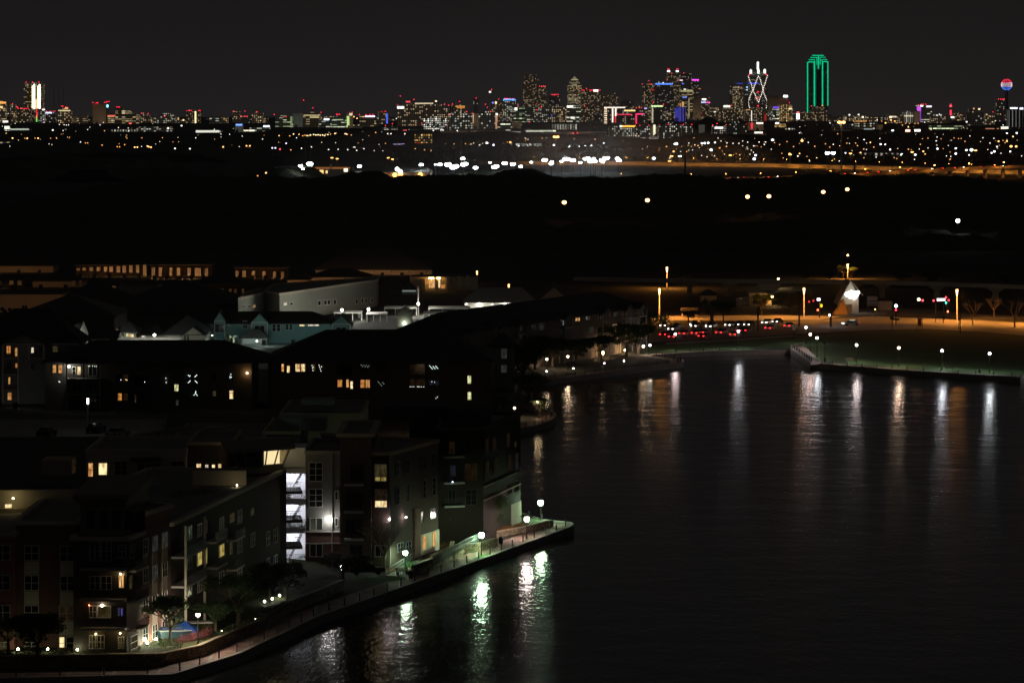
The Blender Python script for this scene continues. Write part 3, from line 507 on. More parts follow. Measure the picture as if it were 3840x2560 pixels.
for ch in chains:
    m_ = MB()
    L_ = [0]
    for a, b in zip(ch, ch[1:]): L_.append(L_[-1]+math.dist(a, b))
    n_ = int(L_[-1]/17)
    for k in range(n_+1):
        t = L_[-1]*k/n_
        for j in range(len(ch)-1):
            if t <= L_[j+1]+1e-6:
                q = (t-L_[j])/(L_[j+1]-L_[j]); x_ = ch[j][0]+(ch[j+1][0]-ch[j][0])*q; y_ = ch[j][1]+(ch[j+1][1]-ch[j][1])*q; break
        m_.ball((X_(x_, 'S'), D_-1.5, Z_(y_, 'S')), 1.9, n=6, k=4)
    m_.build('light_chain', bulb, o)
for x0_, y0_, x1_, y1_, c_, s_, n_ in ((1056, 420, 1166, 432, (.05, .1, 1), 1.3, 'blue_band'), (1086, 389, 1122, 393, (.8, .8, .6), .6, 'lit_floor')):
    m_ = MB(); m_.box(X_(x0_, 'S'), X_(x1_, 'S'), D_-.9, D_-.1, Z_(y1_, 'S'), Z_(y0_, 'S')); m_.build(n_, emit(c_, s_), o)
for x_, y_ in ((1072, 338), (1237, 338), (1156, 510), (1156, 568), (1156, 647), (1094, 682)):
    m_ = MB(); m_.ball((X_(x_, 'S'), D_-2, Z_(y_, 'S')), 3.2, n=6, k=4); m_.build('warning_light', red_e, o)
B('C', 2138, 2172, 190, 13.6, 'dim', 'office_tower', 'dark sliver of a tower with two cyan lights left of the chained tower', T, (S(2152, 184, 2167, 195, (.4, .8, 1), 2, 'cyan_light'), S(2152, 210, 2167, 220, (.4, .8, 1), 2, 'cyan_light')))
B('C', 2140, 2300, 392, 12.4, 'dimw', 'office_block', 'warm mid-rise with a thin white light column in front of the chained tower', N_, (S(2197, 404, 2205, 500, (1, 1, .85), 1.6, 'light_column'), S(2148, 395, 2180, 401, ORANGE, 1.5, 'light_bar'), r_(2262, 396, 2276, 398, 2240, 398)))
B('C', 2300, 2352, 392, 12.6, 'dimw', 'office_block', 'block with stacked red lights right of the chained tower base', N_, (r_(2322, 400, 2330, 412, 2318, 428), S(2318, 440, 2336, 500, (1, .04, .04), .5, 'red_lit_wall')))
# nearer apartment blocks with speckled balconies
B('C', 892, 1130, 540, 6.0, 'dots', 'apartment_block', 'speckled apartment block with an orange-yellow roof sign', N_, (S(990, 540, 1012, 557, WHITE, 2.5), S(1012, 541, 1136, 556, (1, .45, .05), 2.6), r_(960, 545)))
B('C', 1131, 1266, 548, 5.9, 'dots', 'apartment_block', 'speckled apartment block with red corner lights right of the orange-yellow sign', N_, (r_(1175, 540, 1258, 540),))
B('C', 1268, 1350, 545, 6.3, 'tan', 'apartment_block', 'plain block with a bright cream light column between the speckled blocks', N_, (S(1298, 534, 1318, 628, (1, 1, .72), 1.5, 'light_column'),))
B('C', 1266, 1346, 642, 5.6, city('stripe_garage', (.3, .28, .25), 40, 3.0, .9, (1, .9, .75), (1, .9, .8), .30, fw=.98, fh=.45, dim=.1), 'parking_garage', 'small striped garage between the speckled blocks', 'parking garage')
B('C', 1350, 1560, 534, 6.0, 'dots', 'apartment_block', 'wide speckled block with red corner lights, middle of the row', N_, (r_(1355, 536, 1435, 531, 1545, 536),))
B('C', 1560, 1660, 538, 5.9, 'dots', 'apartment_block', 'bright speckled block whose ground floor glows deep blue', N_, (S(1590, 662, 1652, 690, (.08, .08, 1), .5, 'blue_lit_floor'), r_(1575, 532, 1652, 532)))
o = B('C', 1690, 1920, 528, 6.6, 'dark', 'pyramid_roof_building', 'building under a broad dark pyramid roof with pale columns', N_, (S(1716, 534, 1770, 625, (.5, .45, .38), .12, 'columned_wall'), r_(1777, 527)))
m_ = MB(); D_ = 6600; m_.add([(X_(1680), D_-3, Z_(528)), (X_(1935), D_-3, Z_(528)), (X_(1935), D_+70, Z_(528)), (X_(1680), D_+70, Z_(528)), (X_(1800), D_+33, Z_(460)), (X_(1832), D_+33, Z_(460))], [(0, 1, 5, 4), (1, 2, 5), (2, 3, 4, 5), (3, 0, 4)]); m_.build('roof', roofd, o)
B('C', 1838, 1972, 545, 6.1, 'dotsd', 'apartment_block', 'speckled block with a white sign below the dark pyramid roof', N_, (S(1864, 556, 1938, 569, (1, .95, .9), 3.5), r_(1845, 538, 1885, 524, 1966, 536)))
B('C', 1975, 2158, 528, 6.0, 'dotsd', 'apartment_block', 'faintly speckled grey block with a red light at its right corner', N_, (r_(2152, 529),))
B('C', 2160, 2335, 610, 6.0, city('redstripe', (.3, .2, .15), 60, 4.2, .9, (1, .6, .4), (1, .7, .5), .16, fw=.98, fh=.3, dim=.05), 'parking_garage', 'reddish striped garage below a white bar sign', 'parking garage', (S(2228, 600, 2302, 613, WHITE, 2.4, 'light_bar'),))
B('C', 2165, 2312, 512, 8.0, 'tan', 'office_block', 'tan block with a tall red banner light and a white roof bar', N_, (S(2196, 516, 2211, 572, (1, .04, .08), 1.5, 'red_banner'), S(2245, 514, 2306, 525, WHITE, 2.4, 'light_bar'), r_(2310, 520, 2180, 516)))
B('C', -20, 84, 506, 8.6, 'tan', 'concrete_building', 'plain tan building with a thin lit vertical strip', N_, (S(84, 530, 90, 590, (.8, 1, .85), 1.0, 'light_strip'),))
B('C', 84, 420, 535, 8.2, 'dark', 'concrete_building', 'long dark building behind the bright striped garage', N_, (r_(160, 512),))
B('C', 370, 600, 530, 8.0, 'column', 'civic_building', 'wide building with a dim grey colonnade', N_)
B('C', 128, 402, 572, 7.3, city('bright_garage', (.4, .4, .32), 30, 6.8, .97, (.95, 1, .75), (1, 1, .85), 1.0, fw=.98, fh=.55, dim=.3), 'parking_garage', 'garage with two brilliant cream-white open decks', 'parking garage')
B('C', -30, 78, 590, 7.1, city('bright_garage2', (.4, .4, .32), 30, 5.8, .9, (.95, 1, .85), (1, 1, .85), .7, fw=.98, fh=.45, dim=.2), 'parking_garage', 'white-striped garage at the left foot of downtown', 'parking garage', (S(80, 638, 118, 650, WHITE, 2, 'light_bar'),))
B('C', 290, 862, 600, 6.9, 'tan', 'arena', 'long windowless beige hall with a red sign on its front', N_, (S(556, 607, 606, 630, (1, .05, .05), 3, 'red_sign'), S(535, 633, 620, 640, (.9, .2, .1), .5, 'light_bar')))
B('C', 455, 515, 606, 6.5, 'dots', 'apartment_block', 'small speckled block in front of the windowless beige hall', N_)
B('C', -10, 278, 706, 4.9, city('bridge_lit', (.4, .42, .35), 9, 4.6, .96, (.9, 1, .8), (1, 1, .9), .45, fw=.9, fh=.7, dim=.1), 'long_building', 'long low building with pale lit bays under the stadium lights', N_)
# --- region D: right
B('D', 0, 186, 508, 13.6, 'tan', 'office_tower', 'broad tan tower with a white sign at its top right corner', T, (S(141, 508, 183, 528, (.95, 1, 1), 4), r_(118, 556, 132, 556, 169, 555, 182, 556, 196, 577), ('m', 55, 488)), shape='notch')
B('D', 108, 222, 600, 12.0, city('goldwin', (.3, .2, .08), 6, 6, .72, (1, .6, .22), (1, .75, .35), 1.1, dim=.12), 'office_tower', 'gold-lit tower in front of the broad tan one', T, (r_(175, 603, 200, 606, 152, 760), S(190, 626, 220, 640, YEL, 1.8, 'lit_floor')))
B('D', 44, 112, 630, 12.2, 'strip', 'office_block', 'strip-lit block with a violet band above it', N_, (S(46, 614, 117, 628, (.25, .08, 1), 1.6, 'violet_band'), r_(57, 636)))
B('D', 66, 164, 772, 9.0, 'orange', 'office_block', 'low block glowing orange below the gold-lit tower', N_, (S(68, 758, 102, 772, (1, .85, .9), 3),))
B('D', 228, 296, 660, 12.4, 'dim', 'office_tower', 'slim block with a tall white lit panel capped red', T, (S(260, 676, 290, 730, WHITE, 3.2, 'lit_panel'), S(262, 660, 288, 674, (1, .2, .2), 1.8, 'lit_panel'), r_(326, 669)))
B('D', 164, 246, 812, 8.0, city('lit_columns', (.5, .5, .4), 7, 90, .98, (1, 1, .7), (1, 1, .8), .55, fw=.55, fh=.96, dim=.1), 'columned_building', 'small building with a row of bright cream columns', N_)
# green outlined tower
D_ = 15500; o = thing('green_outlined_skyscraper', 'tallest skyscraper, outlined in bright green light with a stepped crown', T, (X_(457, 'D'), D_+30, 1))
m_ = MB(); Dx = lambda x: X_(x, 'D'); Dz = lambda y: Z_(y, 'D')
m_.box(Dx(363), Dx(549), D_+2, D_+60, 1, Dz(200))
for x0_, x1_, y_ in ((375, 543, 184), (391, 527, 163), (406, 511, 145)): m_.box(Dx(x0_), Dx(x1_), D_+4, D_+56, Dz(202), Dz(y_))
m_.build('facade', city('greentower', (.03, .05, .045), 7, 5.5, .05, (1, .8, .4), (1, .8, .5), .6, dim=.004), o)
m_ = MB(); m_.box(Dx(432), Dx(494), D_, D_+4, 1, Dz(232)); m_.build('recessed_bay', st['dark'], o)
gb = emit((.0, .92, .42), 1.15); gb2 = emit((.0, .80, .36), .95)
def bars(nm, L):
    m_ = MB()
    for x0_, y0_, x1_, y1_ in L: m_.box(Dx(x0_), Dx(x1_), D_-3, D_-1, Dz(y1_), Dz(y0_))
    m_.build(nm, gb, o)
bars('left_outline', [(358, 204, 368, 668), (368, 199, 420, 208), (420, 199, 432, 610)])
bars('right_outline', [(495, 196, 506, 606), (506, 196, 545, 205), (545, 198, 554, 606)])
bars('upper_left_outline', [(374, 180, 431, 187), (388, 160, 446, 167), (446, 160, 453, 230), (426, 187, 432, 200)])
bars('upper_right_outline', [(475, 158, 529, 164), (475, 164, 482, 230), (498, 179, 545, 185), (491, 179, 498, 196)])
bars('crown_outline', [(404, 140, 512, 148), (458, 148, 468, 268)])
m_ = MB(); m_.box(Dx(436), Dx(442), D_-2, D_-.5, Dz(600), Dz(240)); m_.build('inner_outline', emit((0, .5, .25), .35), o)
B('D', 390, 546, 612, 12.6, 'dimw', 'office_tower', 'speckled tower standing in front of the green-outlined skyscraper', T, (r_(400, 607), S(435, 690, 442, 850, (1, .7, .4), .35, 'lit_stairwell'), S(492, 600, 508, 610, ORANGE, 1.4, 'lamp')), shape='step')
B('D', 300, 392, 668, 12.4, 'dimw', 'office_block', 'dim speckled block at the left foot of the green-outlined skyscraper', N_)
B('D', 547, 580, 684, 12.5, 'dim', 'office_block', 'narrow dim block at the right foot of the green-outlined skyscraper', N_)
B('D', 560, 700, 716, 12.0, 'dimw', 'office_block', 'low warm block left of the tall orange highway lamp', N_)
B('D', 700, 840, 700, 12.2, 'warm', 'office_block', 'low block with two white roof lamps right of the orange highway lamp', N_, (S(740, 682, 755, 695, WHITE, 2, 'lamp'), S(825, 680, 840, 692, WHITE, 2, 'lamp')))
B('D', 850, 1010, 712, 12.0, 'warm', 'office_block', 'low warm-speckled block with an orange-white roof lamp', N_, (S(862, 702, 880, 716, (1, .75, .5), 3, 'lamp'), S(785, 746, 905, 756, ORANGE, 1.1, 'light_bar')))
B('D', 600, 810, 762, 7.6, 'dim', 'office_block', 'dark office behind the tall orange highway lamp', N_, (S(620, 880, 820, 890, (.85, 1, .85), .5, 'lit_floor'),))
B('D', 810, 1005, 765, 7.4, 'mix', 'office_block', 'curved-front office scattered with cool white windows', N_, (S(835, 868, 985, 880, (.8, .9, .8), .6, 'lit_floor'), S(880, 815, 960, 824, (.8, .95, 1), .5, 'lit_floor'), S(830, 885, 930, 905, (1, 1, .85), .7, 'lit_floor')))
B('D', 1008, 1056, 780, 8.0, 'tan', 'plain_block', 'plain brown block right of the curved-front office', N_)
B('D', 1060, 1190, 772, 8.6, 'dark', 'plain_block', 'dark blank block below the beige lit building', N_)
B('D', 1112, 1245, 690, 11.0, 'dimw', 'office_block', 'dim block with a lit yellow top floor', N_, (S(1115, 700, 1180, 712, (1, .8, .55), 1.3, 'lit_floor'), S(1115, 700, 1138, 716, (1, .8, .7), 3)))
B('D', 1243, 1345, 664, 11.0, 'column', 'office_block', 'beige lit building with a dotted row of lights', N_, (S(1250, 693, 1340, 704, (1, .9, .6), 1.0, 'lit_floor'),))
B('D', 1340, 1396, 656, 10.9, 'beige', 'plain_block', 'plain beige floodlit block left of the purple-edged tower', N_)
B('D', 1366, 1506, 602, 11.4, 'strip', 'office_tower', 'tower with a magenta-purple lit left edge and white roof signs', T, (S(1368, 612, 1405, 655, (.75, .12, 1), 1.3, 'purple_light_column'), S(1390, 655, 1405, 755, (.6, .1, 1), .7, 'purple_light_column'), S(1400, 600, 1423, 613, WHITE, 3), S(1455, 605, 1503, 619, (.9, .85, 1), 2.6), r_(1383, 598, 1408, 592, 1430, 592, 1452, 592)))
B('D', 1500, 1668, 700, 11.0, 'dimw', 'office_block', 'low beige block right of the purple-edged tower', N_, (S(1543, 687, 1562, 698, WHITE, 1.2, 'lamp'), S(1578, 687, 1596, 696, WHITE, 1.2, 'lamp')))
B('D', 1668, 1692, 690, 11.4, 'dim', 'sign_mast', 'red-lit vertical sign mast standing alone', 'mast', (S(1667, 598, 1690, 617, (1, .08, .12), 2.4, 'red_sign'), S(1670, 643, 1687, 694, (1, .04, .08), 2, 'red_sign'), r_(1680, 592, 1635, 718), S(1680, 704, 1710, 718, WHITE, 3)))
B('D', 1835, 1984, 640, 9.6, 'dim', 'office_tower', 'dark blocky tower with two warm lamps on its roof', T, (S(1884, 625, 1898, 638, WARM, 1, 'lamp'), S(1930, 628, 1950, 643, (1, .7, .35), 2, 'lamp')), shape='notch')
B('D', 1996, 2080, 672, 10.2, 'warm', 'apartment_block', 'warm speckled block between the dark tower and the ball tower', N_, shape='notch', ex=(r_(2068, 662),))
B('D', 2095, 2182, 550, 12.0, 'dim', 'office_tower', 'dark tower with four red lights left of the ball tower shaft', T, (r_(2119, 545, 2137, 545, 2155, 545, 2169, 545, 2115, 598),))
B('D', 2205, 2340, 642, 9.0, city('pilasters', (.10, .10, .10), 9, 90, .95, (.6, .65, .65), (.7, .7, .65), .18, fw=.28, fh=.98, dim=.02), 'pilaster_tower', 'tower with tall pale pilasters and a white roof sign at the right edge', T, (S(2224, 620, 2292, 634, (.85, .95, 1), 2.6), S(2312, 622, 2345, 640, (.8, .85, 1), 2.4)))
B('D', 1505, 1835, 782, 8.2, 'green', 'long_office', 'long dim greenish office with lit yellow ground-floor windows', O, (S(1510, 848, 1612, 866, (.9, .85, .45), .9, 'lit_floor'), S(1643, 861, 1720, 878, (1, .75, .4), .8, 'lit_floor')))
B('D', 1052, 1402, 846, 6.4, city('dark_columns', (.16, .14, .12), 5, 90, .7, (.5, .42, .3), (.5, .45, .35), .14, fw=.3, fh=.97, dim=.01), 'colonnade_building', 'long dim colonnaded building with a red-orange sign above', N_, (S(1262, 824, 1306, 844, (1, .45, .35), 3.4), S(1345, 822, 1400, 842, WHITE, 2.4)))
B('D', 1995, 2122, 810, 8.4, 'tan', 'canopy_building', 'low building with a pinkish lit canopy', N_, (S(1998, 813, 2122, 827, (1, .38, .22), .8, 'lit_canopy'), S(2140, 797, 2208, 822, (1, .95, .8), 1.6)))
B('D', 1984, 2066, 850, 6.6, 'dim', 'store_building', 'small store with a glaring white sign at right', 'shop', (S(1990, 852, 2060, 882, WHITE, 4),))
B('D', 1858, 1912, 850, 6.7, 'dim', 'store_building', 'small store with a pink lit sign', 'shop', (S(1866, 852, 1886, 886, (1, .7, .85), 4), S(1890, 858, 1912, 870, PINK, 1.4)))
B('D', 476, 560, 896, 6.0, 'dim', 'store_building', 'small store with a big glaring white sign below the green-outlined skyscraper', 'shop', (S(480, 900, 556, 935, WHITE, 4),))
B('D', 108, 170, 905, 6.0, 'dim', 'store_building', 'small store with a greenish white lit front', 'shop', (S(112, 908, 166, 938, (.85, 1, .9), 3, 'lit_front'),))
B('D', 392, 450, 908, 6.0, 'dim', 'store_building', 'small store with a slanted white lit front', 'shop', (S(396, 914, 445, 945, (.95, 1, .9), 3.4, 'lit_front'),))
B('D', 555, 640, 915, 6.0, 'dim', 'shop_building', 'shop with a dark red glowing wall', 'shop', (S(585, 918, 640, 930, (1, .1, .06), .5, 'red_lit_wall'),))
B('D', 715, 750, 888, 6.1, 'dim', 'shop_building', 'tiny shop with a red sign right of the orange highway lamp', 'shop', (S(716, 892, 744, 914, (1, .1, .2), 2, 'red_sign'),))
B('D', 555, 820, 966, 4.6, plain('rust_panel', (.45, .16, .07), .9, .2, .1), 'warehouse', 'long low reddish brown warehouse crossed by the orange highway lamp pole', N_)
B('D', 860, 1200, 1040, 3.9, 'column', 'warehouse', 'long pale warehouse among trees left of the highway lights', N_)
B('D', 1640, 1790, 930, 5.6, 'dim', 'warehouse', 'dim low warehouse among orange lamps on the right', N_)
B('D', 200, 420, 862, 7.0, 'dim', 'warehouse', 'dark long shed below the cream-columned building', N_)
# ball-topped tower
D_ = 15300; o = thing('ball_topped_tower', 'slim tower carrying a ball lit red, white and blue', T, (Dx(2192), D_, 1))
m_ = MB(); 
for dx in (-11, 0, 11): m_.tube((Dx(2192+dx), D_+(6 if dx else 0), 1), (Dx(2192+dx), D_+(6 if dx else 0), Dz(445)), 2.6, n=8)
m_.build('shaft', plain('tower_concrete', (.14, .13, .14), .9, .1, .1), o)
rr = Dx(2242)-Dx(2192); zc = Dz(412)
m_ = MB(); m_.ball((Dx(2192), D_, zc), rr*.93, n=20, k=12); m_.build('ball_frame', st['dark'], o)
for nm, a, b, c_ in (('red_ball_lights', 22, 78, (1, .03, .08)), ('white_ball_lights', -18, 20, (1, .72, .85)), ('blue_ball_lights', -72, -20, (.08, .22, 1))):
    m_ = MB(); la = a
    while la <= b:
        nn = max(4, int(26*math.cos(R(la))))
        for k in range(nn):
            t = 2*math.pi*(k+.5*((la//9) % 2))/nn; m_.ball((Dx(2192)+rr*math.cos(R(la))*math.sin(t), D_-rr*math.cos(R(la))*math.cos(t), zc+rr*math.sin(R(la))), 1.5, n=5, k=3)
        la += 9
    m_.build(nm, emit(c_, 2.1), o)
rf = random.Random(11)
for k in range(64):
    zone = 0 if k < 26 else 1 if k < 44 else 2; u = (rf.uniform(1940, 2960), rf.uniform(3080, 3800), rf.uniform(20, 1480))[zone]; w_ = rf.uniform(22, 60); yt = (rf.uniform(402, 448), rf.uniform(424, 444), rf.uniform(434, 447))[zone]
    B('v', u/G['v'][2], (u+w_)/G['v'][2], yt/G['v'][2], rf.uniform(12.7, 13.4), rf.choice(('warm', 'mix', 'dimw', 'wstrip')), 'city_block', 'small lit block among the crowded low buildings '+('at the foot of downtown', 'of the right skyline', 'of the left skyline')[zone], N_, group='crowded low blocks '+('below downtown', 'at right', 'at left')[zone])
for k, x_ in enumerate((495, 540, 583)):
    m_ = MB(); D_ = 12500; m_.tube((xat(uv('A', x_, 0)[0], D_), D_, 1), (xat(uv('A', x_, 0)[0], D_), D_, zat(uv('A', 0, 166)[1], D_)), .9, .5, n=5)
    q = m_.build('radio_mast', plain('mast_steel', (.5, .5, .52), .5, .1, 1)); recentre(q, (xat(uv('A', x_, 0)[0], D_), D_, 1)); tag(q, ('leftmost', 'middle', 'rightmost')[k]+' of three faint thin masts right of the white-lit tower', 'mast', 'thin masts at the far left')
# ------------------------------------------------------------------ lamps standing on the plain between the forest and the city
LP = {}
def lamp_proto(kind, col, s, hh, r):
    k = (kind, hh, r)
    if k not in LP:
        m = MB(); m.ball((0, 0, hh), r, r*.8, n=6, k=4); m.mi = 1; m.tube((0, 0, 0), (0, 0, hh-r*.7), .14, .09, n=4)
        me_o = m.build('tmp', [emit(col, s), metal]); LP[k] = me_o.data; bpy.data.objects.remove(me_o)
    return LP[k]
ALL = []
def plain_lamp(*a, **k): ALL.append((a, k, a[4] if len(a) > 4 else 1.0))
def real_lamp(r, x, y, kind='w', size=1.0, hh=9.0, D=None, label=None, cat='street light', group=None, name='street_light', mb=None):
    col = {'w': (1, .93, .82), 'o': (1, .42, .12), 'O': (1, .50, .15), 'c': (.85, .95, 1), 'g': (.75, 1, .7), 'v': (.8, .7, 1), 'r': (1, .08, .12), 'y': (1, .75, .38)}[kind]
    s = {'w': 2.6, 'o': 2.0, 'O': 3.5, 'c': 4, 'g': 3, 'v': 3, 'r': 3, 'y': 2.6}[kind]
    u, v = uv(r, x, y); D = D or min(dist(v, hh), 9500); 
    if D == 9500: hh = max(6, zat(v, D))
    rad = max(.5, round(size*D*.66/4000*4)/4)
    if mb: X = xat(u, D); mb.mi = 'woy'.index(kind) if kind in 'woy' else 0; mb.ball((X, D, hh), rad, rad*.8, n=6, k=4); mb.mi = 3; mb.tube((X, D, .9), (X, D, hh-rad), .14, .09, n=4); return
    o = bpy.data.objects.new(name, lamp_proto(kind, col, s, round(hh), rad)); C.objects.link(o); o.location = (xat(u, D), D, 0.9)
    side = 'left' if u < 1150 else ('central' if u < 2350 else 'right')
    cn = {'w': 'warm white', 'o': 'orange', 'O': 'bright orange', 'c': 'cold white', 'g': 'greenish white', 'v': 'violet white', 'r': 'red', 'y': 'yellow'}[kind]
    tag(o, label or f'{"tiny" if size < 1.2 else "glaring"} {cn} street light among the {side} city lights', cat, group or f'{"tiny" if size < 1.2 else "glaring"} {cn} lamps of the {side} plain')
    return o
for x, y in ((115, 663), (250, 665), (350, 664)): plain_lamp('A', x, y, 'O', 1.4)
for x, y in ((228, 665), (322, 663), (465, 665), (518, 660), (637, 660), (1163, 637), (1166, 663), (1303, 661), (1493, 660), (938, 728), (1077, 743), (1098, 744), (785, 708), (805, 708), (57, 617), (2132, 730), (960, 595), (1145, 724)): plain_lamp('A', x, y, 'o')
for x, y in ((1238, 748), (1262, 748), (1355, 738), (1368, 744), (1388, 748), (2050, 745), (2265, 735), (2295, 735)): plain_lamp('A', x, y, 'O', 1.3)
for x, y in ((740, 693), (553, 690), (570, 690), (1430, 713), (2110, 622), (1945, 683), (2285, 683), (1088, 563), (1178, 565), (1970, 578), (2030, 620), (2225, 640), (920, 536), (950, 513), (545, 532), (590, 535), (610, 537), (630, 536), (140, 522), (405, 512), (75, 432), (400, 486), (805, 578), (580, 588), (1180, 594), (90, 733), (1798, 655), (1300, 735), (2198, 735)): plain_lamp('A', x, y, 'w', .8)
for x, y in ((1545, 570), (1668, 547), (485, 588), (1608, 760), (1685, 495), (1745, 762)): plain_lamp('A', x, y, 'g' if x == 1608 else 'y' if x == 1685 else 'w', 1.6)
plain_lamp('A', 1197, 528, 'r', 1.0)
for x, y in ((212, 640), (310, 642), (395, 628), (430, 641), (450, 636), (735, 616), (840, 628), (875, 634), (1100, 610), (485, 640), (640, 628), (685, 626), (320, 773), (1465, 762), (1548, 773), (1610, 778), (815, 622)): plain_lamp('B', x, y, 'o' if x not in (212, 395, 820) else 'O', 1.1)
for x, y in ((500, 634), (530, 630), (550, 634), (570, 632), (590, 636), (612, 634), (630, 640), (660, 630), (820, 622), (832, 626), (725, 620), (470, 640), (345, 625), (1210, 622), (1240, 622), (1368, 622), (1700, 588), (1718, 588), (1850, 594), (1630, 590)): plain_lamp('B', x, y, 'y' if x < 900 else 'w', 1.25)
for x, y in ((418, 758), (668, 770), (755, 768), (843, 770), (992, 762), (1085, 780), (1165, 782), (372, 660), (510, 745), (60, 672), (2052, 727), (925, 778), (1290, 480)): plain_lamp('B', x, y, 'w', 1.0)
for x, y in ((150, 755), (178, 755), (277, 712)): plain_lamp('B', x, y, 'v', 1.4)
plain_lamp('B', 220, 766, 'r', 1.5)
for x, y in ((1190, 712), (1740, 716), (1785, 715), (1820, 716), (1925, 715), (1960, 722), (2270, 712), (2310, 700)): plain_lamp('B', x, y, 'o', .9)
for x, y in ((1975, 720), (2000, 710), (1945, 735), (2085, 712)): plain_lamp('B', x, y, 'y', .9)
for x, y in ((2120, 708), (2182, 727)): plain_lamp('B', x, y, 'c', 2.2)
plain_lamp('B', 2336, 702, 'O', 2.2)
for x, y in ((900, 466), (928, 481)): plain_lamp('B', x, y, 'O', 1.3, D=8600, hh=zat(uv('B', 0, y)[1], 8600))
for x, y, s in ((1485, 788, 2.2), (1420, 742, 1.4), (1648, 740, 1.2), (1710, 733, 1.4), (1970, 740, 1.4), (1908, 755, 1.4), (1605, 788, 1.2), (2093, 820, 1.5), (957, 760, 1.4), (1055, 845, 1.2), (765, 675, 1.2), (572, 668, 1.2), (277, 663, 1.2), (130, 672, 1.2), (205, 782, 1), (228, 775, 1.1), (340, 788, 1), (688, 787, 1), (1672, 663, 1.6), (1135, 640, 1.3), (205, 768, .8), (1018, 690, .9), (1085, 755, .8), (2060, 800, .8), (1800, 755, .8), (2150, 765, .9), (2290, 745, .9), (1560, 740, .9)): plain_lamp('C', x, y, 'o' if s < 2 else 'O', s)
for x, y, s in ((1510, 716, 3.2), (1495, 718, 2.2), (1745, 712, 1.9), (1770, 710, 2.2), (1803, 708, 2.4), (1830, 773, 2.6), (1865, 704, 1.6), (2238, 823, 2.2), (2225, 857, 2.6), (385, 728, 2), (525, 739, 2.3), (673, 738, 1.8), (735, 737, 2.8), (618, 740, 1.4), (843, 711, 1.5), (63, 740, 1.8), (925, 749, 1.8), (1303, 852, 3.2)): plain_lamp('C', x, y, 'c', s)
for x, y in ((148, 675), (315, 660), (975, 782), (1000, 780), (1012, 720), (1075, 720), (800, 744), (1975, 708), (2270, 700), (2165, 701), (1860, 830), (1792, 838), (237, 738), (120, 662), (1550, 788), (1625, 776), (1660, 774), (1625, 710), (1680, 727), (2030, 712), (2085, 712), (2120, 690), (2220, 735), (2318, 722), (945, 770), (1245, 740), (1200, 765), (2330, 700), (1920, 690), (1893, 664), (1720, 752)): plain_lamp('C', x, y, 'w', .9)
for x, y, s in ((85, 765, 1.5), (313, 932, 2.6), (198, 1053, 1.7), (290, 1052, 1.4), (850, 1045, 1.7), (1418, 920, 1.5), (2233, 985, 2.4), (2280, 986, 2.2), (2118, 938, 1.6), (2195, 936, 1.7), (2250, 893, 1.3), (1080, 765, 1.6), (1130, 738, 1.6), (1165, 748, 1.3), (1290, 803, 1.4), (1427, 1032, 1.5), (1445, 1057, 1.5), (940, 948, 1.2)): plain_lamp('D', x, y, 'O', s)
for x, y in ((175, 940), (107, 968), (235, 987), (430, 985), (528, 962), (568, 992), (725, 955), (805, 955), (822, 979), (972, 992), (1400, 966), (1470, 908), (1493, 825), (1710, 907), (1750, 912), (1775, 911), (1810, 938), (140, 1093), (1185, 766), (1235, 785), (1265, 770), (1300, 771), (1748, 740), (1772, 692), (2135, 685), (2178, 950), (2160, 930), (60, 950), (1590, 915), (1290, 1012), (640, 868), (860, 660+90), (900, 745), (1045, 750), (1380, 770), (1350, 772), (880, 1010)): plain_lamp('D', x, y, 'o', 1.0)
for x, y, s in ((1035, 965, 1.6), (1077, 967, 1.4), (1145, 838, 2.2), (1028, 912, 1), (883, 922, 1.1), (1545, 940, 1.8), (1557, 1007, 1.8), (1683, 933, 1.5), (1725, 1003, 2), (1725, 1053, 2.2), (1823, 1020, 1.9), (1870, 1018, 3), (1353, 1063, 2), (1230, 1063, 2.8), (1122, 1015, 1.6), (2195, 863, 1.6), (2285, 860, 1.8), (2080, 1033, 2), (2055, 1046, 1.7), (2225, 1033, 1.5), (2105, 988, 1.5), (1848, 1065, 1.4), (605, 805, 1.6), (1825, 755, 1.5), (42, 925, 2.6), (573, 1045, 1.3), (712, 1046, 1.4), (274, 1076, 1.3)): plain_lamp('D', x, y, 'c' if s > 1.3 else 'w', s)
for x, y in ((1003, 740), (1553, 898), (1390, 1010), (2040, 955), (655, 1122), (382, 1122), (2090, 745), (570, 765), (1855, 888), (1575, 687), (1975, 905), (30, 1012), (1470, 1000), (2330, 1075), (2075, 910), (1640, 1075), (2140, 1050), (2020, 1015), (1440, 758), (2160, 785), (290, 855), (600, 960), (1690, 785), (370, 942), (1500, 822), (55, 700), (640, 760)): plain_lamp('D', x, y, 'w', .9)
# filler sparkle: small lamps of the streets on the plain, too many to tell apart
rl = random.Random(3)
for k in range(200):
    u = rl.uniform(1900, 3840) if k % 3 else rl.uniform(0, 1900)
    v = rl.uniform(470, 600) if u > 1900 else rl.uniform(462, 545)
    plain_lamp('v', u/G['v'][2], v/G['v'][2], rl.choice('oowwyo'), .5)

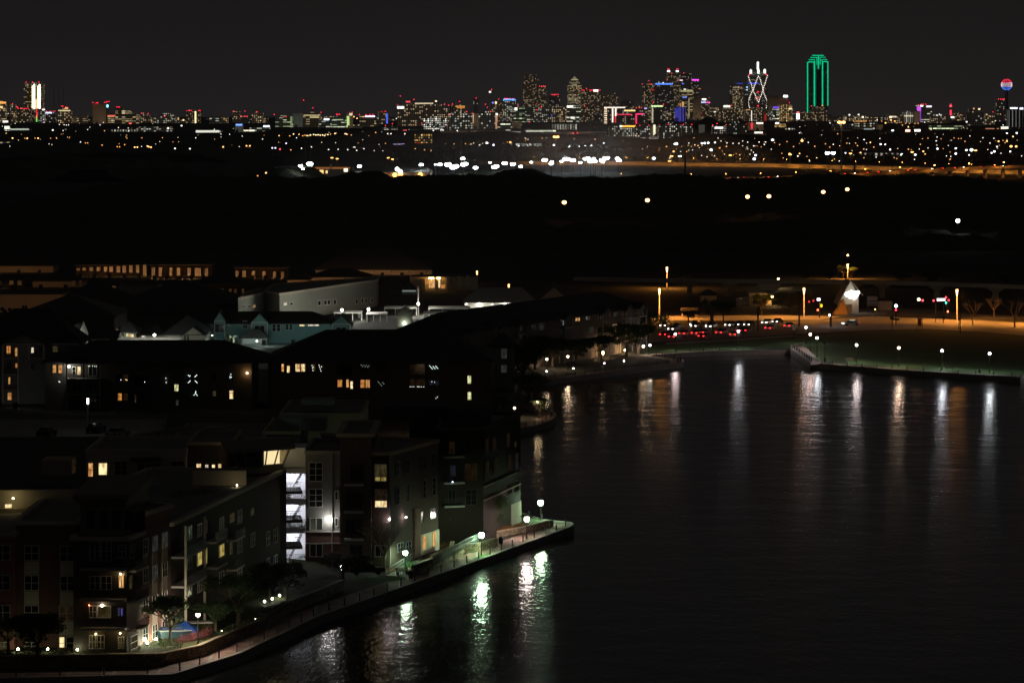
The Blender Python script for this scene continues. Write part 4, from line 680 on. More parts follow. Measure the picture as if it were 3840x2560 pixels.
# ------------------------------------------------------------------ tall posts along the two highways
def post_lamp(r, x, ytop, ybot, kind, w_, label, name='highway_lamp', nee=False, s=8.0, z0=1.0, group=None):
    u, v = uv(r, x, ybot); D = dist(v, z0); _, vt = uv(r, x, ytop); X = xat(u, D); zt = zat(vt, D)
    col = {'o': (1, .45, .12), 'w': (1, .95, .85)}[kind]
    o = thing(name, label, 'street light', (X, D, z0), group)
    m = MB(); m.tube((X, D, z0), (X, D, zt), max(.12, w_*.12), max(.08, w_*.08), n=6); m.build('pole', metal_l, o)
    m = MB(); m.obox((X, D, zt), (w_/2, 0, 0), (0, w_*.35, 0), (0, 0, max(.12, w_*.12))); m.ball((X-w_*.3, D, zt), w_*.2, n=6, k=4); m.ball((X+w_*.3, D, zt), w_*.2, n=6, k=4)
    m.build('lamp_head', emit(col, s, nee), o); return o
post_lamp('C', 405, 646, 945, 'o', 5.5, 'tall orange high-mast lamp rising among the white stadium lights', s=6)
post_lamp('D', 675, 757, 1250, 'o', 6.0, 'tallest orange high-mast lamp, below and right of the green-outlined skyscraper', s=6)
for x, yt, yb, lb in ((1467, 822, 908, 'orange lamp post left of the white-lamp post at the upper highway'), (1447, 868, 908, 'shortest orange lamp post at the upper highway'), (2005, 815, 903, 'lone orange lamp post on the upper highway below the round-shouldered tower')): post_lamp('C', x, yt, yb, 'o', 2.6, lb)
post_lamp('C', 1543, 822, 908, 'w', 3.2, 'white lamp post beside two orange ones at the upper highway')
for x, yt, yb, lb in ((203, 1053, 1140, 'orange lamp post at the upper highway near two dim ones'), (758, 1044, 1130, 'orange lamp post at the upper highway just right of the tallest high-mast'), (1325, 1030, 1118, 'orange lamp post at the upper highway beneath the purple-edged tower'), (1908, 1016, 1108, 'orange lamp post at the upper highway beside the glaring white lamp')): post_lamp('D', x, yt, yb, 'o', 2.6, lb)
for x, yt, yb, lb in ((698, 838, 900, 'left of two orange lamps above the floodlit depot'), (745, 847, 905, 'right of two orange lamps above the floodlit depot'), (1215, 838, 905, 'left of two orange lamps above the low shed roofs'), (1253, 851, 908, 'right of two orange lamps above the low shed roofs')): post_lamp('B', x, yt, yb, 'o', 2.4, lb)
# dark slim poles
for r, x, yt, yb, lb in (('C', 1590, 760, 1075, 'dark unlit high-mast pole crossing the upper highway'), ('D', 795, 960, 1240, 'dark unlit pole right of the tallest orange high-mast'), ('B', 452, 640, 905, 'left of two slim pale poles above the depot lights'), ('B', 501, 640, 905, 'right of two slim pale poles above the depot lights'), ('B', 1883, 640, 900, 'slim pale pole above the stadium lights')):
    u, v = uv(r, x, yb); D = dist(v, 1); X = xat(u, D); m = MB(); m.tube((X, D, 1), (X, D, zat(uv(r, 0, yt)[1], D)), .75 if 'dark' in lb else .4, .45 if 'dark' in lb else .25, n=6)
    q = m.build('light_mast', metal if 'dark' in lb else metal_l); recentre(q, (X, D, 1)); tag(q, lb, 'pole')

# ------------------------------------------------------------------ floodlit yard in the middle distance
flood = emit((.86, .95, 1.0), 40.0, True)
fl_me = {}
def floodlight(r, x, y, size, lb, hh=12.0, col=None):
    u, v = uv(r, x, y); D = dist(v, hh); X = xat(u, D)
    k = size
    if k not in fl_me:
        a = MB(); a.tube((0, 0, 0), (0, 0, hh-.3), .22, .14, n=6)
        b = MB(); b.ball((-size*.32, -.3, hh), size*.62, size*.5, n=8, k=5); b.ball((size*.32, -.3, hh), size*.62, size*.5, n=8, k=5)
        pa = a.build('tmp', metal); pb = b.build('tmp', flood); fl_me[k] = (pa.data, pb.data); bpy.data.objects.remove(pa); bpy.data.objects.remove(pb)
    o = thing('floodlight', lb, 'floodlight', (X, D, 1), 'white floodlights over the yard')
    for nm, me in zip(('pole', 'lamp_head'), fl_me[k]):
        c = bpy.data.objects.new(nm, me); C.objects.link(c); c.parent = o
    return o
fl = [('B', 495, 905, 2.6), ('B', 410, 925, 1.8), ('B', 432, 952, 1.1), ('B', 950, 928, 1.7), ('B', 1518, 913, 1.8), ('B', 1648, 910, .9), ('B', 1690, 911, 1.9), ('B', 1765, 912, 2.8), ('B', 1812, 938, 2.6), ('B', 1835, 928, 2.6), ('B', 1900, 855, 2.0), ('B', 1905, 912, 2.4), ('B', 1925, 905, 2.2), ('B', 2017, 942, 1.9), ('B', 2190, 936, 2.2), ('B', 2208, 928, 2.0), ('B', 2150, 893, 1.2), ('B', 2285, 900, 2.3),
      ('C', 8, 908, 2.2), ('C', 80, 930, 1.6), ('C', 177, 890, 1.2), ('C', 300, 870, 2.4), ('C', 365, 888, 1.6), ('C', 358, 905, 1.6), ('C', 455, 882, 1.4), ('C', 495, 860, 2.6), ('C', 515, 862, 2.2), ('C', 560, 872, 2.3), ('C', 627, 893, 1.4), ('C', 675, 858, 2.2), ('C', 697, 855, 2.4), ('C', 722, 882, 2.4), ('C', 765, 881, 1.7), ('C', 750, 855, 1.3), ('C', 825, 872, 2.2), ('C', 860, 854, 2.6), ('C', 880, 848, 1.8), ('C', 968, 855, 1.9), ('C', 982, 872, 2.2), ('C', 835, 886, 1.5)]
for i, (r, x, y, s) in enumerate(fl):
    lb = {0: 'brightest white floodlight over the depot at left of the yard', 1: 'white floodlight at the left corner of the depot', 2: 'small white floodlight below the depot corner lamp', 3: 'lone white floodlight between depot and shed roofs', 4: 'white floodlight above the right end of the low sheds', 10: 'single high white floodlight above the brightest cluster'}.get(i)
    if not lb:
        lb = ('small' if s < 1.5 else 'glaring') + (' white floodlight in the dense cluster of the yard' if r == 'B' else ' white floodlight in the row right of the dense cluster' if x > 250 else ' white floodlight beside the pole of the orange high-mast')
    floodlight(r, x, y, s, lb)
for x, y in ((545, 1125), (600, 1125)):
    u, v = uv('D', x, y); o = floodlight('D', x, y, 2.2, ('left' if x < 560 else 'right')+' one of two glaring white lamps side by side at the upper highway', hh=4.0)
yard = [gp('B', 380, 1040), gp('B', 1600, 1000), gp('C', 0, 1010), gp('C', 900, 960), gp('C', 1000, 905), gp('C', 600, 800), gp('B', 1600, 830), gp('B', 380, 880)]
poly('yard', yard, 1.03, plain('yard_paving', (.10, .105, .10), .9, .5, .02))
def shed(r, x0, x1, yt, yb, wall, name, lb, cat='shed', dep=30, roof=None, rh=0, ex=(), z0=1.0):
    """a low building; roof > 0 gives a pitched roof of that height"""
    _, v = uv(r, 0, yb); D = dist(v, z0); X0 = xat(uv(r, x0, 0)[0], D); X1 = xat(uv(r, x1, 0)[0], D); z1 = zat(uv(r, 0, yt)[1], D)
    o = thing(name, lb, cat, ((X0+X1)/2, D+dep/2, z0)); m = MB(); m.box(X0, X1, D, D+dep, z0-.6, z1); m.build('wall', wall, o)
    e_ = .5; m = MB()
    if rh > 0:
        m.add([(X0-e_, D-e_, z1), (X1+e_, D-e_, z1), (X1+e_, D+dep+e_, z1), (X0-e_, D+dep+e_, z1), (X0+rh, D+dep/2, z1+rh), (X1-rh, D+dep/2, z1+rh)], [(0, 1, 5, 4), (1, 2, 5), (2, 3, 4, 5), (3, 0, 4), (0, 3, 2, 1)])
    elif rh < 0:     # gable towards the viewer
        xm = (X0+X1)/2; a = -rh
        m.add([(X0-e_, D-e_, z1), (X1+e_, D-e_, z1), (xm, D-e_, z1+a), (X0-e_, D+dep, z1), (X1+e_, D+dep, z1), (xm, D+dep, z1+a)], [(0, 2, 5, 3), (2, 1, 4, 5)])
        g_ = MB(); g_.add([(X0, D-.02, z1), (X1, D-.02, z1), (xm, D-.02, z1+a*.96)], [(0, 1, 2)]); g_.build('gable', wall, o)
    else: m.box(X0-.3, X1+.3, D-.3, D+dep+.3, z1, z1+.5)
    m.build('roof', roof or roofd, o)
    for kk in ex:
        nm, a0, b0, a1, b1, mt = kk
        Xa, Xb = xat(uv(r, a0, 0)[0], D), xat(uv(r, a1, 0)[0], D); m = MB(); m.box(Xa, Xb, D-.25, D-.03, zat(uv(r, 0, b1)[1], D), zat(uv(r, 0, b0)[1], D)); m.build(nm, mt, o)
    return o
shed('B', 395, 870, 935, 1035, palecon, 'depot_building', 'floodlit depot with an orange-lit canopy and pale walls', 'depot', 60, roofg, 0,
     (('orange_lit_canopy', 540, 925, 860, 938, emit((1, .35, .08), .55)), ('pale_wall', 500, 970, 565, 1022, trim), ('lit_window', 585, 950, 620, 985, emit((1, .6, .2), 1.6)), ('lit_window', 640, 955, 658, 980, emit((1, .65, .25), 1.4)), ('lit_window', 808, 935, 842, 965, emit((1, .9, .55), 2.2)), ('column', 678, 895, 700, 990, palecon)))
o = shed('B', 870, 1600, 975, 1045, stucco, 'long_shed', 'long low shed with orange lamps under its eaves right of the depot', 'shed', 90, roofg, 4)
D_ = dist(uv('B', 0, 1045)[1], 1)
for x_, y_ in ((1160, 993), (1275, 995), (1330, 993), (1510, 993)):
    m = MB(); m.ball((X_(x_, 'B') if False else xat(uv('B', x_, 0)[0], D_), D_-.8, zat(uv('B', 0, y_)[1], D_)), 1.6, n=8, k=5); m.build('eave_lamp', emit((1, .42, .08), 8, True), o)
for x_, y_ in ((1297, 942), (1326, 963)):
    m = MB(); m.ball((xat(uv('B', x_, 0)[0], D_), D_-1.2, zat(uv('B', 0, y_)[1], D_)), 1.6, n=8, k=5); m.build('eave_lamp', emit((.95, 1, .85), 8, True), o)
plain_lamp('B', 92, 987, 'O', 1.6, label='lone orange lamp left of the floodlit depot on dark ground')
plain_lamp('B', 15, 1015, 'o', 1.2, label='faint orange lamp at the edge of the dark forest, far left of the depot')

# ------------------------------------------------------------------ highways on embankments
def highway(name, pts, z, wdt, wall_m, road_m, lb):
    """pts: (photo column, metres away)"""
    P = [(xat(u, D), D) for u, D in pts]; m = MB(); B2 = offs(P, wdt)
    for i in range(len(P)-1):
        a, b, c, d = P[i], P[i+1], B2[i+1], B2[i]
        m.add([(*a, 0), (*b, 0), (*b, z), (*a, z)], [(0, 1, 2, 3)])
        m.mi = 1; m.add([(*a, z), (*b, z), (*c, z), (*d, z)], [(0, 1, 2, 3)]); m.mi = 0
        m.add([(*d, z), (*c, z), (*c, 0), (*d, 0)], [(0, 1, 2, 3)])
        m.add([(*a, z), (*b, z), (*b, z+.9), (*a, z+.9)], [(0, 1, 2, 3)])
        m.add([(*d, z), (*c, z), (*c, z+.9), (*d, z+.9)], [(0, 1, 2, 3)])
    o = m.build(name, [wall_m, road_m]); recentre(o, (P[0][0], P[0][1], 0)); tag(o, lb, 'highway'); o['kind'] = 'structure'; return o
hwm = plain('highway_concrete', (.5, .42, .30), .9, .25, .02)
U1 = [(1800, 3430), (2330, 3400), (2880, 3280), (3300, 3130), (3560, 3020), (3900, 2920)]
U2 = [(2180, 2790), (2500, 2760), (2880, 2740), (3160, 2800), (3450, 2960), (3650, 3010), (3900, 3050)]
# the lower road passes in front of the upper one: keep it nearer
U2 = [(2180, 2720), (2600, 2700), (2880, 2690), (3160, 2720), (3450, 2760), (3650, 2790), (3900, 2800)]
highway('upper_highway', U1, 3.0, 26, hwm, asphalt, 'elevated highway glowing orange between the lamps and the city')
Z2 = [zat(v, D) for v, (u, D) in zip((678, 672, 668, 657, 640, 630, 622), U2)]
m = MB(); P = [(xat(u, D), D) for u, D in U2]; B2 = offs(P, 16)
for i in range(len(P)-1):
    a, b, c, d = P[i], P[i+1], B2[i+1], B2[i]; za, zb = Z2[i], Z2[i+1]
    m.mi = 0; m.add([(*a, za-1.6), (*b, zb-1.6), (*b, zb+.8), (*a, za+.8)], [(0, 1, 2, 3)]); m.add([(*a, za-1.6), (*b, zb-1.6), (*c, zb-1.6), (*d, za-1.6)], [(0, 3, 2, 1)]); m.add([(*d, za-1.6), (*c, zb-1.6), (*c, zb+.8), (*d, za+.8)], [(0, 1, 2, 3)])
    m.mi = 1; m.add([(*a, za), (*b, zb), (*c, zb), (*d, za)], [(0, 1, 2, 3)])
m.mi = 0
for i in range(1, 26):
    u = 2180+i*66
    for j in range(len(U2)-1):
        if U2[j][0] <= u <= U2[j+1][0]:
            t = (u-U2[j][0])/(U2[j+1][0]-U2[j][0]); X = P[j][0]+(P[j+1][0]-P[j][0])*t; Y = P[j][1]+(P[j+1][1]-P[j][1])*t; Z = Z2[j]+(Z2[j+1]-Z2[j])*t
            m.box(X-.9, X+.9, Y+3, Y+12, 0, Z-1.6)
o = m.build('lower_highway', [hwm, asphalt]); recentre(o, (P[0][0], P[0][1], 0)); tag(o, 'lower elevated road rising to the right with red tail lights on it', 'highway'); o['kind'] = 'structure'
def along(U, u):
    for j in range(len(U)-1):
        if U[j][0] <= u <= U[j+1][0]:
            t = (u-U[j][0])/(U[j+1][0]-U[j][0]); a, b = U[j], U[j+1]
            X = xat(a[0], a[1])*(1-t)+xat(b[0], b[1])*t; Y = a[1]*(1-t)+b[1]*t
            return X, Y, j, t
sod = emit((1, .36, .06), 400, True)
m1 = MB(); m1.tube((0, 0, 0), (0, 0, 10), .16, .1, n=5); m1.tube((0, 0, 10), (0, -2.2, 10.5), .09, .07, n=4)
m2 = MB(); m2.ball((0, -2.4, 10.4), .5, .2, n=6, k=4)
pa = m1.build('tmp', metal); pb = m2.build('tmp', sod); mea, meb = pa.data, pb.data; bpy.data.objects.remove(pa); bpy.data.objects.remove(pb)
def sodium(X, Y, Z, lb, gr, sc_=1.0, flip=False, small=None):
    o = thing('highway_lamp', lb, 'street light', (X, Y, Z), gr)
    if sc_ != 1: o.scale = (sc_,)*3
    if flip: o.rotation_euler = (0, 0, math.pi)
    for nm, me in (('pole', mea), ('lamp_head', small or meb)):
        c = bpy.data.objects.new(nm, me); C.objects.link(c); c.parent = o
    return o
m2 = MB(); m2.ball((0, -2.4, 10.4), .34, .12, n=6, k=4); pb = m2.build('tmp', emit((1, .40, .06), 6000, True)); me_big = pb.data; bpy.data.objects.remove(pb)
for i in range(22):
    u = 2000+i*86; X, Y, j, t = along(U1, u); sodium(X, Y-22, 1, 'small sodium lamp below the wall of the upper highway', 'sodium lamps along the upper highway wall', .75, flip=True, small=me_big)
for i in range(12):
    u = 2330+i*130; X, Y, j, t = along(U2, u); Z = Z2[j]+(Z2[j+1]-Z2[j])*t; sodium(X, Y-10, 1, 'small sodium lamp beside the rising lower road', 'sodium lamps along the lower road', max(.5, (Z+3)/10.5), flip=True)
# orange lamps in the dark woods
for r, x, y, lb in (('v', 1296, 465, 'leftmost orange lamp burning alone in the dark forest'), ('v', 1487, 460, 'second orange lamp from the left in the dark forest'), ('v', 1717, 452, 'left one of a pair of orange lamps in the dark forest'), ('v', 1766, 451, 'right one of a pair of orange lamps in the dark forest'), ('v', 1891, 441, 'orange lamp in the dark forest, fifth from the left'), ('v', 1946, 435, 'rightmost and highest orange lamp in the dark forest')):
    u, v = uv(r, x, y); D = dist(v, 18); X = xat(u, D); o = thing('forest_lamp', lb, 'street light', (X, D, 1))
    m = MB(); m.tube((X, D, 1), (X, D, 17.8), .16, .1, n=5); m.build('pole', metal, o)
    m = MB(); m.ball((X, D, 18), 1.0, .8, n=8, k=5); m.build('lamp_head', emit((1, .42, .13), 9, True), o)
u, v = uv('v', 2200, 507); D = dist(v, 12); X = xat(u, D); o = thing('yard_lamp', 'single white lamp beside a pale tree in the dark woods at right', 'street light', (X, D, 1))
m = MB(); m.tube((X, D, 1), (X, D, 11.8), .16, .1, n=5); m.build('pole', metal, o); m = MB(); m.ball((X, D, 12), .8, n=8, k=5); m.build('lamp_head', emit((.9, 1, 1), 30, True), o)

# ------------------------------------------------------------------ woods
def canopy(name, x0, x1, y0, y1, step, hfun, mat, lb=None):
    vs, fs = [], []; nx = int((x1-x0)/step)+1; ny = int((y1-y0)/step)+1
    for j in range(ny):
        for i in range(nx):
            x = x0+i*step+rng.uniform(-.4, .4)*step; y = y0+j*step+rng.uniform(-.4, .4)*step
            vs.append((x, y, hfun(x, y)))
    for j in range(ny-1):
        for i in range(nx-1):
            a = j*nx+i; fs.append((a, a+1, a+nx+1, a+nx))
    me = bpy.data.meshes.new(name); me.from_pydata(vs, [], fs); me.materials.append(mat); o = bpy.data.objects.new(name, me); C.objects.link(o); o['kind'] = 'stuff'
    tag(o, lb, 'woods'); return o
def hf(x, y):
    h = 7+4*noise.noise(V(x*.02, y*.012, 0))+3.2*noise.noise(V(x*.11, y*.09, 3))+rng.uniform(-1.3, 1.6)
    edge = min(1, (y-1395)/25, (2560-y)/60); return max(0.2, h*max(0, edge))
treem = leafy('forest_leaves', (.035, .042, .022))
fm = plain('forest_canopy', (.045, .052, .030), .95, .6, .15)
canopy('forest', -260, 330, 1390, 2560, 5.0, hf, fm, 'dark unlit woodland between the apartments and the far highways')
def hf2(x, y):
    n = noise.noise(V(x*.006, y*.0022, 7)); h = (n+.10)*26+rng.uniform(-1.2, 1.2)+2*noise.noise(V(x*.06, y*.03, 1))
    return max(-1.0, min(h, 10.5))
canopy('distant_woods', -1050, 1150, 3560, 6900, 14.0, hf2, fm, 'dark tree masses between the streets of the plain')
def hf3(x, y):
    n = noise.noise(V(x*.02, y*.01, 17)); return max(-1.0, min(11, (n+.05)*30+rng.uniform(-1, 1.2)))
canopy('roadside_woods', -480, 40, 2640, 3330, 7.0, lambda x, y: hf3(x, y) if not (-330 < x+0 and y > 2790) else min(hf3(x, y), 1.5)-(2.6), fm, 'dark trees around the depot and at the forest edge')
# dark mounded trees behind the stadium lights
def clump(x0, x1, y0, y1, h, lb, nm='tree_belt'):
    m = MB(); k = 0
    n = int((x1-x0)/9)
    for i in range(n):
        for j in range(3):
            x = x0+(x1-x0)*(i+rng.uniform(0, 1))/n; y = rng.uniform(y0, y1); rr = rng.uniform(6, 9); hh = h*rng.uniform(.75, 1.05)
            for q in range(26):
                d = V(rng.gauss(0, 1), rng.gauss(0, 1), rng.gauss(0, 1)).normalized(); c = V(x, y, hh-rr*.8)+d*rr*V(1, 1, .8).length/1.6*rng.uniform(.6, 1)
                s = rng.uniform(1.0, 2.2); a = V(rng.uniform(-1, 1), rng.uniform(-1, 1), rng.uniform(-1, 1)).normalized(); b = a.orthogonal().normalized()
                m.add([c+a*s, c+b*s, c-a*s, c-b*s], [(0, 1, 2, 3)])
            m.ball((x, y, hh*.45), rr*.62, hh*.42, n=7, k=4)
    o = m.build(nm, treem); recentre(o, ((x0+x1)/2, (y0+y1)/2, 0)); o['kind'] = 'stuff'; tag(o, lb, 'trees'); return o
clump(xat(1640, 3650), xat(2330, 3650), 3600, 3720, 19, 'dark rounded tree belt behind the floodlit yard')
clump(xat(1520, 3500), xat(1650, 3500), 3460, 3540, 13, 'low dark trees left of the floodlit yard')
clump(xat(2380, 3600), xat(3100, 3600), 3560, 3700, 9, 'dark trees behind the upper highway, left part')
clump(xat(3100, 3500), xat(3860, 3500), 3420, 3560, 10, 'dark trees behind the upper highway, right part')
# cars with their lights on
st_mats = [emit((1, .93, .82), 2.6), emit((1, .42, .12), 2.0), emit((1, .75, .38), 2.6), metal]
ALL.sort(key=lambda e: -e[2]); smb = MB()
for a_, k_, s_ in ALL[:285]: real_lamp(*a_, **k_)
for a_, k_, s_ in ALL[285:]: k_ = {q: v for q, v in k_.items() if q in ('hh', 'D')}; real_lamp(*a_, mb=smb, **k_)
q = smb.build('street_lights', st_mats); q['kind'] = 'stuff'; tag(q, 'faint sparkle of countless tiny street lights over the plain', 'street lights')
def car_proto(paint, head=4.0, tail=3.0, nm='car'):
    o = bpy.data.objects.new(nm, None); C.objects.link(o); ORIG[o.name] = (0, 0, 0)
    m = MB(); prof = [(-2.2, .35), (-2.2, .85), (-1.55, .98), (2.1, .88), (2.25, .6), (2.2, .35)]
    def ext(prof, w0, w1=None):
        n = len(prof); w1 = w1 or w0; vs = [(x, -w0, z) for x, z in prof]+[(x, w0, z) for x, z in prof]
        m.add(vs, [tuple(range(n)), tuple(reversed(range(n, 2*n)))]+[(i, n+i, n+(i+1) % n, (i+1) % n) for i in range(n)])
    ext(prof, .88); m.build('body', paint, o)
    m = MB(); vs = [(-1.75, s*.78, .9) for s in (-1, 1)]+[(1.15, s*.78, .88) for s in (-1, 1)]+[(-1.15, s*.62, 1.42) for s in (-1, 1)]+[(.35, s*.62, 1.44) for s in (-1, 1)]
    m.add(vs, [(0, 4, 5, 1), (2, 3, 7, 6), (0, 2, 6, 4), (1, 5, 7, 3), (4, 6, 7, 5)]); m.build('cabin', glassd, o)
    for x in (-1.4, 1.35):
        for s in (-1, 1):
            m = MB(); m.tube((x, s*.72, .33), (x, s*.9, .33), .33, n=10); m.build('wheel', metal, o)
    for s in (-1, 1):
        m = MB(); m.obox((2.22, s*.62, .66), (.06, 0, 0), (0, .17, 0), (0, 0, .09)); m.build('headlight', emit((1, .95, .85), head, head > 20), o)
        m = MB(); m.obox((-2.22, s*.66, .76), (.04, 0, 0), (0, .17, 0), (0, 0, .09)); m.build('tail_light', emit((1, .02, .02), tail, tail > 20), o)
    return o
paints = [plain('car_paint_dark', (.03, .03, .035), .3, .05, 1), plain('car_paint_silver', (.4, .4, .42), .3, .05, 1), plain('car_paint_white', (.7, .7, .68), .3, .05, 1), plain('car_paint_red', (.45, .02, .02), .3, .05, 1)]
# highway traffic, mostly seen from behind
hp = car_proto(paints[0], 30, 25); used_hp = False
def put(proto, first, x, y, z, rz, lb, cat='car', group=None, sc_=1.0):
    o = proto if first else copy_tree(proto)
    o.location = (x, y, z); o.rotation_euler = (0, 0, rz); tag(o, lb, cat, group)
    if sc_ != 1: o.scale = (sc_,)*3
    return o
first = True
for i in range(34):
    u = 2230+i*47+rng.uniform(-12, 12); X, Y, j, t = along(U2, u); Z = Z2[j]+(Z2[j+1]-Z2[j])*t
    a = math.atan2(P[j+1][1]-P[j][1], P[j+1][0]-P[j][0]); fwd = i % 3 != 0
    put(hp, first, X, Y+(4 if fwd else 12), Z, a if fwd else a+math.pi, 'car with red tail lights driving on the rising lower road' if fwd else 'car driving left with its headlights on, on the rising lower road', 'car', 'cars on the lower highway'); first = False
# ------------------------------------------------------------------ apartment houses: faces measured from the photograph
class Face:
    def __init__(s, p0, p1, z0=2.0):
        s.p0 = Vector(p0); s.p1 = Vector(p1); s.d = (s.p1-s.p0).normalized(); s.L = (s.p1-s.p0).length; s.n = Vector((s.d.y, -s.d.x)); s.z0 = z0
    def hit(s, u):
        k = (u-1920)/F; t = (k*s.p0.y-s.p0.x)/(s.d.x-k*s.d.y); return t, s.p0.y+t*s.d.y
    def pt(s, t, z, out=0.0):
        q = s.p0+s.d*t+s.n*out; return V(q.x, q.y, z)
    def rect(s, r, x0, y0, x1, y1):
        u0, v0 = uv(r, x0, y0); u1, v1 = uv(r, x1, y1); t0, D0 = s.hit(u0); t1, D1 = s.hit(u1); D = (D0+D1)/2
        return t0, t1, zat(v1, D), zat(v0, D)
def fbox(m, f, t0, t1, z0, z1, o0, o1):
    return m.obox(f.pt((t0+t1)/2, (z0+z1)/2, (o0+o1)/2), (f.d.x*(t1-t0)/2, f.d.y*(t1-t0)/2, 0), (f.n.x*(o1-o0)/2, f.n.y*(o1-o0)/2, 0), (0, 0, (z1-z0)/2))
PANES = {'dark': glassd, 'warm': lit_pane((1, .50, .16), .62), 'amber': lit_pane((1, .55, .20), .95), 'bright': lit_pane((1, .80, .42), 1.25), 'yellow': lit_pane((.92, .78, .22), .62), 'lime': lit_pane((.9, 1, .5), .95), 'white': lit_pane((1, .92, .75), 1.1),
         'dim': lit_pane((.5, .30, .14), .025), 'dimy': lit_pane((.6, .5, .2), .07), 'blue': lit_pane((.2, .2, 1), .5), 'bluish': lit_pane((.25, .3, .5), .04), 'orange': lit_pane((1, .42, .10), .62), 'cool': lit_pane((.55, .65, .6), .05)}
def window(f, t0, t1, z0, z1, kind, par, nx=2, ny=2, fw=.07, frame=None, label=None):
    m = MB()
    fbox(m, f, t0, t1, z1-fw, z1, .02, .10); fbox(m, f, t0, t1, z0, z0+fw, .02, .12); fbox(m, f, t0, t0+fw, z0+fw, z1-fw, .02, .10); fbox(m, f, t1-fw, t1, z0+fw, z1-fw, .02, .10)
    for k in range(1, nx): x = t0+(t1-t0)*k/nx; fbox(m, f, x-fw*.5, x+fw*.5, z0+fw, z1-fw, .02, .09)
    for k in range(1, ny): z = z0+(z1-z0)*k/ny; fbox(m, f, t0+fw, t1-fw, z-fw*.35, z+fw*.35, .021, .088)
    w = m.build('window', frame or trim, par)
    if label: w['label'] = label
    m = MB(); fbox(m, f, t0+fw*.5, t1-fw*.5, z0+fw*.5, z1-fw*.5, -.05, .035); m.build('pane', PANES[kind] if isinstance(kind, str) else kind, w)
    return w
def wins(f, r, L, par, **kw):
    for e in L:
        x0, y0, x1, y1, k = e[:5]; t0, t1, z0, z1 = f.rect(r, x0, y0, x1, y1); a = dict(kw)
        if len(e) > 5: a['nx'] = e[5]
        if len(e) > 6: a['ny'] = e[6]
        window(f, min(t0, t1), max(t0, t1), z0, z1, k, par, **a)
def block(par, pts, z0, z1, wall, roof=None, parapet=.5, nm='wall', cornice=None, cw=.35, ch=.4):
    m = MB(); m.prism(pts, z0, z1, top=False); m.build(nm, wall, par)
    n = len(pts); cx = sum(p[0] for p in pts)/n; cy_ = sum(p[1] for p in pts)/n
    m = MB(); m.add([(p[0], p[1], z1-parapet) for p in pts], [tuple(range(n))]); m.build('roof', roof or roofg, par)
    m = MB()      # cornice ring
    outp, inp = [], []
    for i in range(n):
        a, b, c = Vector(pts[i-1]), Vector(pts[i]), Vector(pts[(i+1) % n]); d1 = (b-a).normalized(); d2 = (c-b).normalized(); n1 = Vector((d1.y, -d1.x)); n2 = Vector((d2.y, -d2.x))
        nn = (n1+n2); nn = nn/max(.3, nn.dot(n1)) if nn.length > .1 else n1
        outp.append(b+nn*cw); inp.append(b-nn*.3)
    for i in range(n):
        j = (i+1) % n; A, B_, C_, D_ = outp[i], outp[j], inp[j], inp[i]
        vs = [(*A, z1-ch), (*B_, z1-ch), (*B_, z1+.02), (*A, z1+.02), (*D_, z1+.02), (*C_, z1+.02), (*D_, z1-parapet), (*C_, z1-parapet), (*pts[i], z1-ch-.01), (*pts[j], z1-ch-.01)]
        m.add(vs, [(0, 1, 2, 3), (3, 2, 5, 4), (4, 5, 7, 6), (8, 9, 1, 0)])
    m.build('cornice', cornice or trim, par)
def ccw(pts):
    a = sum(pts[i][0]*pts[(i+1) % len(pts)][1]-pts[(i+1) % len(pts)][0]*pts[i][1] for i in range(len(pts)))
    return pts if a > 0 else pts[::-1]
def strip_pts(p0, p1, dep):
    """front line p0 to p1 (left to right as seen), depth backwards"""
    d = (Vector(p1)-Vector(p0)).normalized(); n = Vector((-d.y, d.x)); return [tuple(p0), tuple(p1), tuple(Vector(p1)+n*dep), tuple(Vector(p0)+n*dep)]
def hip(par, p0, p1, dep, z, h, oh=.6, mat=None, gable=False, nm='roof'):
    d = (Vector(p1)-Vector(p0)).normalized(); n = Vector((-d.y, d.x)); a = Vector(p0)-d*oh-n*oh; b = Vector(p1)+d*oh-n*oh; c = b+n*(dep+2*oh); e = a+n*(dep+2*oh)
    ins = 0.01 if gable else (dep/2+oh); ins = min(ins, (b-a).length/2-.1); r0 = (a+e)/2+d*ins; r1 = (b+c)/2-d*ins
    m = MB(); m.add([(*a, z), (*b, z), (*c, z), (*e, z), (*r0, z+h), (*r1, z+h)], [(0, 1, 5, 4), (1, 2, 5), (2, 3, 4, 5), (3, 0, 4), (0, 3, 2, 1)])
    m.add([(*a, z-.25), (*b, z-.25), (*b, z), (*a, z)], [(0, 1, 2, 3)])
    m.build(nm, mat or roofd, par)
def fgable(par, f, t0, t1, zb, h, wall, dep=6, out=.0, oh=.5, roof=None):
    """gable facing the viewer on face f with its roof running back"""
    tm = (t0+t1)/2; m = MB(); m.add([f.pt(t0, zb, out+.02), f.pt(t1, zb, out+.02), f.pt(tm, zb+h, out+.02)], [(0, 1, 2)]); m.build('gable', wall, par)
    m = MB(); s = h/((t1-t0)/2)
    A = [f.pt(t0-oh, zb-oh*s+.05, out+oh), f.pt(tm, zb+h+.05, out+oh), f.pt(t1+oh, zb-oh*s+.05, out+oh), f.pt(t0-oh, zb-oh*s+.05, -dep), f.pt(tm, zb+h+.05, -dep), f.pt(t1+oh, zb-oh*s+.05, -dep)]
    A += [a-V(0, 0, .28) for a in A[:3]]
    m.add(A, [(0, 1, 4, 3), (1, 2, 5, 4), (6, 7, 1, 0), (7, 8, 2, 1)]); m.build('gable_roof', roof or roofd, par)
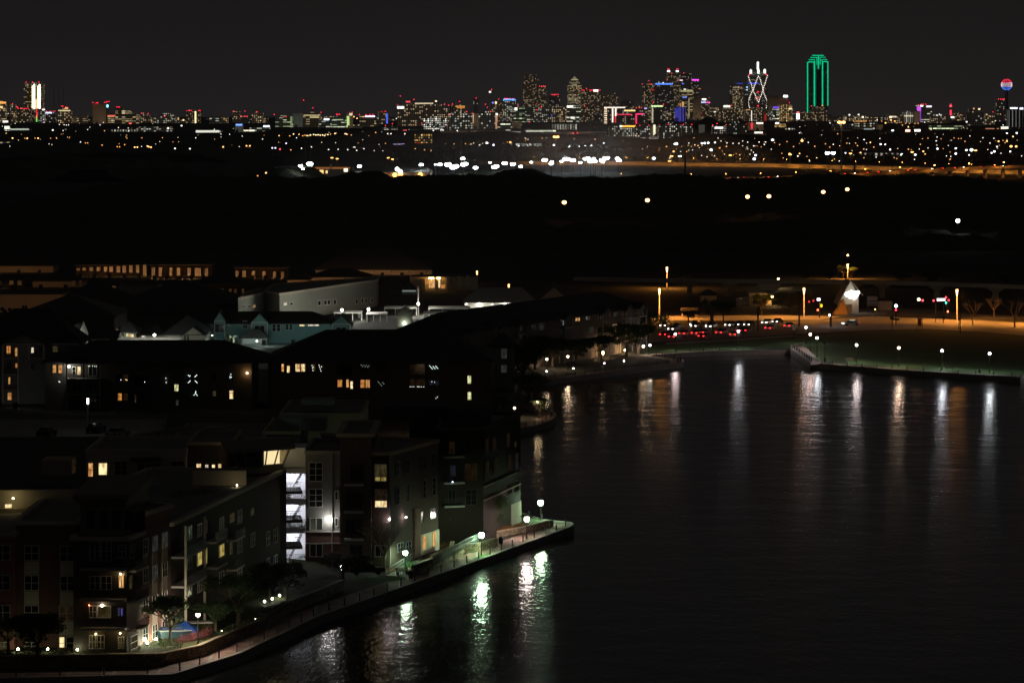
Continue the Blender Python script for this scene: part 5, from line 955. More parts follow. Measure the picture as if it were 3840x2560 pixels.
def balcony(par, f, t0, t1, z, dep=1.4, h=1.0, slab=None, solid=False):
    m = MB(); fbox(m, f, t0, t1, z-.22, z, 0, dep); b = m.build('balcony', slab or palecon, par)
    m = MB(); fbox(m, f, t0, t1, z+h-.05, z+h, dep-.06, dep); 
    n = max(3, int((t1-t0)/.16))
    if solid: fbox(m, f, t0, t1, z, z+h-.05, dep-.05, dep-.01)
    else:
        for k in range(n+1): x = t0+(t1-t0)*k/n; fbox(m, f, x-.015, x+.015, z, z+h-.05, dep-.045, dep-.015)
    m.build('railing', metal, b); return b
# ============ A: near brick apartments
PA0 = (-66, 376); PA1 = (xat(uv('6', 118, 0)[0], 371), 371); PA2 = (xat(uv('6', 565, 0)[0], 371), 371)
oA = thing('brick_apartment_building', 'nearest red brick apartment building with a corner turret and long balcony side, lower left', 'apartment building', (-45, 380, 2))
# reddish left bay, dark red front
block(oA, [(-75, 369.5), (PA1[0], 369.5), (PA1[0], 392), (-75, 392)], 2, 14.4, plain('salmon_stucco', (.34, .15, .115), .9, .1, .7), cornice=stucco)
block(oA, [(PA1[0]+.02, 371), (PA2[0], 371), (PA2[0], 392), (PA1[0]+.02, 392)], 2, 15.5, redbrick, cornice=stucco2)
fL = Face((-75, 369.5), (PA1[0], 369.5)); fM = Face(PA1, PA2)
wins(fL, '6', [(-35, 278, 76, 392, 'dark'), (-35, 497, 76, 611, 'dark'), (-35, 718, 76, 830, 'dark'), (-10, 990, 72, 1055, 'dimy')], oA)
wins(fM, '6', [(178, 280, 289, 395, 'dark'), (441, 283, 549, 400, 'dark'), (178, 500, 286, 613, 'dark'), (441, 505, 549, 615, 'dark'), (178, 720, 286, 830, 'dark'), (434, 722, 547, 836, 'dim'), (434, 950, 478, 1046, 'bright', 1, 2), (486, 950, 545, 1046, 'dark', 1, 2), (180, 990, 286, 1050, 'dark')], oA)
m = MB()
for x0, y0, x1, y1 in ((178, 398, 289, 497), (441, 402, 549, 503), (178, 616, 286, 718), (441, 618, 549, 720), (434, 838, 547, 946)):
    t0, t1, z0, z1 = fM.rect('6', x0, y0, x1, y1); fbox(m, fM, t0, t1, z0+.03, z1-.03, .0, .05)
m.build('spandrel_panel', stucco2, oA)
# turret
PT0 = (PA2[0], 368); PT1 = (xat(uv('6', 930, 0)[0], 367.5), 367.5); PT2 = (xat(uv('6', 1042, 0)[0], 372.5), 372.5)
tur = [PT0, PT1, PT2, (PT2[0], 388), (PT0[0], 388)]
darkst = plain('grey_brown_stucco', (.085, .074, .060), .9, .12, .7)
block(oA, tur, 2, 14.2, darkst, cornice=stucco2, parapet=.2)
tin = [(PT0[0]+.6, 369.2), (PT1[0]-.3, 368.8), (PT2[0]-.7, 374), (PT2[0]-.7, 386), (PT0[0]+.6, 386)]
m = MB(); m.prism(tin, 14.2, 17.6); m.build('turret_lantern', plain('lantern_stucco', (.20, .185, .15), .9, .1, .7), oA)
m = MB(); cxx = sum(p[0] for p in tin)/5; cyy = sum(p[1] for p in tin)/5
big = [(cxx+(p[0]-cxx)*1.22, cyy+(p[1]-cyy)*1.15) for p in tin]
m.add([(*p, 17.2) for p in tin]+[(*p, 18.3) for p in big], [(i, (i+1) % 5, 5+(i+1) % 5, 5+i) for i in range(5)]); m.prism(big, 18.31, 18.7); m.build('turret_roof', plain('flared_roof', (.24, .22, .18), .9, .1, 1), oA)
fT = Face((PT0[0]+.6, 369.2), (PT1[0]-.3, 368.8))
for k in range(5): window(fT, .7+k*1.35, 1.6+k*1.35, 14.9, 16.9, 'dark', oA, 1, 2, frame=darkst)
fT = Face(PT0, PT1); fT2 = Face(PT1, PT2)
wins(fT, '6', [(660, 250, 738, 395, 'dark'), (742, 250, 822, 395, 'dark'), (660, 505, 738, 610, 'dark'), (742, 505, 822, 610, 'dark'), (655, 722, 712, 815, 'dim'), (716, 722, 818, 815, 'dimy', 1, 1), (655, 938, 705, 1042, 'dimy'), (712, 938, 770, 1042, 'dim'), (868, 950, 915, 1040, 'dimy'), (868, 275, 925, 375, 'dark')], oA)
wins(fT, '6', [(868, 740, 882, 798, 'blue', 1, 1), (888, 740, 905, 798, 'blue', 1, 1), (872, 488, 914, 595, 'amber', 2, 2)], oA)
wins(fT2, '6', [(945, 500, 968, 600, 'dimy', 1, 2), (950, 275, 985, 375, 'dark', 1, 2), (955, 940, 1010, 1040, 'dimy', 1, 2)], oA)
for yy in (444, 668, 880):
    for f, a, b in ((fT, 600, 938), (fT2, 940, 1040)):
        t0, t1, z0, z1 = f.rect('6', a, yy, b, yy+6); balcony(oA, f, t0+.02, t1-.05, z1, 1.1 if f is fT else .9)
m = MB(); t0, t1, z0, z1 = fT.rect('6', 755, 720, 765, 735); m.ball(fT.pt(t0, z1, .3), .14, n=8, k=5); m.build('porch_lamp', emit((1, .8, .55), 25, True), oA)
m = MB(); t0, t1, z0, z1 = fT.rect('6', 660, 718, 666, 730); m.ball(fT.pt(t0, z1, .3), .07, n=6, k=4); m.build('porch_lamp', emit((1, .25, .1), 12, True), oA)
m = MB(); t0, t1, z0, z1 = fT.rect('6', 893, 486, 897, 492); m.ball(fT.pt(t0, z1, .5), .08, n=6, k=4); t0, t1, z0, z1 = fT.rect('6', 890, 922, 897, 930); m.ball(fT.pt(t0, z1, .5), .08, n=6, k=4); m.build('porch_lamp', emit((1, .75, .35), 50, True), oA)
m = MB(); t0, t1, z0, z1 = fT.rect('6', 712, 926, 720, 932); m.ball(fT.pt(t0, z1, .5), .08, n=6, k=4); m.build('porch_lamp', emit((1, .75, .35), 30, True), oA)
# brick bay right of the turret
u_, _v = uv('6', 1255, 0); PB0 = PT2; PB1 = (xat(u_, 380.5), 380.5)
block(oA, ccw([PB0, PB1, (PB1[0]-9, 388), (PB0[0]-6, 384)]), 2, 16.2, redbrick, cornice=stucco2)
fB = Face(PB0, PB1)
wins(fB, '6', [(1050, 232, 1086, 345, 'dark'), (1117, 210, 1156, 326, 'cool'), (1189, 184, 1229, 302, 'cool'), (1050, 448, 1086, 560, 'dark'), (1117, 424, 1156, 538, 'cool'), (1189, 400, 1227, 514, 'dark'), (1046, 662, 1086, 775, 'dark'), (1117, 640, 1156, 752, 'dark'), (1189, 612, 1227, 726, 'dark'), (1046, 880, 1086, 985, 'dark'), (1117, 858, 1154, 970, 'cool'), (1187, 830, 1226, 940, 'cool')], oA)
m = MB()
for x0, y0, x1, y1 in ((1050, 348, 1086, 446), (1117, 330, 1156, 422), (1189, 306, 1229, 398), (1117, 542, 1156, 638), (1189, 518, 1227, 610), (1117, 756, 1156, 856), (1187, 730, 1226, 828)):
    t0, t1, z0, z1 = fB.rect('6', x0, y0, x1, y1); fbox(m, fB, t0+.03, t1-.03, z0+.03, z1-.03, 0, .05)
m.build('spandrel_panel', stucco2, oA)
# long side wing
PS1 = (xat(uv('5', 120, 0)[0], 436), 436)
d_ = (Vector(PS1)-Vector(PB1)).normalized(); n_ = Vector((-d_.y, d_.x))
sw = [PB1, PS1, tuple(Vector(PS1)+n_*17), tuple(Vector(PB1)+n_*17)]
block(oA, sw, 2, 14.2, plain('olive_brown_wall', (.075, .056, .042), .9, .15, .6), cornice=stucco2)
fS = Face(PB1, PS1)
wins(fS, '6', [(1375, 140, 1407, 240, 'dark'), (1447, 322, 1481, 430, 'yellow', 2, 2), (1505, 298, 1518, 418, 'yellow', 1, 2), (1609, 272, 1644, 378, 'yellow', 2, 2), (1687, 255, 1702, 345, 'dimy', 1, 2), (1687, 45, 1718, 110, 'dimy', 1, 2), (1508, 98, 1518, 190, 'dimy', 1, 1), (1450, 120, 1480, 215, 'dark'), (1612, 75, 1642, 180, 'dark'), (1745, 20, 1775, 120, 'dark'), (1842, 10, 1862, 60, 'dimy', 1, 2), (1745, 235, 1775, 335, 'dark'), (1840, 190, 1870, 290, 'dark'), (1375, 350, 1407, 455, 'dark'), (1375, 555, 1407, 655, 'dark'), (1450, 520, 1480, 625, 'dark'), (1505, 505, 1518, 600, 'dimy', 1, 1), (1610, 470, 1642, 570, 'dark'), (1745, 430, 1775, 530, 'dark'), (1955, 375, 1980, 480, 'bluish'), (2008, 355, 2035, 455, 'bluish'), (1955, 180, 1980, 280, 'dark'), (2008, 160, 2035, 260, 'dark')], oA)
for yy in (325, 538):
    t0, t1, z0, z1 = fS.rect('6', 1258, yy, 1405, yy+22); balcony(oA, fS, t0, t1, z0+.3, 1.8)
for yy, a, b in ((235, 1510, 1600), (425, 1520, 1600), (440, 1660, 1730), (225, 1660, 1730)):
    t0, t1, z0, z1 = fS.rect('6', a, yy, b, yy+10); balcony(oA, fS, t0, t1, z0+.2, 1.2)
m = MB()
for a in (1258, 1400):
    t0, t1, z0, z1 = fS.rect('6', a, 330, a+6, 340); fbox(m, fS, t0, t0+.25, 2, 13.8, 1.5, 1.75)
m.build('balcony_post', stucco2, oA)
# stair tower with the lit lantern, at the far end
f2 = (xat(uv('5', 0, 0)[0], 424), 424); PT = [(PS1[0]-5.5, PS1[1]-6), (PS1[0]+.5, PS1[1]-1), (PS1[0]-.5, PS1[1]+6), (PS1[0]-7, PS1[1]+4)]
m = MB(); m.prism(ccw(PT), 2, 14.0); m.build('tower_wall', darkst, oA)
t2 = [(sum(p[0] for p in PT)/4+(p[0]-sum(q[0] for q in PT)/4)*.88, sum(p[1] for p in PT)/4+(p[1]-sum(q[1] for q in PT)/4)*.88) for p in PT]
lan = ccw(t2); m = MB(); m.prism(lan, 14.0, 15.0, top=False); m.build('lantern_base', stucco2, oA)
m = MB(); cxx = sum(p[0] for p in lan)/4; cyy = sum(p[1] for p in lan)/4; bg_ = [(cxx+(p[0]-cxx)*1.5, cyy+(p[1]-cyy)*1.5) for p in lan]
m.prism(bg_, 16.9, 17.35); m.build('lantern_roof', plain('lantern_roof_edge', (.22, .20, .16), .9, .1, 1), oA)
m = MB(); sm = [(cxx+(p[0]-cxx)*.86, cyy+(p[1]-cyy)*.86) for p in lan]; m.prism(sm, 15.0, 16.9); m.build('lantern_glass', emit((1, .80, .42), 1.0, True), oA); m = MB(); m.box(min(p[0] for p in sm)-.5, cxx+.9, min(p[1] for p in sm)-.6, cyy+2, 15.0, 16.89); m.build('lantern_side_wall', darkst, oA)
m = MB()
for i in range(4):
    a, b = Vector(lan[i]), Vector(lan[(i+1) % 4])
    for k in range(6):
        q = a.lerp(b, k/5); q2 = Vector((cxx, cyy)).lerp(q, 1.28); m.tube((*q, 14.9), (*q2, 16.95), .13, n=4)
m.build('lantern_strut', stucco2, oA)
for yy, h_ in ((620, 60), (845, 45), (1040, 45)):        # balconies facing the lake beside the white stairwell
    fe = Face((PS1[0]-3, PS1[1]-3.6), (PS1[0]+.5, PS1[1]-1)); z_ = zat(uv('5', 0, yy+h_)[1], 435); m = MB()
    cxy = V(PS1[0]+.6, PS1[1]+1.5, z_); m.obox(cxy, (1.6, .3, 0), (-.3, 2.6, 0), (0, 0, .16)); bb = m.build('balcony', darkst, oA)
    m = MB(); m.obox(cxy+V(0, 0, 1.0), (1.62, .3, 0), (0, .04, 0), (0, 0, .03))
    for k in range(9): m.tube(cxy+V(-1.6+k*.4, -2.5-.3+k*.075, 0), cxy+V(-1.6+k*.4, -2.8+k*.075, 1.05), .02, n=4)
    m.tube(cxy+V(-1.6, -2.8, 1.05), cxy+V(1.6, -2.2, 1.05), .03, n=4); m.build('railing', metal, bb)
# roof terraces of the near building
def roofbox(r, x0, y0, x1, y1, z0, z1, dep, wall, nm='roof_terrace_wall', par=oA):
    """box on a roof whose front face shows the given rectangle's top edge at height z1"""
    u0, v0 = uv(r, x0, y0); D = dist(v0, z1); u1 = uv(r, x1, 0)[0]; m = MB(); m.box(xat(u0, D), xat(u1, D), D, D+dep, z0, z1); return m.build(nm, wall, par), D
q, D_ = roofbox('4', -60, 720, 620, 880, 14.0, 16.4, .3, stucco2)
fw = Face((xat(0, D_)-3, D_), (xat(uv('4', 620, 0)[0], D_), D_)); wins(fw, '4', [(36, 828, 100, 884, 'bright', 1, 1)], oA)
m = MB(); m.ball((xat(uv('4', 105, 0)[0], D_-1.2), D_-1.2, 15.6), .10, n=6, k=4); m.build('porch_lamp', emit((1, .8, .35), 50, True), oA)
roofbox('4', 330, 480, 575, 600, 13.5, 15.4, 5, stucco)
block(oA, [(-75, 392.02), (PB1[0]-9.2, 392.02), (PB1[0]-9.2, 412), (-75, 412)], 2, 14.3, brownbrick, cornice=stucco)

# ============ B: penthouse block across the court
D_ = 440; o = thing('courtyard_apartment_building', 'apartment block behind the nearest one, with two amber top-floor windows on a pale wall', 'apartment building', (-48, D_+8, 2))
Xb = lambda r, x: xat(uv(r, x, 0)[0], D_)
block(o, [(Xb('4', 690), D_), (Xb('4', 1490), D_), (Xb('4', 1490), D_+18), (Xb('4', 690), D_+18)], 2, zat(uv('4', 0, 395)[1], D_), stucco2, cornice=stucco2, cw=.1)
block(o, [(Xb('4', 1490)+.02, D_+2), (Xb('4', 1850), D_+2), (Xb('4', 1850), D_+18), (Xb('4', 1490)+.02, D_+18)], 2, zat(uv('4', 0, 335)[1], D_+2), brownbrick, cornice=stucco, cw=.1)
block(o, [(Xb('4', 1850)+.02, D_+1), (Xb('4', 2250), D_+1), (Xb('4', 2250), D_+18), (Xb('4', 1850)+.02, D_+18)], 2, zat(uv('4', 0, 400)[1], D_+1), stucco2, cornice=stucco2, cw=.1)
f = Face((Xb('4', 690), D_), (Xb('4', 1490), D_))
wins(f, '4', [(705, 500, 748, 614, 'amber', 1, 2), (788, 500, 862, 616, 'bright', 1, 1), (918, 485, 1022, 600, 'dark', 2, 3), (1100, 505, 1165, 615, 'dark', 1, 1), (1170, 505, 1290, 615, 'dark', 2, 1), (1368, 485, 1478, 620, 'dark', 2, 3)], o)
t0, t1, z0, z1 = f.rect('4', 1050, 458, 1295, 480); m = MB(); fbox(m, f, t0, t1, z0, z1, 0, 1.2); m.build('awning', metal, o)
f = Face((Xb('4', 1490), D_+2), (Xb('4', 1850), D_+2))
wins(f, '4', [(1572, 505, 1616, 552, 'bright', 1, 1), (1642, 512, 1674, 548, 'white', 2, 1), (1696, 512, 1728, 550, 'bright', 1, 1), (1746, 506, 1778, 552, 'bright', 1, 1)], o)
m = MB(); m.box(xat(uv('4', 1545, 0)[0], 422), xat(uv('4', 1975, 0)[0], 422), 422, 422.3, 13.6, 15.5); m.build('terrace_parapet', stucco2, o)
m = MB(); m.ball((xat(uv('4', 1900, 0)[0], 420), 420, 13.95), .08, n=6, k=4); m.build('porch_lamp', emit((1, .8, .45), 60, True), o)
m = MB(); m.box(Xb('4', 690), Xb('4', 1495), D_-9, D_-.02, 2, 12.2); m.build('lower_terrace', darkst, o)

# ============ parking garage with cars on its roof
o = thing('parking_garage', 'dark parking garage roof with a tall lit lamp post and parked cars', 'parking garage', (-60, 500, 2))
zg = 13.0
D1, D2 = dist(uv('4', 0, 330)[1], zg), dist(uv('4', 0, 150)[1], zg)
block(o, [(-95, D1), (xat(uv('4', 1340, 0)[0], D1+8), D1), (xat(uv('4', 1340, 0)[0], D2), D2), (-95, D2)], 2, zg+.6, roofg, plain('garage_deck', (.32, .31, .28), .9, .25, .4), .6, cornice=roofg, cw=.05)
m = MB(); a = gp('4', 870, 320, zg+.9); b = gp('4', 1500, 200, zg+.9); m.obox(((a[0]+b[0])/2, (a[1]+b[1])/2, zg+.45), ((b[0]-a[0])/2, (b[1]-a[1])/2, 0), (0, .12, 0), (0, 0, .5)); m.build('ramp_wall', concrete, o)
gl = gp('4', 704, 262, zg); Dl = gl[1]; o = thing('garage_lamp_post', 'tall glowing lamp post on the parking garage roof', 'lamp post', (gl[0], Dl, zg))
zt = zat(uv('4', 0, -5)[1], Dl); m = MB(); m.tube((gl[0], Dl, zg), (gl[0], Dl, zt-.6), .12, .09, n=8); m.build('pole', trim, o)
m = MB(); m.tube((gl[0], Dl, zt-.6), (gl[0], Dl, zt+.2), .13, .13, n=8); m.build('lamp_head', emit((.95, 1, .9), 10, True), o)
lp = [(770, 258, 0, 'dark car parked on the garage roof beside the tall lamp post'), (945, 300, 1, 'car with a glinting back parked at the ramp wall on the garage roof'), (375, 292, 0, 'dark car parked at the left on the garage roof')]
gproto = car_proto(paints[0], 0, 0, 'parked_car'); gs = car_proto(paints[1], 0, 0, 'parked_car')
for i, (x, y, k, lb) in enumerate(lp):
    a = gp('4', x, y, zg); put(gs if k else gproto, k or i == 0, a[0], a[1], zg, R(70 if k else 80), lb)

# ============ H: flat-roofed blocks between garage and the lakeside towers
def flat(r, x0, x1, yt, zt, dep, wall, name, lb, z0=2, ex=None, cat='apartment building', lo=None):
    D = dist(uv(r, 0, yt)[1], zt); X0, X1 = xat(uv(r, x0, 0)[0], D), xat(uv(r, x1, 0)[0], D); o = thing(name, lb, cat, ((X0+X1)/2, D+dep/2, z0))
    block(o, [(X0, D), (X1, D), (X1, D+dep), (X0, D+dep)], z0, zt, wall, cornice=stucco if lo is None else lo, cw=.15)
    return o, Face((X0, D), (X1, D)), D
o, f, D = flat('4', 1385, 2110, 300, 13.2, 22, stucco2, 'flat_roofed_building', 'pale flat-roofed block right of the parking garage')
m = MB(); m.box(f.p0.x+14, f.p0.x+21, D+10, D+16, 13.2, 15.0); m.box(f.p0.x+4, f.p0.x+7, D+4, D+7, 13.0, 14.2); m.build('roof_unit', greyw, o)
o, f, D = flat('4', 2110, 2400, 250, 13.6, 22, brownbrick, 'flat_roofed_building', 'brown flat-roofed block between garage and lakeside towers')
o, f, D = flat('5', 100, 700, 95, 12.6, 24, stucco, 'flat_roofed_building', 'wide dim flat roof left of the orange terrace lamp')
m = MB(); m.box(f.p0.x+3, f.p0.x+8, D+4, D+9, 12.5, 14.3); m.build('roof_unit', greyw, o)

# ============ C: tower block with the white stairwell
xC0 = xat(uv('5', 285, 0)[0], 441); xC1 = xat(uv('5', 915, 0)[0], 442); PC2 = (xat(uv('5', 1260, 0)[0], 458), 458)
o = thing('lakeside_apartment_tower', 'grey and brick apartment house with a bright white open stairwell at its left', 'apartment building', (-20, 450, 2)); oC = o
zC = zat(uv('5', 0, 372)[1], 441)
xm1 = xat(uv('5', 540, 0)[0], 441); xm2 = xat(uv('5', 772, 0)[0], 441)
block(o, [(xC0, 441), (xm1, 441), (xm1, 458), (xC0, 458)], 1.2, zC, plain('court_grey_wall', (.22, .215, .20), .85, .1, .8), cornice=greyw, cw=.12)
block(o, [(xm1+.02, 440), (xm2, 440), (xm2, 458), (xm1+.02, 458)], 1.2, zC+2.3, brownbrick, cornice=stucco, cw=.5)
block(o, ccw([(xm2+.02, 441), (xC1, 441), PC2, (PC2[0]-16, 468), (xm2+.02, 458)]), 1.2, zC-.2, plain('taupe_wall', (.075, .055, .042), .9, .12, .7), cornice=stucco, cw=.15)
m = MB(); m.box(xC0, xm1-.02, 440.9, 440.98, 1.2, zat(uv('5', 0, 962)[1], 441)); m.build('brick_base', redbrick, o)
m = MB(); m.box(xC0-.1, xm1, 440.75, 440.9, zat(uv('5', 0, 968)[1], 441), zat(uv('5', 0, 958)[1], 441)); m.box(xC0-.1, xm1, 440.78, 440.9, zat(uv('5', 0, 1052)[1], 441), zat(uv('5', 0, 1046)[1], 441)); m.build('string_course', trim, o)
f = Face((xC0, 441), (xm1, 441)); wins(f, '5', [(310, 455, 412, 595, 'dark', 2, 3), (310, 650, 412, 785, 'dark', 2, 3), (316, 862, 412, 955, 'dark', 2, 1), (500, 665, 525, 735, 'dark', 1, 1), (500, 862, 525, 925, 'dark', 1, 1)], o)
f = Face((xC0, 440.9), (xm1, 440.9)); wins(f, '5', [(316, 1052, 412, 1150, 'dark', 2, 1)], o)
f = Face((xm1, 440), (xm2, 440)); wins(f, '5', [(615, 475, 712, 590, 'dark', 3, 1), (580, 670, 700, 790, 'dark', 3, 1), (580, 870, 700, 985, 'dark', 3, 1), (610, 1062, 705, 1165, 'dark', 2, 1)], o, frame=metal)
for yy in (612, 812, 1012):
    t0, t1, z0, z1 = f.rect('5', 570, yy, 712, yy+10); balcony(o, f, t0, t1, z1, 1.0)
fC = Face((xm2, 441), (xC1, 441)); wins(fC, '5', [(790, 468, 884, 598, 'dimy', 2, 3), (794, 652, 886, 735, 'dim', 2, 2), (794, 735, 886, 788, 'bright', 2, 1), (795, 1065, 880, 1150, 'dark', 2, 1)], o)
t0, t1, z0, z1 = fC.rect('5', 795, 560, 882, 596); window(fC, t0, t1, z0, z1, 'yellow', o, 2, 1)
fS2 = Face((xC1, 441), PC2)
wins(fS2, '5', [(1208, 385, 1236, 500, 'dark', 2, 2), (1135, 405, 1165, 520, 'dark', 2, 2), (1145, 585, 1168, 720, 'dark', 1, 3), (1215, 565, 1240, 700, 'dark', 1, 3), (1015, 430, 1045, 540, 'dark'), (945, 450, 970, 560, 'dark'), (1020, 620, 1045, 750, 'dark'), (948, 640, 972, 770, 'dark'), (1112, 820, 1150, 900, 'dark', 2, 1), (1200, 790, 1245, 870, 'dark', 2, 1), (1142, 992, 1170, 1098, 'amber', 1, 1), (1216, 962, 1243, 1075, 'amber', 1, 1), (960, 1045, 1000, 1115, 'bluish'), (1020, 1035, 1060, 1110, 'bluish')], o, frame=greyw)
m = MB(); t0, t1, z0, z1 = fS2.rect('5', 1078, 790, 1120, 1075); fbox(m, fS2, t0, t1, 1.3, z1, 0, .25); m.build('brick_pier', redbrick, o)
m = MB(); fbox(m, fS2, t1, fS2.L, 1.3, zat(uv('5', 0, 960)[1], 456), 0, .18); m.build('entrance_bay', stucco2, o)
wins(Face(fS2.pt(0, 0, .18).xy, fS2.pt(fS2.L, 0, .18).xy), '5', [(1142, 992, 1170, 1098, 'amber', 1, 1), (1216, 962, 1243, 1075, 'amber', 1, 1)], o)
for x_, y_, c_, s_, r_s in ((458, 880, (1, .97, .92), 170, .16), (902, 872, (1, .80, .85), 110, .11), (1000, 858, (1, .80, .85), 110, .11)):
    if x_ < 500: p = V(xat(uv('5', x_, 0)[0], 440.4), 440.35, zat(uv('5', 0, y_)[1], 440.4))
    else:
        ff = fS2 if x_ > 915 else fC; t0, t1, z0, z1 = ff.rect('5', x_, y_, x_+3, y_+3); p = ff.pt(t0, z1, .45)
    m = MB(); m.ball(p, r_s, n=8, k=5); m.build('wall_lamp', emit(c_, s_, True), o)
m = MB(); m.tube((xat(uv('5', 480, 0)[0], 440.6), 440.8, 1.2), (xat(uv('5', 480, 0)[0], 440.6), 440.8, zC-.3), .09, n=6); m.tube((xC1-.1, 440.7, 1.2), (xC1-.1, 440.7, zC-.5), .09, n=6); m.build('downpipe', greyw, o)
# white stairwell
xs0 = xat(uv('5', 140, 0)[0], 446); whitew = plain('white_stair_wall', (.75, .75, .78), .8, .04, 1)
m = MB(); m.box(xs0-3, xC0-.02, 447, 447.3, 1.2, zC+.2); m.box(xs0-3.3, xs0-3, 441.5, 447, 1.2, zC+.2); m.build('stairwell_wall', whitew, o)
fl_z = [zat(uv('5', 0, y)[1], 443) for y in (1180, 925, 715, 488)]
for k, z in enumerate(fl_z):
    m = MB(); m.box(xs0-3, xC0-.03, 441.6, 447, z-.75 if 0 < k < 4 else z-.3, z); m.build('landing', whitew, o)
    m = MB(); m.ball((xs0+.8, 446.3, z+2.5), .16, n=8, k=5); m.build('stair_lamp', emit((.90, .92, 1), (450, 900, 1300)[k] if k < 3 else 0.01, True), o)
    if k < 3:
        m = MB(); zn = fl_z[k+1]; xa, xb = xs0+.5, xC0-.15
        for s in range(14):
            t = s/14; m.box(xa+(xb-xa)*t, xa+(xb-xa)*t+.22, 442.4, 443.6, z+(zn-z)*t+.05, z+(zn-z)*t+.13)
        m.obox(((xa+xb)/2, 442.35, (z+zn)/2+.25), ((xb-xa)/2, 0, (zn-z)/2), (0, .03, 0), (0, 0, .10)); m.obox(((xa+xb)/2, 442.35, (z+zn)/2+1.0), ((xb-xa)/2, 0, (zn-z)/2), (0, .03, 0), (0, 0, .03)); m.build('stair_flight', plain('stair_grey', (.25, .25, .27), .7, .1, 1), o)
        m = MB()
        for s in range(12): xx = xs0-.5+s*.25; m.tube((xx, 441.65, z), (xx, 441.65, z+1.0), .018, n=4)
        m.tube((xs0-.6, 441.65, z+1.0), (xC0-.1, 441.65, z+1.0), .03, n=4); m.build('railing', metal, o)
m = MB(); m.box(xs0-3.2, xC0, 441.4, 447.3, fl_z[3]+.1, zC+.35); m.build('stairwell_top', whitew, o)

# ============ D: dark brick block at the water
o = thing('waterside_apartment_building', 'dark brick apartment house at the water, its ground floor lit green-yellow', 'apartment building', (-5, 478, 2)); oD = o
PD0 = (xat(uv('5', 1262, 0)[0], 464), 464); PD1 = (xat(uv('5', 1592, 0)[0], 466), 466); PD2 = (xat(uv('5', 1866, 0)[0], 487), 487)
zD = zat(uv('5', 0, 195)[1], 466)
block(o, ccw([PD0, PD1, PD2, (PD2[0]-16, 500), (PD0[0], 492)]), 1.2, zD, plain('dark_brown_wall', (.032, .022, .018), .9, .15, .6), cornice=darkst, cw=.25)
m = MB(); m.box(PD0[0]+1, PD0[0]+7, 470, 480, zD-.5, zD+2.0); m.box(PD0[0]-8, PD0[0]+2, 480, 490, zD-.5, zD+1.6); m.build('roof_penthouse', darkst, o)
f = Face(PD0, PD1); wins(f, '5', [(1335, 300, 1385, 400, 'dim', 1, 1), (1455, 275, 1548, 375, 'dark', 2, 3), (1345, 475, 1390, 560, 'bluish', 1, 1), (1455, 462, 1548, 590, 'dim', 2, 3), (1335, 655, 1390, 760, 'dark', 2, 1), (1460, 655, 1545, 770, 'dark', 2, 3)], o, frame=darkst)
f = Face(PD1, PD2); fD = f; wins(f, '5', [(1605, 450, 1628, 580, 'dim'), (1670, 425, 1692, 540, 'dim'), (1770, 400, 1790, 520, 'dim'), (1825, 385, 1848, 515, 'bluish'), (1605, 280, 1628, 380, 'dim'), (1660, 275, 1685, 370, 'dim'), (1760, 240, 1785, 345, 'dim'), (1822, 300, 1832, 345, 'dimy', 1, 1), (1765, 610, 1800, 690, 'dark', 2, 1), (1820, 590, 1850, 670, 'dark', 2, 1), (1826, 758, 1850, 850, 'dark', 1, 1)], o, frame=darkst)
m = MB(); t0, t1, z0, z1 = f.rect('5', 1795, 740, 1866, 750); fbox(m, f, t0, f.L, 1.3, z0, 0, .12); m.build('lit_base_patch', stucco2, o)  # pale panel stands in for lamp light on this end of the wall
m = MB()
for yy in (575, 672):
    t0, t1, z0, z1 = f.rect('5', 1595, yy, 1860, yy+8); fbox(m, f, .05, f.L-.05, z0, z0+.2, 0, .14)
m.build('string_course', stucco, o)
m = MB(); m.ball((xat(uv('5', 1366, 0)[0], 463), 463.4, zat(uv('5', 0, 602)[1], 463)), .09, n=6, k=4); m.build('balcony_lamp', emit((.6, .75, 1), 6), o)
for yy in (410, 600, 770):
    t0, t1, z0, z1 = Face(PD0, PD1).rect('5', 1290, yy, 1440, yy+8); balcony(o, Face(PD0, PD1), t0, t1, z1, 1.0)

# ============ E: three-storey gabled apartments with scattered amber windows
D_ = 684; X1_ = lambda x: xat(uv('1', x, 0)[0], D_); Z1 = lambda y, D=None: zat(uv('1', 0, y)[1], D or D_)
o = thing('gabled_apartment_building', 'grey apartment house with a broad gable and four balconies, amber windows, left edge', 'apartment building', (X1_(250), D_+6, 1))
lit_grey = plain('warm_grey_siding', (.36, .35, .32), .85, .1, .8)
block(o, [(X1_(20), D_), (X1_(330), D_), (X1_(330), D_+16), (X1_(20), D_+16)], 1, Z1(760), lit_grey, roofd, .05, cornice=trim, cw=.06, ch=.2)
block(o, [(X1_(-200), D_+4), (X1_(20)-.02, D_+4), (X1_(20)-.02, D_+16), (X1_(-200), D_+16)], 1, Z1(760), lit_grey, roofd, .05, cornice=trim, cw=.06, ch=.2)
block(o, [(X1_(330)+.02, D_+3), (X1_(560), D_+3), (X1_(560), D_+16), (X1_(330)+.02, D_+16)], 1, Z1(768), lit_grey, roofd, .05, cornice=trim, cw=.06, ch=.2)
f = Face((X1_(20), D_), (X1_(330), D_)); fgable(o, f, 0, f.L, Z1(757), Z1(680)-Z1(757), lit_grey, 18)
hip(o, (X1_(-220), D_+4), (X1_(570), D_+4), 14, Z1(768), 6.5)
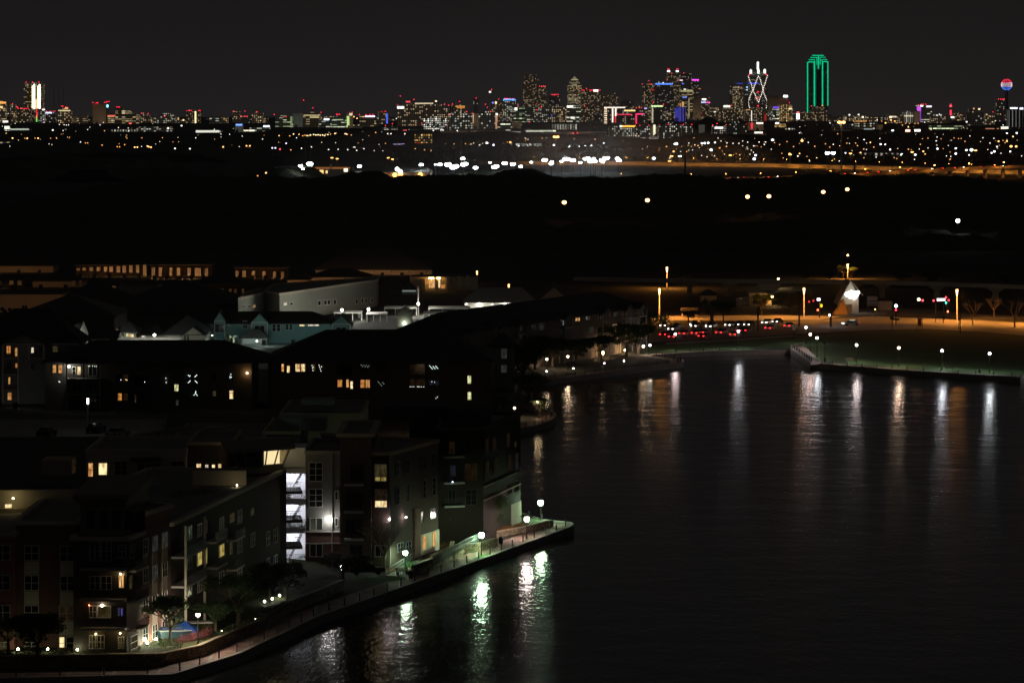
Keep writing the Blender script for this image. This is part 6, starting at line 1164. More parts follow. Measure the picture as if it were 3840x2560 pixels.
wins(f, '1', [(47, 775, 80, 836, 'orange', 1, 2), (108, 790, 132, 855, 'warm', 1, 2), (228, 787, 250, 832, 'white', 1, 2), (282, 775, 313, 832, 'dark', 2, 1), (110, 903, 132, 940, 'orange', 1, 1), (48, 890, 85, 948, 'dark'), (225, 900, 258, 955, 'dark'), (60, 1005, 78, 1060, 'warm', 1, 3), (55, 1118, 88, 1176, 'warm', 1, 2)], o)
for yy in (862, 980, 1092): t0, t1, z0, z1 = f.rect('1', 18, yy, 136, yy+10); balcony(o, f, t0, t1, z1, 1.3)
t0, t1, z0, z1 = f.rect('1', 212, 862, 330, 872); balcony(o, f, t0, t1, z1, 1.3)
m = MB()
for a in (20, 134, 214, 322): t0, t1, z0, z1 = f.rect('1', a, 760, a+8, 800); fbox(m, f, t0, t0+.3, 1.2 if a < 150 else Z1(872), Z1(762), 1.1, 1.35)
m.build('porch_post', trim, o)
f = Face((X1_(330), D_+3), (X1_(560), D_+3)); wins(f, '1', [(385, 777, 426, 824, 'dimy', 1, 2), (498, 770, 545, 800, 'dark')], o)
for x_ in (60, 190):  # unseen lights added to brighten the gabled house, hidden by plates
    X = xat(x_, 674); m = MB(); m.box(X-.5, X+.5, 673.4, 673.5, .9, 2.2); m.mi = 1; m.ball((X, 674, 1.5), .2, n=6, k=4); q = m.build('added_facade_light', [metal, emit((.95, 1, .92), 28, True)]); recentre(q, (X, 674, 1)); tag(q, 'added light behind a plate, brightening the grey gabled house at left', 'lamp', 'added lights of the grey gabled house')
# steep gable end behind
o = thing('steep_gabled_house', 'pale narrow gable wall with two white lamps beside the carport', 'apartment building', (xat(uv('1', 600, 0)[0], 742), 750, 1))
D2_ = 740; xg = lambda x: xat(uv('1', x, 0)[0], D2_); m = MB(); m.add([(xg(565), D2_, 1), (xg(640), D2_+3, 1), (xg(636), D2_+3, zat(uv('1', 0, 690)[1], D2_)), (xg(608), D2_+1.4, zat(uv('1', 0, 596)[1], D2_)), (xg(580), D2_, zat(uv('1', 0, 690)[1], D2_))], [(0, 1, 2, 3, 4)]); m.build('gable', palecon, o)
m = MB(); zr = zat(uv('1', 0, 598)[1], D2_)-.1; m.add([(xg(608), D2_+1.4, zr), (xg(-200), D2_+12, zr), (xg(-200), D2_-6, 6), (xg(560), D2_-.1, 6)], [(0, 1, 2, 3)]); m.add([(xg(608), D2_+1.4, zr), (xg(-200), D2_+12, zr), (xg(-200), D2_+26, 6), (xg(640), D2_+8, 6)], [(3, 2, 1, 0)]); m.build('roof', roofd, o)
for x_, y_, s_ in ((590, 708, 60), (613, 762, 110)):
    m = MB(); m.ball((xg(x_), D2_-.5, zat(uv('1', 0, y_)[1], D2_)), .24, n=8, k=5); m.build('wall_lamp', emit((.9, 1, .88), s_, True), o)

D_ = 672; o = thing('hipped_apartment_building', 'long dark apartment house with a glaring white balcony lamp and fairy lights in its windows', 'apartment building', (X1_(1050), D_+8, 1))
dk = plain('dark_taupe_siding', (.10, .085, .07), .9, .15, .8)
block(o, [(X1_(330), D_), (X1_(1850), D_), (X1_(1850), D_+18), (X1_(330), D_+18)], 1, Z1(895), dk, roofd, .05, cornice=dk, cw=.3, ch=.2)
hip(o, (X1_(325), D_), (X1_(1960), D_), 18, Z1(895), Z1(780)-Z1(895)+.6)
f = Face((X1_(330), D_), (X1_(1850), D_))
wins(f, '1', [(385, 915, 415, 978, 'warm', 1, 2), (427, 915, 459, 978, 'amber', 1, 2), (855, 985, 898, 1040, 'dark', 1, 2), (903, 985, 945, 1040, 'dim', 1, 2), (865, 1123, 898, 1180, 'orange', 1, 2), (906, 1123, 943, 1182, 'dim', 1, 2), (988, 1135, 1004, 1195, 'dimy', 1, 2), (1030, 1130, 1065, 1185, 'dark'), (1280, 1057, 1314, 1112, 'lime', 1, 2), (1290, 1172, 1316, 1215, 'cool', 1, 2), (1560, 1107, 1590, 1148, 'dimy', 1, 2), (1684, 1103, 1716, 1168, 'bright', 1, 3), (1385, 985, 1415, 1050, 'dark'), (1425, 985, 1457, 1050, 'dark'), (1425, 1100, 1457, 1148, 'dark'), (1680, 975, 1715, 1030, 'dark'), (1555, 975, 1590, 1030, 'dark'), (650, 1165, 682, 1192, 'dim', 1, 1), (688, 1165, 712, 1192, 'dim', 1, 1), (985, 995, 1090, 1080, 'dark', 2, 1)], o, frame=darkst)
t0, t1, z0, z1 = f.rect('1', 495, 895, 745, 1135)
m = MB(); 
for a in (t0, (t0+t1)/2, t1-.25): fbox(m, f, a, a+.25, 1.1, z1, 1.8, 2.05)
fbox(m, f, t0, t1, z1-.25, z1, 1.8, 2.05); m.build('porch_post', greyw, o)
for zz in (z1-3.1, z1-6.1): balcony(o, f, t0+.05, t1-.05, zz, 1.78, slab=greyw)
fgable(o, f, t0-.2, t1+.2, z1, 1.6, dk, 8, 1.8)
wins(f, '1', [(530, 930, 557, 990, 'dim', 1, 2), (567, 928, 595, 990, 'bright', 1, 2), (650, 915, 712, 1000, 'dark', 2, 1), (528, 1040, 600, 1115, 'dark', 2, 1), (655, 1040, 712, 1115, 'dark', 2, 1)], o)
t0, t1, z0, z1 = f.rect('1', 970, 985, 1105, 1205); m = MB()
for a in (t0, t1-.2): fbox(m, f, a, a+.2, 1.1, z1, .4, .6)
fbox(m, f, t0, t1, z1-.2, z1, .4, .6); fbox(m, f, t0, t1, z1-3.1, z1-2.9, 0, .6); m.build('porch_frame', darkst, o)
def dots(par, f, r, L, col, s, rad=.07, nm='fairy_lights', out=.16):
    m = MB()
    for x, y in L: t0, t1, z0, z1 = f.rect(r, x, y, x+1, y+1); m.ball(f.pt(t0, z1, out), rad, n=6, k=3)
    m.build(nm, emit(col, s), par)
dots(o, f, '1', [(1385, 992), (1392, 1000), (1398, 996), (1440, 998), (1447, 991), (1434, 1004), (1385, 1046), (1392, 1040), (1398, 1034), (1436, 1034), (1443, 1040), (1449, 1047)], (.85, 1, .95), 3)
dots(o, f, '1', [(1427, 1138), (1434, 1130), (1438, 1116), (1438, 1122), (1444, 1132), (1450, 1140), (1440, 1112)], (.8, 1, .9), 2.5)
dots(o, f, '1', [(1692, 1010), (1698, 986), (1702, 1006), (1690, 1002), (1220, 1015), (1222, 1045), (1064, 1042), (434, 1038), (440, 1042), (889, 1026)], (.85, .95, 1), 3)
dots(o, f, '1', [(655, 924), (663, 924), (684, 923), (700, 925), (712, 925)], (.95, 1, .8), 2.5, out=.9)
dots(o, f, '1', [(925, 1024), (930, 1026), (935, 1028)], (1, .6, .3), 2.5)
for x_, y_, c_, s_, rr_ in ((513, 925, (.97, 1, .92), 90, .22), (1818, 975, (1, .6, .25), 60, .16)):
    t0, t1, z0, z1 = f.rect('1', x_, y_, x_+1, y_+1); m = MB(); m.ball(f.pt(t0, z1, 1.2 if x_ < 600 else .5), rr_, n=8, k=5); m.build('balcony_lamp', emit(c_, s_, True), o)

D_ = 676; X2_ = lambda x: xat(uv('2', x, 0)[0], D_); Z2_ = lambda y: zat(uv('2', 0, y)[1], D_)
o = thing('hipped_apartment_building', 'dark apartment house with hipped roof and two stacked lime-lit stair windows at its right', 'apartment building', (X2_(600), D_+8, 1))
block(o, [(X2_(-172), D_), (X2_(1345), D_), (X2_(1345), D_+22), (X2_(-172), D_+22)], 1, Z2_(815), dk, roofd, .05, cornice=dk, cw=.3, ch=.2)
hip(o, (X2_(-180), D_), (X2_(1350), D_), 22, Z2_(815), 5.3)
f = Face((X2_(-172), D_), (X2_(1345), D_))
wins(f, '2', [(-82, 838, -62, 893, 'amber', 1, 1), (-45, 850, -22, 900, 'bright', 1, 1), (13, 838, 46, 893, 'bright', 1, 2), (49, 838, 82, 893, 'bright', 1, 2), (125, 840, 150, 890, 'dimy', 1, 2), (160, 840, 190, 890, 'dark', 1, 2), (298, 945, 333, 998, 'orange', 1, 1), (357, 943, 379, 1000, 'amber', 1, 1), (385, 955, 409, 1010, 'bright', 1, 2), (453, 945, 486, 1003, 'orange', 1, 2), (489, 945, 521, 1003, 'warm', 1, 2), (456, 840, 520, 893, 'dark', 2, 2), (568, 940, 632, 998, 'dark', 2, 2), (568, 840, 632, 893, 'dark', 2, 2), (790, 840, 895, 915, 'dark', 3, 1), (790, 940, 895, 1005, 'dim', 3, 1), (920, 948, 990, 985, 'bluish', 2, 1), (920, 840, 985, 895, 'dark', 2, 2), (1180, 917, 1208, 975, 'lime', 1, 2), (1180, 1027, 1209, 1085, 'lime', 1, 2), (1180, 1137, 1209, 1147, 'lime', 1, 1), (300, 840, 405, 915, 'dark', 2, 1)], o, frame=darkst)
dots(o, f, '2', [(925+6*k, 852+(k*7) % 23) for k in range(10)], (.75, 1, .85), 2.5)
dots(o, f, '2', [(127+3*k, 850+(k*17) % 40) for k in range(4)]+[(175+4*k, 848+(k*13) % 42) for k in range(5)], (1, .95, .8), 2.5)
dots(o, f, '2', [(792, 994), (805, 994), (818, 994), (842, 993), (850, 994), (858, 994), (870, 995), (885, 995), (968, 1072), (978, 1064), (940, 960), (958, 963)], (.8, .9, .85), 2)
dots(o, f, '2', [(460+9*k, 846+(k*11) % 20) for k in range(7)]+[(575+8*k, 960+(k*9) % 30) for k in range(6)], (.5, .6, .5), .8)
for a, b, y0, y1 in ((265, 412, 820, 1010), (780, 905, 820, 1050)):
    t0, t1, z0, z1 = f.rect('2', a, y0, b, y1); m = MB()
    for q in (t0, t1-.2): fbox(m, f, q, q+.2, 1.1, z1, .8, 1.0)
    fbox(m, f, t0, t1, z1-.2, z1, .8, 1.0); fbox(m, f, t0, t1, z1-3.3, z1-3.1, 0, 1.0); m.build('porch_frame', plain('porch_brown', (.16, .13, .10), .9, .1, 1), o)
# small greenish end wall
D_ = 704; o = thing('apartment_wing', 'narrow greenish grey end wall with three tall windows by the trees at the shore', 'apartment building', (X2_(1430), D_+6, 1))
block(o, [(X2_(1340), D_), (X2_(1502), D_), (X2_(1502), D_+12), (X2_(1340), D_+12)], 1, Z2_(712), plain('green_grey_siding', (.20, .25, .20), .9, .1, .8), cornice=greyw, cw=.1)
hip(o, (X2_(1330), D_), (X2_(1510), D_), 12, Z2_(712), 2.2)
wins(Face((X2_(1340), D_), (X2_(1502), D_)), '2', [(1408, 735, 1450, 805, 'cool', 1, 2), (1408, 845, 1450, 900, 'cool', 1, 2), (1360, 840, 1395, 895, 'dark', 1, 2)], o)

# ============ long lakeside apartment house further back
pE0 = (xat(uv('2', 1100, 0)[0], 738), 738); pE1 = (xat(uv('v', 1478, 0)[0], 838), 838)
o = thing('lakeside_apartment_row', 'long dark apartment house running back along the shore with many small gables', 'apartment building', (8, 790, 1))
zE = 11.2; d_ = (Vector(pE1)-Vector(pE0)).normalized(); n_ = Vector((-d_.y, d_.x))
block(o, [pE0, pE1, tuple(Vector(pE1)+n_*15), tuple(Vector(pE0)+n_*15)], 1, zE, plain('dark_mauve_siding', (.12, .10, .09), .9, .12, .8), roofd, .05, cornice=dk, cw=.3, ch=.2)
hip(o, pE0, pE1, 15, zE, 4.0)
f = Face(pE0, pE1); fE = f
wins(f, '2', [(1912, 510, 1926, 550, 'amber', 1, 1), (1929, 510, 1942, 550, 'amber', 1, 1), (2163, 570, 2177, 618, 'amber', 1, 2), (2180, 570, 2193, 618, 'bright', 1, 2), (2140, 483, 2152, 515, 'cool', 1, 1), (2175, 483, 2192, 515, 'cool', 1, 1), (1540, 555, 1549, 615, 'dimy', 1, 1), (2010, 590, 2032, 622, 'cool', 1, 1), (1615, 560, 1650, 610, 'dark'), (1660, 560, 1700, 610, 'dark'), (1985, 500, 2010, 540, 'dark'), (2068, 500, 2100, 550, 'dark'), (1812, 520, 1840, 580, 'dark'), (2225, 475, 2255, 530, 'dark'), (2060, 590, 2100, 630, 'dark'), (1540, 650, 1549, 670, 'dimy', 1, 1), (2168, 682, 2182, 696, 'cool', 1, 1), (2315, 470, 2345, 525, 'dark')], o)
for a, b in ((1112, 1168), (1308, 1362), (1485, 1545), (1800, 1858), (2060, 2112), (2218, 2265), (2308, 2360)):
    t0 = f.hit(uv('2', a, 0)[0])[0]; t1 = f.hit(uv('2', b, 0)[0])[0]; m = MB()
    for q in (t0, t1-.25): fbox(m, f, q, q+.25, 1.1, zE, 1.3, 1.55)
    for zz in (3.9, 6.6, 9.2): fbox(m, f, t0, t1, zz-.2, zz, 0, 1.5)
    m.build('balcony_stack', plain('pale_trim_dull', (.30, .28, .25), .8, .1, 1), o); fgable(o, f, t0-.2, t1+.2, zE, 1.3, dk, 5, 1.3)
for x_, y_, s_, rr_ in ((2047, 757, 90, .2), (2047, 768, 90, .2), (2205, 742, 140, .26), (2198, 745, 90, .2)):
    t0, t1, z0, z1 = f.rect('2', x_, y_, x_+1, y_+1); m = MB(); m.ball(f.pt(t0, z1, 2.0), rr_, n=8, k=5); m.build('porch_lamp', emit((1, .62, .30), s_, True), o)
for x_ in (1800, 1900, 2052, 2215):
    t0, t1, z0, z1 = f.rect('2', x_, 790, x_+10, 830); m = MB(); fbox(m, f, t0, t0+.4, 1.1, 4.2, .02, .2); m.build('door_surround', stucco, o)

# ============ F: courts lit white and teal behind
def apt(r, x0, x1, yt, yb, D, wall, name, lb, dep=12, roof='hip', rh=3, ex=(), kw={}, z0=1, mat=None):
    X0, X1 = xat(uv(r, x0, 0)[0], D), xat(uv(r, x1, 0)[0], D); zt = zat(uv(r, 0, yt)[1], D); o = thing(name, lb, 'apartment building' if 'house' not in name else 'house', ((X0+X1)/2, D+dep/2, z0))
    block(o, [(X0, D), (X1, D), (X1, D+dep), (X0, D+dep)], z0, zt, wall, roofd if roof == 'hip' else roofg, .05 if roof == 'hip' else .5, cornice=trim if roof == 'hip' else stucco2, cw=.08, ch=.3)
    if roof == 'hip': hip(o, (X0, D), (X1, D), dep, zt+.03, rh, mat=mat)
    f = Face((X0, D), (X1, D)); wins(f, r, ex, o, **kw); return o, f
court = plain('court_concrete', (.42, .42, .40), .85, .15, .3)
poly('courtyard_paving', [(xat(0, 790)-10, 775), (xat(1300, 775), 775), (xat(1300, 856), 856), (xat(0, 860)-10, 860)], 1.016, court)
o, f = apt('1', 1430, 2352+110, 612, 760, 858, tealw, 'teal_apartment_building', 'two-storey teal apartment house with three gables and white-framed windows', 12, 'hip', 2.6,
  [(1458, 615, 1490, 650, 'dark'), (1511, 607, 1548, 665, 'dark', 2, 1), (1662, 595, 1682, 650, 'dark'), (1785, 592, 1818, 650, 'dark'), (1905, 612, 1930, 672, 'dark', 1, 2), (2000, 615, 2030, 672, 'dark', 1, 2), (2033, 615, 2062, 672, 'dark', 1, 2), (2097, 618, 2122, 660, 'dark', 1, 2), (2126, 618, 2150, 660, 'dark', 1, 2), (1512, 705, 1550, 757, 'lime', 2, 1), (1690, 700, 1715, 757, 'dark', 1, 1), (1720, 700, 1750, 757, 'dark', 1, 1), (1665, 690, 1685, 750, 'dark'), (2200, 618, 2240, 634, 'bright', 1, 1), (2262, 618, 2345, 632, 'white', 2, 1)])
for a, b, yy in ((1578, 1660, 588), (1850, 1972, 600), (2352+90, 2352+225, 612)):
    t0, t1, z0, z1 = f.rect('1', a, yy, b, yy+10); m = MB(); fbox(m, f, t0, t1, 1.1, z1, .02, 1.2); m.build('gable_bay', tealw, o); fgable(o, f, t0-.1, t1+.1, z1, 2.2, tealw, 7, 1.2)
    fb = Face(f.pt(0, 0, 1.2).xy, f.pt(f.L, 0, 1.2).xy); tm_ = (t0+t1)/2
    window(fb, tm_-1.3, tm_+1.3, z1-3.0, z1-.8, 'dark', o, 2, 1)
    m = MB()
    for q in (t0, t1-.2): fbox(m, fb, q, q+.2, 1.1, z1, .02, .2)
    fbox(m, fb, t0, t1, z1-.2, z1, .02, .2); m.build('corner_trim', trim, o)
dots(o, f, '1', [(1692, 706), (1700, 712), (1694, 716), (1714, 722), (1722, 742), (1716, 748), (1720, 735)], (.9, 1, .5), 3)
q = shed('1', 1772, 1960, 722, 772, palecon, 'garage', 'small garage with a bright white door below the teal gables', 'garage', 8, roofg, 2, (('door', 1785, 724, 1888, 758, plain('white_door', (.8, .8, .78), .6, .04, 1)), ('door', 1905, 726, 1955, 758, trim)))
for x_, y_, rr_ in ((1888, 742, .16), (1560, 700, .12)):
    m = MB(); D_ = 840; m.ball((xat(uv('1', x_, 0)[0], D_), D_, zat(uv('1', 0, y_)[1], D_)), rr_, n=8, k=5); m.build('door_lamp', emit((.85, 1, .9), 60, True), q)
# clubhouse with grey roof
o, f = apt('1', 1210, 1500, 692, 765, 836, stucco2, 'clubhouse', 'low clubhouse with a wide grey roof behind the white court lamp', 18, 'hip', 4.0, [(1350, 695, 1392, 752, 'cool', 2, 1)], mat=plain('court_roof_grey', (.10, .10, .095), .9, .25, 1)); o['category'] = 'clubhouse'
t0, t1, z0, z1 = f.rect('1', 1345, 690, 1500, 700); fgable(o, f, t0, t1, z1, 1.8, stucco2, 8, .8)
o, f = apt('1', 1030, 1215, 694, 760, 846, stucco2, 'clubhouse_wing', 'pale wing left of the clubhouse with a bright entrance', 10, 'hip', 2.0, [(1010+30, 700, 1070, 716, 'white', 1, 1)])
o, f = apt('1', 860, 1000, 676, 768, 838, stucco2, 'garage_house', 'small pale gabled garage house with a brightly lit yellow corner', 10, 'hip', 2.2, [(925, 682, 948, 712, 'lime', 1, 1), (950, 690, 985, 714, 'bright', 1, 1)], mat=plain('court_roof_grey2', (.12, .12, .11), .9, .25, 1))
t0, t1, z0, z1 = f.rect('1', 830, 684, 900, 690); fgable(o, f, t0, t1, z1, 1.4, palecon, 6, .6)
m = MB(); m.box(xat(uv('1', 890, 0)[0], 822), xat(uv('1', 1330, 0)[0], 822), 822, 822.3, 1, zat(uv('1', 0, 714)[1], 822)); q = m.build('screen_wall', palecon); recentre(q, (-50, 822, 1)); tag(q, 'pale concrete wall round the court below the clubhouse', 'wall')
for x_, y_, s_, lb in ((1135, 697, 700, 'white court lamp glaring in front of the clubhouse roof'), (858, 690, 500, 'white court lamp at the corner of the small gabled garage house')):
    u, v = uv('1', x_, y_); D = 812 if x_ > 1000 else 826; X = xat(u, D); z = zat(v, D); o = thing('court_lamp', lb, 'lamp post', (X, D, 1)); m = MB(); m.tube((X, D, 1), (X, D, z-.3), .09, .06, n=6); m.build('pole', metal, o); m = MB(); m.ball((X, D, z), .30 if x_ > 1000 else .2, n=8, k=5); m.build('lamp_head', emit((.93, 1, .90), s_, True), o)
# carport with cars
o = thing('carport', 'white-edged carport with a dark roof over a red car', 'carport', (xat(uv('1', 750, 0)[0], 806), 806, 1)); D_ = 800; zc_ = zat(uv('1', 0, 736)[1], D_)
m = MB(); m.box(X1_(668), X1_(860), D_, D_+9, zc_, zc_+.3); m.obox(((X1_(668)+X1_(860))/2, D_+4.5, zc_+.9), ((X1_(860)-X1_(668))/2, 0, 0), (0, 4.5, .75), (0, 0, .06)); m.build('roof', roofd, o)
m = MB(); m.box(X1_(668), X1_(806), D_-.12, D_-.01, zc_-.05, zc_+.3); m.build('fascia', trim, o)
m = MB(); [m.box(X1_(a), X1_(a)+.25, D_, D_+.25, 1, zc_) for a in (676, 796, 850)]; m.build('post', trim, o)
m = MB(); [m.ball((X1_(a), D_+2.5, zc_-.25), .14, n=6, k=4) for a in (720, 800)]; m.build('ceiling_lamp', emit((.95, 1, .95), 400, True), o)
rc = car_proto(paints[3], .2, 1.5, 'parked_car'); put(rc, True, X1_(815), D_+1.5, 1, R(15), 'red car parked under the right end of the carport', 'car')
wc = car_proto(paints[2], .2, .5, 'parked_car'); put(wc, True, X1_(738), D_+2.5, 1, R(80), 'white car parked under the left half of the carport', 'car')
# F2 long cornice building, with a bend
pa = (xat(uv('1', 1750, 0)[0], 925), 925); pb = (xat(uv('1', 1952, 0)[0], 955), 955); pc = (xat(uv('1', 2055, 0)[0], 940), 940); pd = (xat(uv('2', 565, 0)[0], 1015), 1015)
o = thing('long_corniced_building', 'long grey green building with a pale cornice and small white-framed windows', 'building', (-50, 960, 1))
zz = zat(uv('1', 0, 412)[1], 930)
gg = plain('grey_green_wall', (.32, .33, .28), .9, .1, .6)
block(o, ccw([pa, pb, (pb[0], 985), (pa[0], 960)]), 1, zz-.2, gg, cornice=stucco2, cw=.4, ch=.6)
block(o, ccw([(pb[0]+.02, 955), pc, pd, (pd[0], 1030), (pb[0]+.02, 990)]), 1, zz+.25, gg, cornice=stucco2, cw=.4, ch=.6)
f = Face(pc, pd); wins(f, '2', [(165, 408, 186, 446, 'dark', 1, 1), (207, 404, 226, 442, 'dark', 1, 1), (230, 403, 249, 441, 'dark', 1, 1), (271, 400, 291, 440, 'dark', 1, 1), (421, 397, 438, 438, 'dark', 1, 1), (459, 394, 476, 431, 'dark', 1, 1), (484, 392, 501, 431, 'dark', 1, 1), (524, 388, 541, 427, 'dark', 1, 1)], o, fw=.22)
wins(f, '1', [(2085, 458, 2108, 482, 'white', 1, 1), (2130, 455, 2152, 482, 'dark', 1, 1)], o, fw=.18)
wins(Face(pa, pb), '1', [(1778, 480, 1800, 496, 'dark', 1, 1), (1822, 477, 1842, 496, 'dark', 1, 1), (1858, 475, 1876, 496, 'amber', 1, 1), (1903, 470, 1924, 494, 'dark', 1, 1)], o, fw=.16)
for x_ in (900, 1010, 1130, 1250, 1350):       # lights added to brighten its front; plates hide them from view
    D = 905+(x_-900)*.09; X = xat(x_, D); m = MB(); m.tube((X, D, 1), (X, D, 2.4), .08, n=5); m.box(X-.5, X+.5, D-.5, D-.42, 1.9, 3.2); m.mi = 1; m.ball((X, D, 2.6), .22, n=6, k=4); q = m.build('court_lamp', [metal, emit((.9, 1, .88), 200, True)]); recentre(q, (X, D, 1)); tag(q, 'short white light added in front of the long corniced building', 'lamp', 'added lights in front of the corniced building')
for x_ in (745, 850, 990, 1100, 1200):  # unseen lights added for the teal facade, each behind a hiding plate
    D = 845; X = xat(x_, D); m = MB(); m.tube((X, D, 1), (X, D, 2.0), .08, n=5); m.box(X-.5, X+.5, D-.5, D-.42, 1.5, 2.8); m.mi = 1; m.ball((X, D, 2.2), .2, n=6, k=4); q = m.build('court_lamp', [metal, emit((.72, 1, .95), 150, True)]); recentre(q, (X, D, 1)); tag(q, 'short white light added at the foot of the teal apartment house', 'lamp', 'added lights by the teal apartment house')
# F3: carports and lit gallery
poly('parking_lot', [(xat(1250, 930), 905), (xat(1950, 930), 905), (xat(2060, 1000), 990), (xat(1450, 1000), 985)], 1.018, plain('lot_asphalt', (.11, .11, .105), .85, .3, .3))
o = shed('2', 1160, 1645, 425, 474, palecon, 'gallery_building', 'low building with a row of glaring white lamps along its pale gallery wall', 'building', 16, plain('gallery_roof', (.12, .12, .115), .9, .2, 1), 4)
D_ = dist(uv('2', 0, 474)[1], 1)
for x_ in (1263, 1435, 1607, 1175, 1350, 1520):
    m = MB(); m.ball((xat(uv('2', x_, 0)[0], D_), D_-.7, zat(uv('2', 0, 434)[1], D_)), .34 if x_ in (1263, 1435, 1607) else .1, n=8, k=5); m.build('gallery_lamp', emit((.98, 1, .86), 110 if x_ in (1263, 1435, 1607) else 400, True), o)
m = MB(); [m.box(xat(uv('2', a, 0)[0], D_), xat(uv('2', a+4, 0)[0], D_), D_-1.6, D_-1.3, 1, zat(uv('2', 0, 427)[1], D_)) for a in (1195, 1255, 1355, 1445, 1520, 1600)]; m.build('gallery_post', trim, o)
shed('2', 1650, 1885, 420, 450, greyw, 'gabled_hall', 'hall with a broad pale gable at the right end of the white-lamp gallery', 'building', 20, roofd, -4.5)
shed('2', 735, 835, 338, 368, greyw, 'cupola_building', 'small pale building with a lit clerestory above the white court', 'building', 10, roofd, 2, (('clerestory', 740, 340, 832, 350, emit((.7, .85, .7), .22)),))
for a, b, yt, yb, lb in ((500, 640, 488, 506, 'left white carport roof in the parking court'), (885, 1125, 484, 502, 'middle white carport roof in the parking court'), (920, 1200, 447, 456, 'long white carport roof below the gallery'), (620, 840, 446, 470, 'grey carport roof left of the court light pole'), (280, 470, 478, 488, 'small lit carport roof at the left of the parking court')):
    u0, v0 = uv('2', a, yt); D = dist(v0, 3.6); u1 = uv('2', b, 0)[0]; D2 = dist(uv('2', 0, (yt+yb)/2)[1], 3.4); X0, X1 = xat(u0, D), xat(u1, D)
    o = thing('carport', lb, 'carport', ((X0+X1)/2, D, 1)); m = MB(); m.obox(((X0+X1)/2, D-3, 3.4), ((X1-X0)/2, 0, 0), (0, 3, .15), (0, 0, .1)); m.build('roof', trim if 'grey' not in lb else greyw, o)
    m = MB(); [m.box(X0+k*(X1-X0-.2)/3, X0+k*(X1-X0-.2)/3+.2, D-3, D-2.8, 1, 3.3) for k in range(4)]; m.build('post', trim, o)
for x_, y_, s_, lb in ((848, 432, 700, 'glaring lamp on a white pole in the middle of the parking court'), (330, 472, 600, 'white lamp at the left of the parking court'), (510, 466, 500, 'white lamp between the left carports'), (1080, 486, 500, 'white lamp beside the middle carport')):
    u, v = uv('2', x_, y_); D = dist(v, 4.6); X = xat(u, D); o = thing('court_lamp', lb, 'lamp post', (X, D, 1)); m = MB(); m.tube((X, D, 1), (X, D, 9.5 if x_ == 848 else 4.4), .12, .08, n=6); m.build('pole', trim if x_ == 848 else metal, o)
    m = MB(); m.ball((X, D-.2, 4.6 if x_ == 848 else 4.5), .34, n=8, k=5); m.build('lamp_head', emit((1, .97, .85), s_, True), o)
# sign-like cupola with a lamp on the dark roof in front
D_ = 700; q = shed('2', 706, 803, 500, 590, plain('olive_gable', (.26, .28, .18), .9, .1, 1), 'roof_dormer', 'green grey dormer with a glaring wall lamp above the big hipped roof', 'building', 6, roofd, -2.2)
D_ = dist(uv('2', 0, 590)[1], 1); m = MB(); m.ball((xat(uv('2', 754, 0)[0], D_), D_-.6, zat(uv('2', 0, 563)[1], D_)), .28, n=8, k=5); m.build('wall_lamp', emit((.95, 1, 1), 45, True), q)

# F4/F5: orange-lit quarter at the back
sodlamp = emit((1, .50, .20), 60, True)
def quarter(r, x0, x1, yt, yb, wall, name, lb, fins=(), fy=None, ex=(), roof='hip', rh=2.6, dep=14, lamps=3, ls=1.0, wallz=None, fw_=22):
    D = dist(uv(r, 0, yb)[1], 1); X0, X1 = xat(uv(r, x0, 0)[0], D), xat(uv(r, x1, 0)[0], D); zt = zat(uv(r, 0, yt)[1], D)
    o = thing(name, lb, 'apartment building', ((X0+X1)/2, D+dep/2, 1)); block(o, [(X0, D), (X1, D), (X1, D+dep), (X0, D+dep)], 1, zt, wall, roofd, .05, cornice=wall, cw=.1, ch=.2)
    if roof == 'hip': hip(o, (X0, D), (X1, D), dep, zt+.03, rh)
    f = Face((X0, D), (X1, D)); wins(f, r, ex, o)
    for a, ya, yb2 in fins:
        t0, t1, z0, z1 = f.rect(r, a, ya, a+fw_, yb2); m = MB(); fbox(m, f, t0, t1, max(1, z0), z1, .02, 2.0); m.build('chimney_wall', stucco2, o)
    for k in range(lamps):
        X = X0+(X1-X0)*(k+.5)/lamps; m = MB(); m.ball((X, D-9, 1.5), .22, n=6, k=4); g_ = m.build('added_wall_light', emit((1, .50, .20), 150*ls, True), o); m = MB(); m.box(X-.6, X+.6, D-9.5, D-9.4, .9, 2.3); m.build('added_view_shield', metal, g_)  # added lights for the wall and fins; plates hide them from view
    return o, f
dq = plain('brown_shaded_stucco', (.03, .022, .016), .9, .1, .8)  # wall colour darkened to carry the shade of the balcony recesses
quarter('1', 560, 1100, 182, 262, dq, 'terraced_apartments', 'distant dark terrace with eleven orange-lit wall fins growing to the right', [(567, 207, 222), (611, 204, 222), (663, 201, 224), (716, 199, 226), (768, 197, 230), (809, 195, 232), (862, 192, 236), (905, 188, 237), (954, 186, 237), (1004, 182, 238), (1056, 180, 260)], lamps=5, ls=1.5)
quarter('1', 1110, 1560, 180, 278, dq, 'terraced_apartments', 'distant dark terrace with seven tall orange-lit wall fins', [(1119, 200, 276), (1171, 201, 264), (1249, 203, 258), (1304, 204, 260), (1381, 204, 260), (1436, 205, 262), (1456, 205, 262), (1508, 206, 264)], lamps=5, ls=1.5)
quarter('1', 1730, 2110, 200, 275, dq, 'terraced_apartments', 'distant dark terrace with five orange-lit wall fins, right of the tall fins', [(1734, 226, 266), (1785, 226, 270), (1854, 227, 270), (1932, 229, 272), (2010, 230, 272), (2068, 233, 318)], lamps=4, ls=1.2)
